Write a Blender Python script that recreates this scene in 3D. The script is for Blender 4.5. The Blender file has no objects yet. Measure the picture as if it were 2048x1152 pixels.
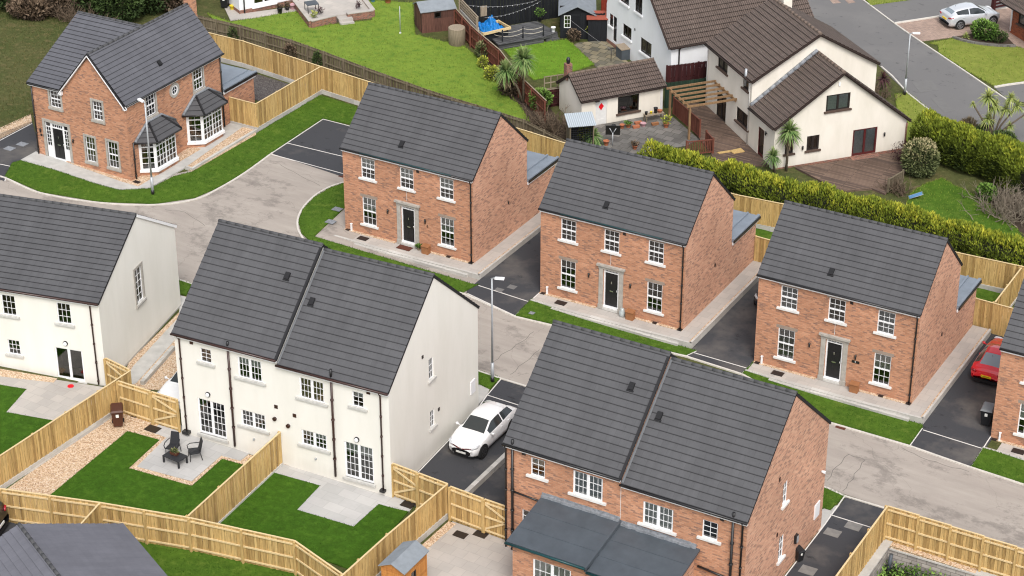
import bpy, math, random
import numpy as np
from mathutils import Vector, Matrix
random.seed(7); RNG = np.random.default_rng(7)
SC = bpy.context.scene; COL = SC.collection
# ------------------------------------------------------------------ camera (recovered from the photograph)
CP = Vector((48.2279, -87.8284, 53.9617)); YAW, PIT, ROL, FOC = .5173, .4923, -.0009, 4240.28
_f = Vector((-math.sin(YAW)*math.cos(PIT), math.cos(YAW)*math.cos(PIT), -math.sin(PIT)))
_x = Vector((math.cos(YAW), math.sin(YAW), 0)); _u = _x.cross(_f)
CX = _x*math.cos(ROL)+_u*math.sin(ROL); CU = _u*math.cos(ROL)-_x*math.sin(ROL)
cam = bpy.data.cameras.new("camera"); cam.lens = FOC*36/2048; cam.sensor_width = 36; cam.clip_start = 1; cam.clip_end = 3000
co = bpy.data.objects.new("camera", cam); COL.objects.link(co); SC.camera = co
co.matrix_world = Matrix(((CX.x, CU.x, -_f.x, CP.x), (CX.y, CU.y, -_f.y, CP.y), (CX.z, CU.z, -_f.z, CP.z), (0, 0, 0, 1)))
SC.view_settings.view_transform = 'Standard'; SC.view_settings.look = 'None'; SC.view_settings.exposure = 0
SC.cycles.filter_width = 1.15; SC.cycles.max_bounces = 6; SC.cycles.transparent_max_bounces = 8
def gz(x, y=0): return -0.05-0.03*x                      # the whole site falls gently along x
def at(px, py, dz=0, z=None):                            # a pixel of the photo as a point of the sloping site
    d = _f+CX*((px-1024)/FOC)-CU*((py-576)/FOC)
    k = (z-CP.z)/d.z if z is not None else (-0.05+dz-0.03*CP.x-CP.z)/(d.z+0.03*d.x)
    return CP+d*k
def Z(ox, oy, s): return lambda a, b, dz=0: at(ox+a*s, oy+b*s, dz)
# ------------------------------------------------------------------ materials
class NT:
    def __init__(s, name, rough=.8, spec=.3):
        s.m = bpy.data.materials.new(name); s.m.use_nodes = True; s.t = s.m.node_tree; s.n = s.t.nodes; s.l = s.t.links
        s.b = s.n['Principled BSDF']; s.b.inputs['Roughness'].default_value = rough; s.b.inputs['Specular IOR Level'].default_value = spec
    def node(s, typ, **k):
        n = s.n.new(typ)
        for a, v in k.items():
            if a.startswith('_'): n.inputs[a[1:].replace('__', ' ')].default_value = v
            else: setattr(n, a, v)
        return n
    def link(s, a, b): s.l.new(a, b)
    def coord(s, kind='UV'): return s.node('ShaderNodeTexCoord').outputs[kind]
    def noise(s, vec, scale, detail=3, rough=.6):
        n = s.node('ShaderNodeTexNoise', _Scale=scale, _Detail=detail, _Roughness=rough); s.link(vec, n.inputs['Vector']); return n.outputs['Fac']
    def ramp(s, fac, stops):
        r = s.node('ShaderNodeValToRGB'); e = r.color_ramp.elements
        while len(e) < len(stops): e.new(.5)
        for i, (p, c) in enumerate(stops):
            e[i].position = p; e[i].color = (*c, 1) if not isinstance(c, (int, float)) else (c, c, c, 1)
        s.link(fac, r.inputs['Fac']); return r.outputs['Color']
    def mix(s, fac, a, b, mode='MIX'):
        n = s.node('ShaderNodeMix', data_type='RGBA', blend_type=mode)
        for sock, v in ((n.inputs['Factor'], fac), (n.inputs[6], a), (n.inputs[7], b)):
            if hasattr(v, 'is_output'): s.link(v, sock)
            elif isinstance(v, (tuple, list)): sock.default_value = (*v, 1)
            else: sock.default_value = v
        return n.outputs[2]
    def math(s, op, a, b=0):
        n = s.node('ShaderNodeMath', operation=op)
        for i, v in enumerate((a, b)):
            if hasattr(v, 'is_output'): s.link(v, n.inputs[i])
            else: n.inputs[i].default_value = v
        return n.outputs[0]
    def sep(s, v):
        n = s.node('ShaderNodeSeparateXYZ'); s.link(v, n.inputs[0]); return n.outputs
    def scale(s, v, sc):
        n = s.node('ShaderNodeVectorMath', operation='MULTIPLY'); s.link(v, n.inputs[0]); n.inputs[1].default_value = sc; return n.outputs[0]
    def color(s, c):
        if hasattr(c, 'is_output'): s.link(c, s.b.inputs['Base Color'])
        else: s.b.inputs['Base Color'].default_value = (*c, 1)
    def bump(s, h, strength=.3, dist=.02):
        n = s.node('ShaderNodeBump', _Strength=strength, _Distance=dist); s.link(h, n.inputs['Height']); s.link(n.outputs[0], s.b.inputs['Normal'])
MAT = {}
def plain(name, c, rough=.6, spec=.3, var=.12, sc=3, metal=0):
    t = NT(name, rough, spec); v = t.noise(t.coord('Object'), sc, 4)
    t.color(t.mix(1, c, t.ramp(v, [(.3, 1-var), (.7, 1+0*var)]), 'MULTIPLY')); t.b.inputs['Metallic'].default_value = metal
    MAT[name] = t.m; return t
def isl(t): return t.node('ShaderNodeNewGeometry').outputs['Random Per Island']
def brick(name, cols, mort, bw=.225, rh=.075, ms=.008, stain=.25):
    t = NT(name, .9, .2); uv = t.coord()
    b = t.node('ShaderNodeTexBrick', _Scale=1.0, offset=.5); t.link(uv, b.inputs['Vector'])
    b.inputs['Color1'].default_value = (0, 0, 0, 1); b.inputs['Color2'].default_value = (1, 1, 1, 1); b.inputs['Mortar'].default_value = (.5, .5, .5, 1)
    b.inputs['Mortar Size'].default_value = ms; b.inputs['Mortar Smooth'].default_value = .3; b.inputs['Brick Width'].default_value = bw; b.inputs['Row Height'].default_value = rh
    n = t.noise(t.scale(uv, (3.0, 11, 1)), 1.2, 3, .6)
    f = t.math('ADD', t.math('MULTIPLY', b.outputs['Color'], .66), t.math('MULTIPLY', n, .56)); c = t.ramp(f, cols)
    c = t.mix(b.outputs['Fac'], c, mort)
    big = t.noise(uv, .35, 4); c = t.mix(1, c, t.ramp(big, [(.3, (1-stain, 1-stain, 1-stain)), (.7, (1.0, 1.0, 1.0))]), 'MULTIPLY')
    t.color(c); t.bump(b.outputs['Fac'], -.3, .01); MAT[name] = t.m; return t
BC = [(.28, (.64, .335, .21)), (.52, (.585, .285, .17)), (.74, (.50, .235, .14)), (.84, (.38, .20, .135)), (.98, (.27, .155, .125))]
brick('brick', BC, (.45, .28, .18))
brick('brick_pale', [(.3, (.73, .43, .295)), (.55, (.68, .37, .25)), (.76, (.60, .315, .215)), (.86, (.41, .225, .16)), (.99, (.31, .185, .145))], (.52, .35, .25))
brick('brick_red', [(.3, (.42, .12, .05)), (.6, (.36, .10, .045)), (.9, (.22, .07, .04))], (.3, .15, .1))
brick('garden_brick', [(.3, (.36, .14, .09)), (.6, (.28, .11, .08)), (.9, (.15, .08, .06))], (.35, .3, .25))
brick('stone_block', [(.3, (.50, .46, .42)), (.6, (.42, .38, .35)), (.9, (.30, .27, .26))], (.20, .18, .16), .45, .2, .015)
brick('concrete_block', [(.3, (.62, .60, .56)), (.6, (.56, .54, .50)), (.9, (.48, .46, .43))], (.40, .38, .35), .9, .45, .008)
brick('paving', [(.3, (.52, .475, .43)), (.6, (.49, .45, .41)), (.9, (.46, .425, .39))], (.40, .37, .335), .6, .6, .010, .2)
brick('paving_grey', [(.3, (.54, .525, .505)), (.6, (.51, .495, .48)), (.9, (.47, .46, .445))], (.41, .40, .385), .9, .6, .010, .2)
brick('paving_old', [(.3, (.34, .29, .19)), (.6, (.27, .24, .17)), (.9, (.16, .15, .12))], (.12, .11, .08), .6, .6, .03, .4)
brick('paving_dark', [(.3, (.25, .23, .21)), (.6, (.20, .19, .175)), (.9, (.14, .13, .12))], (.11, .10, .09), .6, .6, .02, .4)
brick('block_paving', [(.3, (.50, .36, .29)), (.6, (.43, .31, .25)), (.9, (.34, .25, .21))], (.28, .21, .17), .2, .1, .01)
brick('decking', [(.3, (.24, .165, .125)), (.6, (.185, .125, .095)), (.9, (.12, .085, .07))], (.06, .045, .035), 3.0, .14, .014, .45)
brick('grey_decking', [(.3, (.16, .16, .16)), (.6, (.12, .12, .125)), (.9, (.08, .08, .085))], (.03, .03, .03), 3.0, .14, .014, .4)
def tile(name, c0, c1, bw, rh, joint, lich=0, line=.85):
    t = NT(name, .72, .35); uv = t.coord()
    b = t.node('ShaderNodeTexBrick', _Scale=1.0, offset=.5); t.link(uv, b.inputs['Vector'])
    for k, v in (('Color1', (0, 0, 0, 1)), ('Color2', (1, 1, 1, 1)), ('Mortar', (0, 0, 0, 1))): b.inputs[k].default_value = v
    b.inputs['Mortar Size'].default_value = joint; b.inputs['Mortar Smooth'].default_value = .2; b.inputs['Brick Width'].default_value = bw; b.inputs['Row Height'].default_value = rh
    n = t.noise(uv, 9, 5, .75); n2 = t.noise(uv, .45, 4)
    c = t.mix(t.math('ADD', t.math('MULTIPLY', b.outputs['Color'], .26), t.math('MULTIPLY', n, .75)), c0, c1)
    v_ = t.math('FRACT', t.math('DIVIDE', t.sep(uv)[1], rh)); c = t.mix(t.ramp(v_, [(.0, line), (.10, line*.4), (.14, 0)]), c, (c0[0]*.22, c0[1]*.22, c0[2]*.22)); c = t.mix(t.math('MULTIPLY', b.outputs['Fac'], .45), c, (c0[0]*.35, c0[1]*.35, c0[2]*.35))  # dark line at each course foot: shade of the overlap painted into the colour
    c = t.mix(1, c, t.ramp(n2, [(.3, .84), (.7, 1.04)]), 'MULTIPLY'); c = t.mix(1, c, t.ramp(t.noise(t.scale(uv, (2.2, .3, 1)), 1.0, 5, .7), [(.35, .90), (.65, 1.06)]), 'MULTIPLY')
    if lich:
        s = t.noise(uv, 5.5, 3, .5); c = t.mix(t.ramp(s, [(.70, 0), (.76, lich)]), c, (.52, .48, .38))
    t.color(c); t.bump(n, .25, .01); MAT[name] = t.m; return t
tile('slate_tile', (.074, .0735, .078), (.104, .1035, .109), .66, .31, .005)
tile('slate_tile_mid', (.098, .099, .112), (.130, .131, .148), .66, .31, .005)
tile('slate_tile_pale', (.125, .125, .145), (.165, .165, .19), .66, .31, .004, line=0)
t = tile('brown_tile', (.115, .085, .07), (.21, .155, .13), .30, .34, .0, .7)
u = t.sep(t.coord())[0]; sw = t.math('SINE', t.math('MULTIPLY', u, 2*math.pi/.15))
cc = t.b.inputs['Base Color'].links[0].from_socket; t.color(t.mix(1, cc, t.ramp(t.math('ADD', t.math('MULTIPLY', sw, .5), .5), [(.08, .45), (.45, 1.0)]), 'MULTIPLY')); t.bump(sw, .9, .03)
plain('tile_edge', (.018, .018, .02), .8); plain('brown_edge', (.035, .022, .018), .8)
plain('ridge_tile', (.088, .088, .092), .8, var=.25, sc=6); plain('brown_ridge', (.20, .15, .12), .9, var=.4, sc=5)
def render_mat(name, c, dirt=.1):
    t = NT(name, .95, .1); o = t.coord('Object'); n = t.noise(t.scale(o, (1, 1, .35)), .9, 5, .6)
    x = t.mix(1, c, t.ramp(n, [(.3, (1-dirt, 1-dirt, 1-dirt*1.2)), (.62, (1, 1, 1))]), 'MULTIPLY')
    z = t.sep(o)[2]; x = t.mix(t.ramp(t.math('ADD', z, t.math('MULTIPLY', n, .5)), [(.25, .22), (.75, 0)]), x, (.42, .38, .32)); x = t.mix(1, x, t.ramp(t.noise(t.scale(o, (3, 3, .25)), 1.2, 4, .6), [(.3, .985), (.6, 1.0)]), 'MULTIPLY')
    t.color(x); t.bump(t.noise(o, 60, 2), .15, .003); MAT[name] = t.m
render_mat('cream_render', (.81, .785, .725), .06); render_mat('old_cream_render', (.80, .745, .66), .12); render_mat('white_render', (.84, .85, .87), .07)
plain('upvc', (.86, .86, .87), .35, .5, .04); plain('white_sill', (.74, .73, .71), .8, var=.15); plain('stone_sill', (.60, .585, .55), .9, var=.25, sc=5)
plain('stone_surround', (.46, .43, .385), .9, var=.3, sc=4); plain('plinth_band', (.50, .48, .44), .9, var=.2)
plain('lintel_stone', (.34, .27, .22), .9, var=.25); plain('black_plastic', (.016, .015, .016), .35, .5); plain('brown_plastic', (.045, .018, .014), .35, .5)
plain('black_door', (.012, .012, .014), .3, .5); plain('dark_frame', (.03, .024, .022), .4); plain('red_frame', (.10, .02, .02), .4); plain('brown_sill', (.10, .065, .05), .8)
plain('chrome', (.7, .7, .7), .25, metal=1); plain('lead_dark', (.15, .155, .165), .6); plain('tarmac_crack', (.16, .145, .13), .95); plain('cover_grey', (.25, .24, .225), .9, var=.3); plain('tarmac_patch', (.175, .17, .165), .9); plain('lead', (.30, .315, .34), .6, var=.45, sc=7); plain('galvanised', (.46, .48, .50), .45, var=.15, metal=.3)
plain('flat_roof', (.235, .27, .315), .55, var=.22, sc=1.2); plain('flat_roof_dark', (.078, .092, .108), .5, .4, var=.25, sc=1.5); plain('felt', (.25, .275, .30), .85, var=.2)
plain('teal_gutter', (.01, .05, .055), .3); plain('dark_room', (.02, .02, .02), .9); plain('blind', (.74, .73, .69), .9, var=.05); plain('blind_tan', (.42, .33, .17), .9, var=.1); plain('curtain_grey', (.66, .67, .68), .9, var=.35, sc=9)
plain('concrete', (.52, .505, .475), .9, var=.22, sc=2); plain('kerb_stone', (.66, .62, .56), .9, var=.2, sc=3); plain('white_edge', (.74, .71, .67), .8)
plain('terracotta', (.45, .16, .08), .8); plain('pink_pot', (.55, .33, .36), .8); plain('yellow_pot', (.75, .6, .04), .6); plain('rattan', (.035, .036, .04), .6, var=.4, sc=40); plain('yellow_plate', (.85, .60, .03), .4); plain('white_plate', (.8, .8, .76), .4)
plain('lamp_red', (.35, .01, .02), .2, .6); plain('lamp_clear', (.6, .62, .64), .12, .8); plain('tyre', (.018, .018, .019), .8); plain('wheel_alloy', (.38, .385, .40), .35, metal=.7); plain('wheel_black', (.03, .03, .033), .4)
plain('tarp', (.01, .22, .62), .5, var=.5, sc=5); plain('red_plastic', (.55, .02, .04), .4); plain('blue_plastic', (.12, .28, .5), .4); plain('rope', (.55, .50, .42), .9); plain('glass_jar', (.45, .5, .5), .1, .8); plain('dusty', (.3,.27,.24), .9)
plain('mat_brown', (.12, .04, .025), 1)
plain('bin_brown', (.085, .032, .02), .45); plain('bin_black', (.02, .02, .022), .4); plain('bin_grey', (.18, .19, .2), .4); plain('orange_wood', (.52, .22, .06), .7, var=.3, sc=6); plain('parcel_wood', (.34, .15, .065), .7, var=.2)
plain('corrugated', (.42, .48, .53), .5, var=.35, sc=4, metal=.2); plain('black_paint', (.018, .020, .024), .8, var=.3); plain('red_felt', (.33, .085, .055), .9); plain('red_sign', (.72, .01, .02), .5); plain('cable', (.3, .3, .3), .7)
plain('bark', (.16, .125, .09), .95, var=.5, sc=8); plain('twig', (.20, .145, .10), .95, var=.5, sc=6); plain('pale_twig', (.30, .25, .19), .95, var=.4, sc=6); plain('soil', (.07, .05, .035), 1, var=.4, sc=3)
t = NT('corr_sheet', .5, .4); MAT['corr_sheet'] = t.m; u = t.sep(t.coord())[0]; sw = t.math('SINE', t.math('MULTIPLY', u, 50)); t.color(t.ramp(t.math('ADD', t.math('MULTIPLY', sw, .5), .5), [(.1, (.30, .34, .37)), (.8, (.44, .49, .53))])); t.bump(sw, .3, .01)
def wood(name, ca, cb, cd, gr=.5):
    t = NT(name, .85, .2); o = t.coord('Object'); r = isl(t); c = t.ramp(r, [(0, ca), (.5, cb), (1, cd)])
    n = t.noise(t.scale(o, (14, 14, .9)), 1.5, 4, .7); c = t.mix(1, c, t.ramp(n, [(.3, 1-gr), (.6, 1.0)]), 'MULTIPLY')
    k = t.noise(o, 5, 2); c = t.mix(t.ramp(k, [(.62, 0), (.70, gr*.5)]), c, (ca[0]*.45, ca[1]*.38, ca[2]*.35))
    t.color(c); t.bump(n, .3, .004); MAT[name] = t.m
wood('new_timber', (.59, .385, .15), (.65, .45, .19), (.38, .24, .09), .48); wood('new_timber_pale', (.68, .51, .27), (.74, .57, .32), (.60, .44, .22), .2); wood('old_timber', (.17, .135, .09), (.23, .19, .13), (.13, .10, .065), .55)
wood('red_timber', (.17, .055, .035), (.21, .075, .05), (.13, .045, .032), .5); wood('black_timber', (.014, .016, .019), (.02, .022, .026), (.012, .013, .016), .4); wood('weathered', (.30, .24, .17), (.38, .31, .23), (.25, .19, .14), .45)
wood('maroon_timber', (.055, .016, .018), (.075, .022, .022), (.045, .014, .015), .5); wood('green_timber', (.02, .045, .028), (.03, .06, .04), (.02, .04, .025), .4); wood('shed_wood', (.13, .06, .045), (.17, .08, .06), (.10, .05, .04), .6)
wood('cedar', (.50, .21, .055), (.56, .25, .07), (.44, .18, .05), .35); wood('pergola_wood', (.27, .16, .085), (.31, .19, .10), (.23, .135, .07), .45); wood('rough_red', (.30, .035, .02), (.34, .05, .03), (.22, .03, .02), .5)
def asphalt(name, a, b, dry, dryamt=.6, sc=.35):
    t = NT(name, .85, .25); o = t.coord('Object'); fine = t.noise(o, 38, 3, .8); c = t.mix(fine, a, b)
    n = t.noise(o, sc, 5, .6); c = t.mix(t.ramp(n, [(.5, 0), (.72, dryamt)]), c, dry)
    n3 = t.noise(t.scale(o, (1.0, 1.4, 1)), 1.3, 6, .7); c = t.mix(t.ramp(n3, [(.60, 0), (.68, .65)]), c, (a[0]*.5, a[1]*.5, a[2]*.5))
    t.color(c); t.bump(fine, .3, .004); MAT[name] = t.m
asphalt('drive_tarmac', (.038, .039, .044), (.070, .071, .077), (.19, .17, .15), .6, .34)
asphalt('old_road', (.13, .125, .125), (.19, .185, .18), (.22, .21, .20), .5, .2)
t = NT('estate_road', .92, .15); MAT['estate_road'] = t.m; o = t.coord('Object'); fine = t.noise(o, 30, 4, .8); c = t.mix(fine, (.28, .245, .215), (.40, .355, .315))
n = t.noise(t.scale(o, (.35, 1, 1)), .9, 6, .65); c = t.mix(t.ramp(n, [(.35, 0), (.75, .6)]), c, (.47, .42, .37))
n = t.noise(t.scale(o, (.12, 2.2, 1)), .8, 6, .7); c = t.mix(1, c, t.ramp(n, [(.35, .93), (.62, 1.04)]), 'MULTIPLY'); n = t.noise(t.scale(o, (.8, 1.1, 1)), .42, 10, .78); c = t.mix(t.ramp(n, [(.52, 0), (.57, .42), (.66, .75)]), c, (.17, .15, .135))
v = t.node('ShaderNodeTexVoronoi', feature='DISTANCE_TO_EDGE', _Scale=.22); w = t.node('ShaderNodeVectorMath', operation='ADD'); nn = t.node('ShaderNodeTexNoise', _Scale=.9, _Detail=4); t.link(o, nn.inputs['Vector']); t.link(o, w.inputs[0]); t.link(t.scale(nn.outputs['Color'], (1.2, 1.2, 0)), w.inputs[1]); t.link(w.outputs[0], v.inputs['Vector'])
c = t.mix(t.ramp(v.outputs['Distance'], [(.0, .4), (.004, 0)]), c, (.16, .145, .13)); t.color(c); t.bump(fine, .3, .004)
def gravel(name, cs):
    t = NT(name, .95, .1); v = t.node('ShaderNodeTexVoronoi', _Scale=22); t.link(t.coord('Object'), v.inputs['Vector'])
    s = t.sep(v.outputs['Color'])[0]; t.color(t.ramp(s, [(0, cs[0]), (.4, cs[1]), (.8, cs[2]), (1, cs[3])])); t.bump(v.outputs['Distance'], .8, .02); MAT[name] = t.m
gravel('gravel', [(.30, .19, .115), (.55, .385, .25), (.64, .49, .35), (.72, .63, .51)]); gravel('dark_gravel', [(.05, .045, .045), (.09, .08, .08), (.13, .12, .115), (.17, .16, .15)])
def grass(name, a, b, c_, dry, damt, sc=.5):
    t = NT(name, .95, .1); o = t.coord('Object'); f = t.noise(o, 14, 6, .8); g = t.noise(o, sc, 5, .6)
    c = t.mix(t.ramp(f, [(.32, 0), (.68, 1)]), a, b); c = t.mix(t.ramp(g, [(.38, 0), (.62, 1)]), c, t.mix(f, c_, b)); n = t.noise(o, 1.6, 5, .7)
    c = t.mix(t.ramp(n, [(.52, 0), (.66, damt)]), c, dry); c = t.mix(1, c, t.ramp(t.noise(o, 3.2, 6, .75), [(.3, .68), (.7, 1.18)]), 'MULTIPLY'); t.color(c); t.bump(f, .8, .05); MAT[name] = t.m
grass('turf', (.036, .088, .009), (.095, .175, .020), (.065, .13, .013), (.15, .19, .035), .35)
grass('artificial_turf', (.030, .082, .007), (.062, .140, .012), (.042, .105, .009), (.085, .155, .018), .35)
grass('garden_grass', (.10, .185, .020), (.24, .325, .050), (.15, .24, .030), (.07, .155, .020), .8, .22)
grass('bright_grass', (.085, .19, .014), (.17, .295, .030), (.12, .235, .02), (.07, .17, .014), .5)
grass('verge_grass', (.15, .19, .03), (.27, .30, .065), (.20, .235, .04), (.10, .155, .02), .6)
grass('rough_grass', (.045, .062, .018), (.10, .115, .038), (.10, .09, .04), (.16, .12, .06), .5, .3)
def blades(name, a, b):
    t = NT(name, .9, .1); t.color(t.ramp(isl(t), [(0, a), (1, b)])); MAT[name] = t.m
blades('turf_blade', (.03, .08, .008), (.09, .17, .02)); blades('art_blade', (.024, .068, .006), (.065, .14, .014)); blades('garden_blade', (.10, .17, .02), (.26, .33, .06)); blades('rough_blade', (.06, .075, .02), (.16, .14, .06))
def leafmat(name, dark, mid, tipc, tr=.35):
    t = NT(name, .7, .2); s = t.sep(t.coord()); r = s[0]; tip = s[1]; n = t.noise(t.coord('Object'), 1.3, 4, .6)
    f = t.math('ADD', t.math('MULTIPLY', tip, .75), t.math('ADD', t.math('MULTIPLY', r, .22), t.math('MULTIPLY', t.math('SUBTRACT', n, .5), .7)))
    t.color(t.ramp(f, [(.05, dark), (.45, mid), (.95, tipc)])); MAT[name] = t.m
leafmat('hedge_leaf', (.022, .035, .008), (.19, .24, .025), (.62, .57, .06)); leafmat('hedge_leaf_dull', (.018, .026, .010), (.075, .105, .02), (.25, .26, .05))
leafmat('bush_leaf', (.03, .045, .018), (.16, .18, .07), (.42, .34, .20)); leafmat('green_leaf', (.02, .045, .01), (.10, .19, .03), (.26, .40, .09)); leafmat('dark_leaf', (.018, .03, .01), (.055, .09, .025), (.14, .18, .06))
leafmat('yellow_leaf', (.10, .13, .02), (.35, .38, .05), (.60, .60, .10)); leafmat('brown_leaf', (.04, .03, .02), (.15, .105, .07), (.30, .22, .15)); leafmat('palm_leaf', (.03, .055, .02), (.10, .19, .05), (.30, .36, .14)); leafmat('dead_leaf', (.10, .075, .045), (.22, .17, .10), (.34, .27, .17)); leafmat('purple_leaf', (.03, .012, .015), (.07, .03, .035), (.13, .06, .06))
leafmat('palm_leaf_yellow', (.05, .07, .02), (.20, .26, .06), (.50, .52, .18))
def paint(name, c, metal=0.0):
    t = NT(name, .28, .5); t.color(c); t.b.inputs['Coat Weight'].default_value = .8; t.b.inputs['Coat Roughness'].default_value = .05; t.b.inputs['Metallic'].default_value = metal; MAT[name] = t.m
paint('white_paint', (.80, .80, .80)); paint('red_paint', (.68, .010, .022)); paint('silver_paint', (.68, .70, .73), .35); paint('navy_paint', (.012, .018, .03)); paint('blue_paint', (.02, .06, .2)); paint('black_car_paint', (.012, .012, .014))
t = NT('car_glass', .06, .6); t.color((.03, .036, .038)); MAT['car_glass'] = t.m
t = NT('car_glass_pale', .12, .6); t.color((.22, .26, .29)); MAT['car_glass_pale'] = t.m
t = NT('window_glass', .03, .5); MAT['window_glass'] = t.m; t.color((.02, .022, .025)); tr = t.node('ShaderNodeBsdfTransparent'); tr.inputs[0].default_value = (.72, .76, .76, 1); gl = t.node('ShaderNodeBsdfGlossy'); gl.inputs['Roughness'].default_value = .02; fr = t.node('ShaderNodeFresnel'); fr.inputs[0].default_value = 1.75; fr_o = t.math('ADD', fr.outputs[0], .07)
ms = t.node('ShaderNodeMixShader'); t.link(fr_o, ms.inputs[0]); t.link(tr.outputs[0], ms.inputs[1]); t.link(gl.outputs[0], ms.inputs[2]); t.link(ms.outputs[0], t.n['Material Output'].inputs[0])
# ------------------------------------------------------------------ mesh helpers
class MB:
    def __init__(s): s.v = []; s.f = []; s.m = []; s.uv = []; s.sm = []
    def face(s, pts, m=0, uv=None, smooth=False):
        i = len(s.v); s.v += [tuple(p) for p in pts]; s.f.append(tuple(range(i, i+len(pts)))); s.m.append(m); s.uv.append(uv); s.sm.append(smooth)
    def box(s, x0, x1, y0, y1, z0, z1, m=0, top=None):
        if x0 > x1: x0, x1 = x1, x0
        if y0 > y1: y0, y1 = y1, y0
        p = [(x0, y0, z0), (x1, y0, z0), (x1, y1, z0), (x0, y1, z0), (x0, y0, z1), (x1, y0, z1), (x1, y1, z1), (x0, y1, z1)]; s.hexa(p, m, top)
    def hexa(s, p, m=0, top=None):
        i = len(s.v); s.v += [tuple(q) for q in p]
        for k, q in enumerate(((0, 3, 2, 1), (4, 5, 6, 7), (0, 1, 5, 4), (1, 2, 6, 5), (2, 3, 7, 6), (3, 0, 4, 7))):
            s.f.append(tuple(i+a for a in q)); s.m.append(top if (k == 1 and top is not None) else m); s.uv.append(None); s.sm.append(False)
    def beam(s, a, b, w, h, m=0, up=(0, 0, 1)):                     # a bar with rectangular section from a to b
        a = Vector(a); b = Vector(b); d = (b-a).normalized(); up = Vector(up)
        if abs(d.dot(up)) > .98: up = Vector((1, 0, 0))
        r = d.cross(up).normalized()*w/2; u2 = r.cross(d).normalized()*h/2
        s.hexa([a-r-u2, a+r-u2, b+r-u2, b-r-u2, a-r+u2, a+r+u2, b+r+u2, b-r+u2], m)
    def tube(s, pts, r, n=8, m=0, caps=True):
        pts = [Vector(p) for p in pts]; rs = r if isinstance(r, (list, tuple)) else [r]*len(pts); i0 = len(s.v); prev = None
        for k, p in enumerate(pts):
            d = (pts[min(k+1, len(pts)-1)]-pts[max(k-1, 0)]).normalized(); ref = prev or (Vector((0, 0, 1)) if abs(d.z) < .9 else Vector((1, 0, 0)))
            a = d.cross(ref).normalized(); b = a.cross(d).normalized(); prev = b
            for j in range(n):
                t = 2*math.pi*j/n; s.v.append(tuple(p+(a*math.cos(t)+b*math.sin(t))*rs[k]))
        for k in range(len(pts)-1):
            for j in range(n):
                j2 = (j+1) % n; s.f.append((i0+k*n+j, i0+k*n+j2, i0+(k+1)*n+j2, i0+(k+1)*n+j)); s.m.append(m); s.uv.append(None); s.sm.append(True)
        if caps:
            for base in (i0, i0+(len(pts)-1)*n): s.f.append(tuple(base+j for j in (range(n) if base != i0 else reversed(range(n))))); s.m.append(m); s.uv.append(None); s.sm.append(False)
    def lathe(s, prof, n=16, m=0, c=(0, 0, 0)):
        i0 = len(s.v)
        for r, z in prof:
            for j in range(n): t = 2*math.pi*j/n; s.v.append((c[0]+r*math.cos(t), c[1]+r*math.sin(t), c[2]+z))
        for k in range(len(prof)-1):
            for j in range(n):
                j2 = (j+1) % n; s.f.append((i0+k*n+j, i0+k*n+j2, i0+(k+1)*n+j2, i0+(k+1)*n+j)); s.m.append(m); s.uv.append(None); s.sm.append(True)
        k = len(prof)-1; s.f.append(tuple(i0+k*n+j for j in range(n))); s.m.append(m); s.uv.append(None); s.sm.append(False)
    def mesh(s, name, mats):
        me = bpy.data.meshes.new(name); me.from_pydata(s.v, [], s.f); me.materials.clear()
        for x in mats: me.materials.append(MAT[x])
        uvl = me.uv_layers.new(name='UVMap').data
        for p, mi, uv, sm in zip(me.polygons, s.m, s.uv, s.sm):
            p.material_index = mi; p.use_smooth = sm
            if uv:
                for li, w in zip(p.loop_indices, uv): uvl[li].uv = w
            else:
                n = p.normal
                if abs(n.z) > .9: h, v = Vector((1, 0, 0)), Vector((0, 1, 0))
                else:
                    h = Vector((0, 0, 1)).cross(n).normalized(); v = n.cross(h)
                    if h.x+h.y*.99 < 0: h = -h
                for li in p.loop_indices: q = me.vertices[me.loops[li].vertex_index].co; uvl[li].uv = (q.dot(h), q.dot(v))
        return me
    def build(s, name, mats, parent=None, loc=None, rz=0, **tagk):
        if isinstance(mats, str): mats = [mats]
        if not s.f: return None
        return obj(name, s.mesh(name, mats), parent, loc, rz, **tagk)
def obj(name, me, parent=None, loc=None, rz=0, label=None, cat=None, group=None, kind=None):
    o = bpy.data.objects.new(name, me); COL.objects.link(o)
    if parent: o.parent = parent
    if loc is not None: o.location = loc
    o.rotation_euler = (0, 0, rz)
    for k, v in (('label', label), ('category', cat), ('group', group), ('kind', kind)):
        if v: o[k] = v
    return o
def thing(name, label, cat, loc=(0, 0, 0), rz=0, group=None): return obj(name, None, None, loc, rz, label, cat, group)
def copy_tree(o, parent=None):
    c = o.copy(); COL.objects.link(c); c.parent = parent
    for ch in list(o.children): copy_tree(ch, c)
    return c
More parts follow.
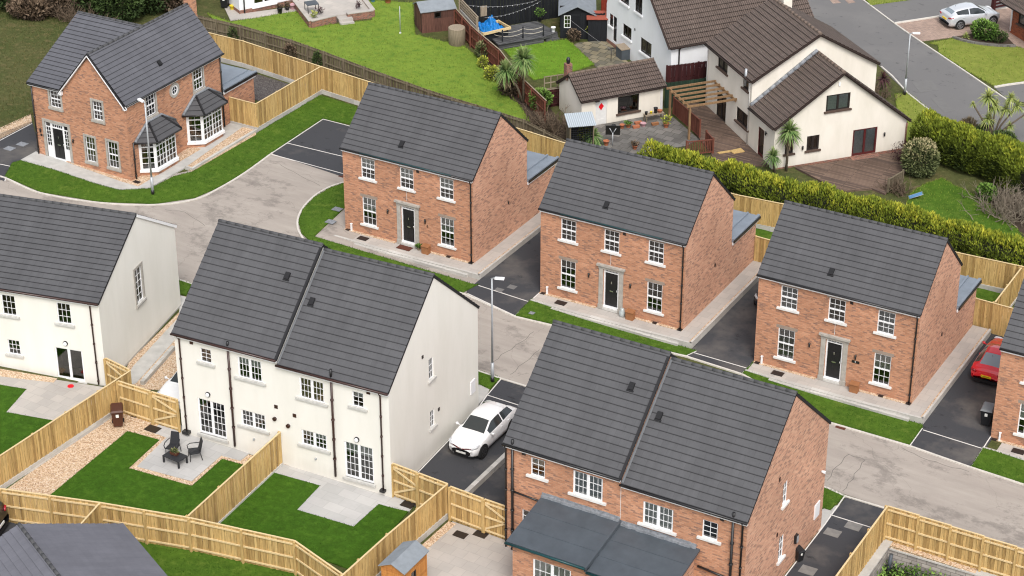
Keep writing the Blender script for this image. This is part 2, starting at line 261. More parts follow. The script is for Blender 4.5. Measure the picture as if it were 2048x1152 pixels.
def ground_poly(name, mat, pts, lift, label, cat=None, kind='structure', blade=None, dens=0, bh=.05, bw=.03):
    P = [(p[0], p[1]) for p in pts]; ar = sum(P[i][0]*P[(i+1) % len(P)][1]-P[(i+1) % len(P)][0]*P[i][1] for i in range(len(P)))/2
    if ar < 0: P = P[::-1]
    m = MB(); m.face([(x, y, gz(x)+lift) for x, y in P])
    for i in range(len(P)):
        a, b = P[i], P[(i+1) % len(P)]; m.face([(a[0], a[1], gz(a[0])+lift-.15), (b[0], b[1], gz(b[0])+lift-.15), (b[0], b[1], gz(b[0])+lift), (a[0], a[1], gz(a[0])+lift)])
    if blade:
        A = np.array(P); lo, hi = A.min(0), A.max(0); n = int(dens*(hi-lo).prod()); q = lo+(hi-lo)*RNG.random((n, 2)); ins = np.zeros(n, bool)
        for i in range(len(P)):
            a, b = A[i], A[(i+1) % len(P)]
            with np.errstate(divide='ignore', invalid='ignore'): c = ((a[1] > q[:, 1]) != (b[1] > q[:, 1])) & (q[:, 0] < (b[0]-a[0])*(q[:, 1]-a[1])/(b[1]-a[1])+a[0])
            ins ^= c
        q = q[ins]
        for i in range(len(P)):                                      # tufts that lean over the edge of the lawn
            a, b = A[i], A[(i+1) % len(P)]; L = np.linalg.norm(b-a); k = int(L*28); q = np.vstack([q, a+(b-a)*RNG.random((k, 1))+RNG.normal(0, .018, (k, 2))])
        for x, y in q:
            t = random.random()*6.28; h = bh*random.uniform(.5, 1.4); dx, dy = math.cos(t)*bw/2, math.sin(t)*bw/2; z = gz(x)+lift-.005
            i = len(m.v); m.v += [(x-dx, y-dy, z), (x+dx, y+dy, z), (x+random.uniform(-.03, .03), y+random.uniform(-.03, .03), z+h)]; m.f.append((i, i+1, i+2)); m.m.append(1); m.uv.append(None); m.sm.append(False)
    return m.build(name, [mat, blade] if blade else mat, label=label, cat=cat, kind=kind)
def leaves(name, P, size, tip, mat, parent=None, up=.3, width=.5, outd=None, **tk):
    P = np.asarray(P, float); n = len(P)
    if n == 0: return
    a = RNG.normal(size=(n, 3)); a /= np.linalg.norm(a, axis=1)[:, None]
    if outd is not None: a = a*.7+outd*.8
    a[:, 2] += up; a /= np.linalg.norm(a, axis=1)[:, None]
    b = np.cross(a, RNG.normal(size=(n, 3))); b /= np.linalg.norm(b, axis=1)[:, None]
    L = size*(.6+.8*RNG.random(n))[:, None]; W = L*width
    V = np.stack([P-b*W*.25, P+a*L*.5-b*W*.5, P+a*L, P+a*L*.5+b*W*.5], 1).reshape(-1, 3)
    me = bpy.data.meshes.new(name); me.vertices.add(4*n); me.vertices.foreach_set('co', V.ravel()); me.loops.add(4*n); me.polygons.add(n)
    me.polygons.foreach_set('loop_start', np.arange(0, 4*n, 4)); me.loops.foreach_set('vertex_index', np.arange(4*n)); me.update(calc_edges=True)
    uv = me.uv_layers.new(name='UVMap'); r = RNG.random(n); t = np.clip(tip, 0, 1); U = np.repeat(np.stack([r, t], 1), 4, 0); uv.data.foreach_set('uv', U.ravel().astype(np.float32))
    me.materials.append(MAT[mat]); return obj(name, me, parent, **tk)
def blob_points(n, rx, ry, rz, c=(0, 0, 0), lumps=9, seed=0, inner=.25):
    """points on and inside a lumpy crown; returns points, outward directions and tip value"""
    g = np.random.default_rng(seed); d = g.normal(size=(n, 3)); d /= np.linalg.norm(d, axis=1)[:, None]
    K = g.normal(size=(lumps, 3)); K /= np.linalg.norm(K, axis=1)[:, None]; dot = d@K.T
    bump = 1-.24*(1-dot.max(1))*2.2; r = bump*(inner+(1-inner)*g.random(n)**.35)
    P = d*r[:, None]*np.array([rx, ry, rz])+np.array(c); keep = P[:, 2] > c[2]-rz*.95
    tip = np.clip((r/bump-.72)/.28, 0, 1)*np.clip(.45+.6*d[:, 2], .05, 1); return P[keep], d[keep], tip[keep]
# ------------------------------------------------------------------ ground
def sheet(name, mat, rects, lift, label):
    m = MB()
    for x0, x1, y0, y1 in rects: m.face([(x0, y0, gz(x0)+lift), (x1, y0, gz(x1)+lift), (x1, y1, gz(x1)+lift), (x0, y1, gz(x0)+lift)])
    return m.build(name, mat, label=label, kind='structure')
sheet('ground', 'rough_grass', [(-400, 24.25, -400, 400), (24.25, 60, -11.95, 400), (60, 400, -400, 400), (24.25, 60, -400, -60)], 0, 'rough brownish grass ground around the housing estate')
# lower terrace behind the stone wall at the bottom right
m = MB(); m.face([(24.25, -60, -1.95), (60, -60, -2.9), (60, -11.9, -2.9), (24.25, -11.9, -1.95)]); m.build('terrace_ground', 'soil', label='low soil terrace below the stone block wall', kind='structure')
zT = Z(0, 0, .3472); z3 = Z(0, 752, .3472); z2 = Z(400, 752, .3472); z4 = Z(800, 652, .434); z5 = Z(1560, 752, .3472); zK = Z(900, 0, .17361); zL = Z(380, 0, .234375); zW = Z(1250, 0, .3472); zR = Z(1600, 0, .3472); zG = Z(1000, 100, .2604); zD = Z(1480, 400, .3646); zM = Z(1728, 180, .2604)
def PX(z, *q): return [z(*a) for a in q]
def pt(a, b, dz=0): return at(a, b, dz)
# --- roads
gp = ground_poly
gp('road', 'estate_road', [(-60, -9.2), (-16.4, -9.15), (60, -9.3), (60, -4.1), (25.4, -3.93), (18.2, -3.83), (9.4, -3.3), (-4.2, 3.2), (-13.5, 10.5), (-19.2, 6.4), (-22.0, 6.4), (-27, -1.9), (-40, -2.5), (-60, -3)], .02, 'pale brown surfaced estate road with cracks and damp patches')
gp('road', 'old_road', [pt(1560, -30), *PX(zR, (330, -60), (360, 0), (560, 150), (690, 240), (930, 400), (1180, 570)), pt(2300, 330), pt(2300, 450), *PX(zR, (1290, 860), (950, 740), (800, 680), (620, 540), (440, 365), (330, 290)), pt(1500, 10)], .02, 'grey tarmac road passing the older houses')
gp('road', 'old_road', [*PX(zR, (405, 35), (560, 5), (700, -20), (1300, -60), (1300, 40), (1115, 62), (820, 98), (540, 140))], .03, 'dark side road behind the silver car')
gp('road', 'old_road', [*PX(zR, (1120, 506), (1290, 480)), pt(2200, 150), pt(2300, 260), *PX(zR, (1290, 590), (1190, 570))], .03, 'tarmac drive beside the old front lawn')
pave0 = 1
for q, lab in (([(640, 470), (760, 465), (800, 520), (690, 535)], 'pale rectangular patch repair in the tarmac, nearer the lamp post'), ([(755, 570), (810, 560), (890, 640), (830, 652)], 'pale patch repair in the tarmac, farther from the lamp post')):
    gp('road_patch', 'tarmac_patch', PX(zR, *q), .028, lab)
for q, lab in (([(170, 0), (215, 0), (235, 18), (190, 22)], 'brick coloured speed table mark at the left of the old road'), ([(258, 0), (300, 0), (320, 15), (280, 22)], 'brick coloured speed table mark at the right of the old road')):
    gp('road_marking', 'block_paving', PX(zR, *q), .03, lab)
for q, lab in ((((987, 724), (1010, 706), (1043, 685), (1068, 664)), 'dark irregular joint in the road by the lamp, nearer the white gable'), (((1021, 750), (1046, 728), (1080, 700)), 'dark irregular joint in the road by the lamp, nearer the brick roof'), (((1654, 962), (1672, 935), (1698, 909)), 'thin crack across the road by the brick gable'), (((1685, 983), (1703, 962), (1712, 945), (1730, 921)), 'longer crooked crack across the road by the brick gable'), (((1696, 909), (1730, 921)), 'short crack joining the two road cracks'), (((1803, 896), (1840, 915), (1885, 930), (1938, 944)), 'curved dark seam along the kerb below the red car driveway'), (((330, 420), (370, 425), (410, 452)), 'thin crack in the road below the corner house lawn'), (((560, 330), (600, 352), (640, 372)), 'thin crack in the road by the parking bay')):
    P_ = [pt(*w) for w in q]; P_ = [v for i in range(len(P_)-1) for v in (P_[i], P_[i].lerp(P_[i+1], .35)+Vector((.05, -.04, 0)), P_[i].lerp(P_[i+1], .7)+Vector((-.05, .05, 0)))]+[P_[-1]]
    mm = MB()
    for i_ in range(len(P_)-1): u_ = P_[i_]; v_ = P_[i_+1]; d_ = (v_-u_).normalized(); o_ = Vector((-d_.y, d_.x, 0))*.014; mm.face([(w.x, w.y, gz(w.x)+.026) for w in (u_-o_, v_-o_, v_+o_, u_+o_)])
    mm.build('road_crack', 'tarmac_crack', label=lab, kind='structure')
# --- tarmac drives
def drive(lab, pts, lift=.03): return gp('driveway', 'drive_tarmac', pts, lift, lab)
drive('black tarmac parking bay beside the wedge lawn at the road end', [pt(647, 240), pt(770, 272), pt(740, 372), pt(545, 308)])
drive('black tarmac driveway at the left of the corner house', PX(zT, (-160, 830), (185, 700), (230, 870), (110, 935), (60, 962), (25, 1045), (-120, 1000)))
drive('black tarmac driveway between the first and second brick houses', [(-3.3, -2.2), (.12, -2.97), (.12, -1.1), (.0, 9), (-3.45, 9), (-3.45, -1.9)])
drive('black tarmac driveway with a dark car beside the third brick house', [(9.5, -1.9), (12.75, -1.95), (12.75, 8.9), (9.45, 8.9)])
drive('black tarmac driveway with the red car', [(22.2, -3.78), (25.5, -3.95), (25.45, 8.8), (22.15, 8.8)])
drive('black tarmac driveway with the white hatchback', [pt(1003, 758), (6.05, -8.85), (6.3, -20.5), (3.5, -20.4), (3.0, -12.5), pt(974, 792)])
drive('sunken black tarmac driveway beside the low block wall', [(6.35, -8.8), (9.85, -8.85), (9.85, -20.5), (6.5, -20.5)], -.02+.04)
drive('black tarmac driveway beside the brick gable with drain covers', [(21.3, -9.3), (24.1, -9.3), (24.1, -24), (21.3, -24)])
drive('black tarmac yard with the dark van', [(-14, -31.6), (-6.2, -30.4), (-5.4, -32), (-7, -36), (-14, -36)], .03)
# --- lawns
T_ = dict(blade='turf_blade', dens=55, bh=.07, bw=.035); A_ = dict(blade='art_blade', dens=70, bh=.04, bw=.03)
gp('lawn', 'turf', [pt(10, 354), pt(25, 327), pt(42, 322), *PX(zT, (320, 985), (540, 1060), (685, 1100), (865, 1090), (1000, 1020)), pt(385, 345), pt(510, 270), pt(640, 192), pt(712, 214), pt(740, 262), pt(704, 250), pt(645, 238), pt(545, 305), pt(490, 345), pt(440, 375), pt(390, 397), pt(310, 409), pt(200, 405), pt(80, 385)], .06, 'curved green lawn wrapping round the corner house', **T_)
gp('lawn', 'turf', [pt(692, 366), pt(660, 377), pt(630, 395), pt(606, 420), pt(597, 445), pt(603, 468), pt(630, 492), pt(760, 540), pt(925, 587), pt(957, 570), (-3.35, -1.2), (-13.8, -1.2), (-14.5, 4)], .06, 'green lawn with a rounded corner in front of the first brick house', **T_)
gp('lawn', 'turf', [pt(1031, 632), pt(1065, 598), (.1, -1.05), (9.5, -1.15), pt(1392, 703), pt(1371, 712)], .06, 'green lawn in front of the second brick house', **T_)
gp('lawn', 'turf', [pt(1484, 748), pt(1507, 726), (12.8, -1.6), (22.2, -1.7), pt(1845, 856), pt(1819, 891), pt(1660, 845)], .06, 'green lawn in front of the third brick house with a worn patch', **T_)
gp('lawn', 'turf', [pt(1966, 898), pt(1943, 934), pt(2048, 970), (36, -4.2), (36, -2.1), (25.6, -2.1)], .06, 'green lawn strip at the right edge of the road', **T_)
gp('lawn', 'turf', [pt(360, 562), pt(384, 569), pt(372, 592), (-19, -10.7)], .06, 'small green lawn patch between the two cream houses', **T_)
gp('lawn', 'turf', [pt(955, 742), pt(1001, 757), pt(979, 780), pt(961, 771), (1.0, -10.2)], .06, 'small green lawn patch at the foot of the street lamp', **T_)
gp('lawn', 'turf', [pt(1650, 978), pt(1689, 992), pt(1661, 1022), (19.8, -10.9)], .06, 'small green lawn patch beside the brick gable', **T_)
gp('lawn', 'artificial_turf', [pt(-60, 740), *PX(z3, (0, 55), (155, 80), (38, 213), (315, 262)), (-11.6, -24.8), (-11.75, -31.6), pt(-160, 1000)], .05, 'dark green lawn behind the left fence', **A_)
gp('lawn', 'artificial_turf', PX(z3, (735, 322), (918, 372), (742, 535), (1105, 638), (1280, 482), (1400, 515), (1150, 850), (1080, 960), (290, 690)), .05, 'dark artificial lawn round the patio with the black chairs', **A_)
gp('lawn', 'artificial_turf', PX(z2, (415, 558), (692, 636), (560, 775), (885, 872), (1030, 742), (1110, 765), (1200, 785), (900, 1130), (560, 1010), (90, 870)), .05, 'dark artificial lawn round the empty patio', **A_)
gp('lawn', 'turf', [pt(205, 1062), pt(380, 1090), pt(600, 1130), pt(690, 1152), pt(820, 1230), pt(500, 1400), pt(200, 1200)], .03, 'mown green lawn outside the back fence', **T_)
B_ = dict(blade='garden_blade', dens=22, bh=.11, bw=.05)
gp('lawn', 'garden_grass', [*PX(zL, (148, 120), (340, 190), (560, 160), (900, 100), (1030, 232), (1560, 175), (1500, 0), (1900, 30)), pt(830, 70), pt(930, 95), pt(960, 120), pt(1000, 165), pt(1040, 215), pt(1062, 244), pt(985, 247), pt(860, 215), pt(700, 175), pt(560, 118), pt(480, 92)], .04, 'broad sunny garden lawn behind the old fence', **B_)
gp('lawn', 'bright_grass', PX(zK, (600, 553), (1085, 492), (1340, 460), (1430, 530), (1660, 750), (1500, 800), (1240, 870), (960, 925), (840, 820)), .04, 'bright green lawn beside the black decking', **B_)
gp('lawn', 'turf', PX(zM, (360, 800), (440, 740), (600, 680), (700, 740), (860, 815), (960, 880), (1190, 1090), (1300, 1200), (800, 1200), (430, 930), (330, 870)), .04, 'green garden lawn between the two conifer hedges', **B_)
gp('lawn', 'verge_grass', [*PX(zR, (795, 262), (745, 250), (880, 226), (1060, 258), (1240, 272)), pt(2120, 120), *PX(zR, (1290, 475), (1130, 505), (960, 410), (800, 305))], .04, 'yellowish front lawn across the old road', **B_)
gp('lawn', 'verge_grass', PX(zR, (365, -20), (700, -40), (640, 2), (405, 33)), .04, 'yellowish verge at the top of the old road', **B_)
gp('lawn', 'verge_grass', PX(zR, (545, 545), (625, 540), (800, 680), (900, 760), (640, 900), (570, 700)), .04, 'grass verge at the foot of the old lamp post', **B_)
gp('field', 'rough_grass', [pt(-200, 60), pt(0, 20), pt(150, 45), pt(130, 200), pt(58, 232), pt(0, 260), pt(-200, 330)], .02, 'rough brownish green field at the left', blade='rough_blade', dens=30, bh=.13, bw=.05)
# --- hard surfaces
def pave(lab, pts, mat='paving', lift=.04, name='path'): return gp(name, mat, pts, lift, lab)
pave('pale paved path round the corner house', [(-34.0, -1.1), *PX(zT, (120, 928), (320, 984), (540, 1058), (685, 1098), (865, 1088), (1065, 972), (1395, 742), (1340, 712)), (-26.7, 8.3), (-26.7, -1.2)], 'concrete', .09)
pave('tan gravel strip along the corner house wall', [*PX(zT, (380, 940), (400, 925)), (-26.7, -1.2), (-26.7, 4.5), (-25.9, 4.5), (-25.9, -1.55), *PX(zT, (690, 1050))], 'gravel', .10, 'gravel_strip')
pave('tan gravel strip behind the low kerb beside the corner house', PX(zT, (1065, 975), (1110, 992), (1475, 782), (1475, 740), (1395, 742)), 'gravel', .10, 'gravel_strip')
pave('tan gravel strip at the edge of the field', [pt(-40, 275), pt(62, 228), pt(64, 246), pt(-40, 300)], 'gravel', .03, 'gravel_strip')
pave('dark gravel yard behind the corner house', [(-26.6, 8.6), (-24.7, 8.6), (-24.7, 15.3), (-33, 15.9), (-33, 12.3), (-26.6, 12.3)], 'dark_gravel', .04, 'yard')
pave('grey back lawn behind the first two brick houses', [(-13, 9.3), (12.6, 9.2), (12.6, 13), (-5.9, 13.6), (-13, 14.2)], 'turf', .04, 'lawn'); pave('green back lawn behind the third brick house', [(12.8, 9.2), (22.0, 9.1), (22.0, 13.2), (12.8, 13.0)], 'turf', .04, 'lawn'); pave('green back lawn at the right beyond the fence', [(22.3, 9.1), (32, 9.1), (32, 13.2), (22.3, 13.2)], 'turf', .04, 'lawn')
pave('pale paved patio behind the left cream house', PX(z3, (-200, -55), (0, -8), (330, 28), (600, 70), (640, 120), (315, 262), (38, 213), (155, 80), (0, 55), (-200, 20)), 'paving', .06, 'patio')
pave('tan gravel strip below the left cream wall', PX(z3, (-200, -95), (0, -35), (330, 20), (310, 44), (0, 8), (-200, -30)), 'gravel', .07, 'gravel_strip')
pave('tan gravel bed of the left back garden', [(-11.9, -31.2), (-11.45, -20.2), (-11.4, -21.0), (-7.9, -21.1), (-2.2, -20.9), (-1.75, -28.4), (-5.65, -29.6)], 'gravel', .02, 'gravel_bed')
pave('pale slab patio carrying the black chairs', PX(z3, (930, 270), (1030, 285), (1300, 370), (1450, 440), (1385, 492), (1275, 462), (1105, 610), (790, 525), (960, 358), (870, 325)), 'paving_grey', .05, 'patio')
pave('pale slab patio of the right back garden', PX(z2, (480, 495), (1130, 660), (1250, 720), (1205, 785), (1110, 765), (1030, 742), (885, 872), (560, 775), (692, 636), (415, 558)), 'paving_grey', .045, 'patio')
pave('tan gravel strip below the cream wall of the right back garden', PX(z2, (490, 480), (825, 575), (815, 600), (480, 512)), 'gravel', .055, 'gravel_strip')
pave('tan gravel strip below the downpipe by the gate', PX(z2, (1005, 635), (1110, 665), (1085, 680), (1000, 655)), 'gravel', .055, 'gravel_strip')
pave('pale slab patio beside the garden shed', [(6.9, -20.6), (12.2, -20.6), (12.2, -23.9), (12.2, -32), (6.6, -32), (7.1, -24)], 'paving', .05, 'patio')
pave('tan gravel strip beside the block footed fence', [(6.75, -20.7), (7.15, -20.7), (6.95, -25.2), (6.6, -25.2)], 'gravel', .06, 'gravel_strip')
z6 = Z(0, 370, .3472)
pave('tan gravel ground between the two cream houses', PX(z6, (1045, 640), (1090, 650), (1030, 900), (1060, 1180), (700, 1180), (740, 1025), (1032, 735)), 'gravel', .03, 'gravel_bed')
pave('pale path between the two cream houses', PX(z6, (1040, 640), (1075, 650), (1050, 800), (1000, 905), (785, 1145), (700, 1170), (765, 1050), (1030, 765)), 'concrete', .045)
pave('pale path corner beyond the cream gable', [pt(930, 765), pt(962, 771), pt(979, 780), pt(974, 791), (3.0, -12.8), (1.5, -12.4)], 'concrete', .035); pave('pale path corner beyond the brick gable', [(20.9, -10.6), (21.3, -10.2), (21.3, -12.6), (20.0, -12.6)], 'concrete', .035)
pave('grey slab patio in front of the cream outhouse', PX(zG, (640, 600), (1250, 490), (1330, 520), (1530, 690), (1430, 740), (1000, 800), (700, 760), (560, 690)), 'paving_dark', .04, 'patio')
pave('weathered slab patio behind the white house', [*PX(zK, (1430, 520), (1460, 500), (1790, 465), (1843, 500)), pt(1240, 110), pt(1315, 180), pt(1240, 190), *PX(zK, (1660, 750), (1430, 530))], 'paving_old', .04, 'patio')
pave('brown timber decking beside the cream chalet', PX(zW, (240, 520), (490, 630), (720, 850), (850, 960), (520, 960), (490, 880), (430, 810), (280, 600)), 'decking', .12, 'decking')
pave('wide brown timber decking in front of the cream chalet gable', [pt(1590, 338), pt(1808, 305), pt(1830, 335), *PX(zM, (330, 630), (160, 810), (60, 770)), pt(1680, 385)], 'decking', .12, 'decking')
pave('pink block paved drive under the silver car', [*PX(zR, (545, 141), (820, 99), (1110, 63), (1215, 40), (1330, 60), (1330, 190), (1290, 262)), pt(2120, 100), pt(2120, 125), *PX(zR, (1240, 266), (880, 216), (700, 240))], 'block_paving', .035, 'driveway')
pave('pale concrete slab path beside the white bungalow', PX(zL, (200, -40), (260, 0), (345, 178), (530, 160), (940, 95), (900, 60), (425, 125), (330, 0), (320, -60)), 'paving', .06)
pave('tan slab raised terrace of the bungalow', [zL(*q, .42) for q in ((905, 20), (1030, 180), (1240, 130), (1330, 120), (1560, 90), (1480, -30), (1000, -60))], 'paving', .42, 'terrace')
pave('dark planting bed by the silver car', [*PX(zR, (880, 216), (980, 200), (1080, 175), (1180, 205), (1240, 266), (1060, 250))], 'soil', .05, 'flower_bed')
pave('bare soil strip along the fence by the palm', PX(zK, (300, 560), (420, 560), (820, 950), (1050, 1130), (1000, 1300), (700, 1150), (560, 940), (420, 880), (350, 740)), 'soil', .06, 'flower_bed'); pave('leaf littered soil bank under the bare shrubs', [pt(1040, 215), pt(1082, 190), pt(1130, 262), pt(1140, 285), pt(1062, 246)], 'soil', .06, 'flower_bed')
pave('bare soil bed under the leafless shrub', [*PX(zM, (860, 810), (1000, 730), (1229, 700)), pt(2120, 380), pt(2120, 480), *PX(zM, (1229, 1140), (1160, 1060), (960, 880))], 'soil', .05, 'flower_bed')
pave('tan gravel strip between the stepped fence and stone wall', [(24.1, -11.93), (34, -11.93), (34, -11.55), (24.1, -11.55)], 'gravel', .02, 'gravel_strip')
# --- kerbs and white edgings
def strip(name, lab, pts, w, h, mat, lift=0, cat=None, kind='structure'):
    m = MB(); P = [Vector((p[0], p[1])) for p in pts]; off = []
    for i, p in enumerate(P):
        d = ((P[min(i+1, len(P)-1)]-p).normalized() if i < len(P)-1 else Vector((0, 0)))+((p-P[i-1]).normalized() if i else Vector((0, 0))); d.normalize(); off.append(Vector((-d.y, d.x))*w/2)
    for i in range(len(P)-1):
        q = []
        for zz in (-.12, h+lift):
            for p in (P[i]-off[i], P[i+1]-off[i+1], P[i+1]+off[i+1], P[i]+off[i]): q.append((p.x, p.y, gz(p.x)+zz))
        m.hexa(q)
    return m.build(name, mat, label=lab, cat=cat, kind=kind)
def smooth(pts, n=5):
    P = [Vector((p[0], p[1])) for p in pts]; out = []
    for i in range(len(P)-1):
        a, b, c, d = P[max(i-1, 0)], P[i], P[i+1], P[min(i+2, len(P)-1)]
        for k in range(n):
            t = k/n; out.append(.5*((2*b)+(c-a)*t+(2*a-5*b+4*c-d)*t*t+(3*b-a-3*c+d)*t**3))
    return out+[P[-1]]
K = lambda lab, pts, w=.11, h=.075: strip('kerb', lab, pts, w, h, 'kerb_stone')
K('pale kerb curving round the corner house lawn', smooth([pt(-90, 345), pt(-20, 352), pt(10, 357), pt(80, 387), pt(200, 407), pt(310, 411), pt(390, 400), pt(440, 377), pt(490, 347), pt(545, 307)]))
K('pale kerb rounding the lawn of the first brick house', smooth([pt(692, 365), pt(660, 375), pt(628, 394), pt(604, 420), pt(595, 445), pt(601, 470), pt(630, 494), pt(760, 542), pt(927, 589)]))
K('pale kerb along the lawn of the second brick house', [pt(927, 589), pt(1030, 635), pt(1371, 714), pt(1484, 750)])
K('pale kerb along the lawn of the third brick house', [pt(1484, 750), pt(1660, 847), pt(1820, 894), pt(1943, 937), pt(2060, 975), (45, -4.3)])
K('pale kerb on the near side of the road by the cream houses', [(-30, -9.0), pt(383, 569), (-8, -9.0), pt(955, 743), pt(1003, 759), pt(1052, 774)])
K('pale kerb on the near side of the road by the brick gable', [(14, -9.2), pt(1655, 978), pt(1690, 994), pt(1776, 1020)])
K('pale kerb between the old road and the front lawn', PX(zR, (330, -60), (360, 0), (560, 150), (690, 240), (930, 400), (1180, 570), (1330, 680)))
K('pale kerb on the near side of the old road', PX(zR, (420, 345), (530, 440), (620, 540), (800, 680), (940, 760)))
K('weathered kerb between the old drive and front lawn', PX(zR, (1120, 507), (1200, 493), (1330, 476)), .15, .12)
K('weathered kerb along the pink paved drive', PX(zR, (545, 139), (820, 97), (1110, 61), (1215, 45)), .15, .12)
W_ = lambda lab, pts: strip('edging', lab, pts, .052, .04, 'white_edge')
W_('white edging of the parking bay', [pt(545, 306), pt(646, 239), pt(770, 271)]); W_('white line across the parking bay', [pt(574, 287), pt(720, 322)]); W_('white line at the mouth of the parking bay', [pt(541, 309), pt(700, 352)])
W_('white edging of the corner house driveway', [*smooth(PX(zT, (215, 880), (120, 930), (55, 985), (28, 1045)))]); W_('white line across the corner house driveway', PX(zT, (-160, 910), (0, 948), (65, 962)))
W_('white edging left of the second brick house path', [(.0, .0), pt(1064, 600), pt(1031, 632)]); W_('white line across the driveway between the first two brick houses', [pt(957, 572), pt(1056, 604)]); W_('white line at the mouth of the driveway between the first two brick houses', [pt(935, 588), pt(1031, 633)])
W_('white edging left of the third brick house path', [(12.72, -.1), pt(1507, 726), pt(1484, 748)]); W_('white line across the driveway of the dark car', [pt(1386, 706), pt(1496, 738)]); W_('white edging beside the second brick house lawn', [pt(1393, 703), pt(1372, 713)])
W_('white edging left of the right edge lawn', [pt(1982, 873), pt(1966, 898), pt(1943, 934)]); W_('white edging right of the third brick house lawn', [pt(1845, 857), pt(1820, 892)]); W_('white line across the driveway of the red car', [pt(1846, 861), pt(1964, 898)])
W_('white edging of the white hatchback driveway', [(3.64, -20.2), (3.17, -12.5), pt(974, 792), pt(1003, 758)]); W_('white line across the white hatchback driveway', PX(z4, (400, 320), (545, 367))); W_('white edging between the brick gable and driveway', [(21.3, -20), (21.3, -12), pt(1690, 992)]); W_('white line across the driveway by the brick gable', PX(z5, (288, 802), (525, 876)))
W_('thin pale edging of the gravel beside the field', [pt(-40, 303), pt(64, 248)]); W_('black parking yard white line', PX(z3, (180, 850), (218, 858)))
# ------------------------------------------------------------------ walls, windows, roofs
def wall(m, o, ud, n, L, z0, H, holes=(), mat=0, rev=1, depth=.12, gable=None):
    """one storey-high face with real openings and reveals; o, ud, n are local vectors, gable = list of (u, z) above H"""
    o = Vector(o); ud = Vector(ud); n = Vector(n); P = lambda u, z, d=0: o+ud*u+Vector((0, 0, z))-n*d
    us = sorted({0, L, *[h[0] for h in holes], *[h[1] for h in holes]}); zs = sorted({z0, H, *[h[2] for h in holes], *[h[3] for h in holes]})
    flip = ud.cross(Vector((0, 0, 1))).dot(n) < 0
    def F(p, mm): m.face(p[::-1] if flip else p, mm)
    for a, b in zip(us, us[1:]):
        for c, d in zip(zs, zs[1:]):
            uc, zc = (a+b)/2, (c+d)/2
            if any(h[0] < uc < h[1] and h[2] < zc < h[3] for h in holes): continue
            F([P(a, c), P(b, c), P(b, d), P(a, d)], mat)
    for h in holes:
        a, b, c, d = h[:4]
        for q in ([P(a, c), P(a, c, depth), P(a, d, depth), P(a, d)], [P(b, c, depth), P(b, c), P(b, d), P(b, d, depth)], [P(a, c, depth), P(a, c), P(b, c), P(b, c, depth)], [P(a, d), P(a, d, depth), P(b, d, depth), P(b, d)]): F(q, rev)
    if gable: F([P(0, H)]+[P(L, H)]+[P(u, z) for u, z in gable], mat)
WCACHE = {}
def window(root, o, ud, n, w, cols=3, rows=4, sash=True, dbl=False, frame='upvc', sill='white_sill', sillx=.11, lintel=None, blind=None, bfrac=.45, depth=.035, surround=None, fw=.045, mw=.017, door=False, split=None):
    u0, u1, z0, z1 = w; W, H = u1-u0, z1-z0; o = Vector(o)+Vector(ud)*u0+Vector((0, 0, z0)); rz = math.atan2(ud[1], ud[0])
    key = (round(W, 3), round(H, 3), cols, rows, sash, dbl, frame, door, fw, mw, split)
    if key not in WCACHE:
        m = MB(); y0, y1 = depth, depth+.05
        m.box(0, fw, y0, y1, 0, H); m.box(W-fw, W, y0, y1, 0, H); m.box(fw, W-fw, y0, y1, 0, fw*(2.2 if door else 1)); m.box(fw, W-fw, y0, y1, H-fw, H)
        g = MB(); leafs = [(fw, W-fw)]
        if dbl: c = W/2 if split is None else W*split; leafs = [(fw, c-.04), (c+.04, W-fw)]; m.box(c-.04, c+.04, y0-.012, y1-.004, fw, H-fw)
        for a, b in leafs:
            if dbl and cols: 
                for q in ((a, a+.03), (b-.03, b)): m.box(q[0], q[1], y0+.004, y1-.006, fw, H-fw)
            for k in range(1, cols): x = a+(b-a)*k/cols; m.box(x-mw/2, x+mw/2, y0+.008, y1-.012, fw, H-fw)
        for k in range(1, rows):
            z = fw+(H-2*fw)*k/rows
            if sash and k == rows//2: m.box(fw, W-fw, y0-.01, y1+.01, z-.035, z+.035)
            else: m.box(fw, W-fw, y0+.012, y1-.015, z-mw/2, z+mw/2)
        g.face([(fw, y1-.018, fw), (W-fw, y1-.018, fw), (W-fw, y1-.018, H-fw), (fw, y1-.018, H-fw)])
        WCACHE[key] = (m.mesh('door' if door else 'window', [frame]), g.mesh('pane', ['window_glass']))
    f, g = WCACHE[key]; f = obj('door' if door else 'window', f, root, o, rz); obj('pane', g, f)
    if blind:
        b = MB(); zb = H*(1-bfrac) if bfrac < 1 else 0; b.box(.03, W-.03, depth+.055, depth+.065, zb, H-.02); b.build('blind', blind, f)
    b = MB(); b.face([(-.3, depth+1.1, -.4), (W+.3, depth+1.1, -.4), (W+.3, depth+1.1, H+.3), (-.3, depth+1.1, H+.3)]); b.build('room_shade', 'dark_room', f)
    if sill: b = MB(); b.box(-sillx, W+sillx, -.10, depth, -.10, -.002); b.box(-sillx+.01, W+sillx-.01, -.095, depth, -.002, .012); b.build('sill', sill, f)
    if lintel: b = MB(); b.box(-.12, W+.12, -.008, .05, H+.002, H+.17); b.build('lintel', lintel, f)
    if surround: b = MB(); s = .13; b.box(-s, 0, -.035, depth, 0, H+s); b.box(W, W+s, -.035, depth, 0, H+s); b.box(0, W, -.035, depth, H, H+s); b.box(-s-.02, W+s+.02, -.09, depth, -.16, 0); b.build('surround', surround, f)
    return f
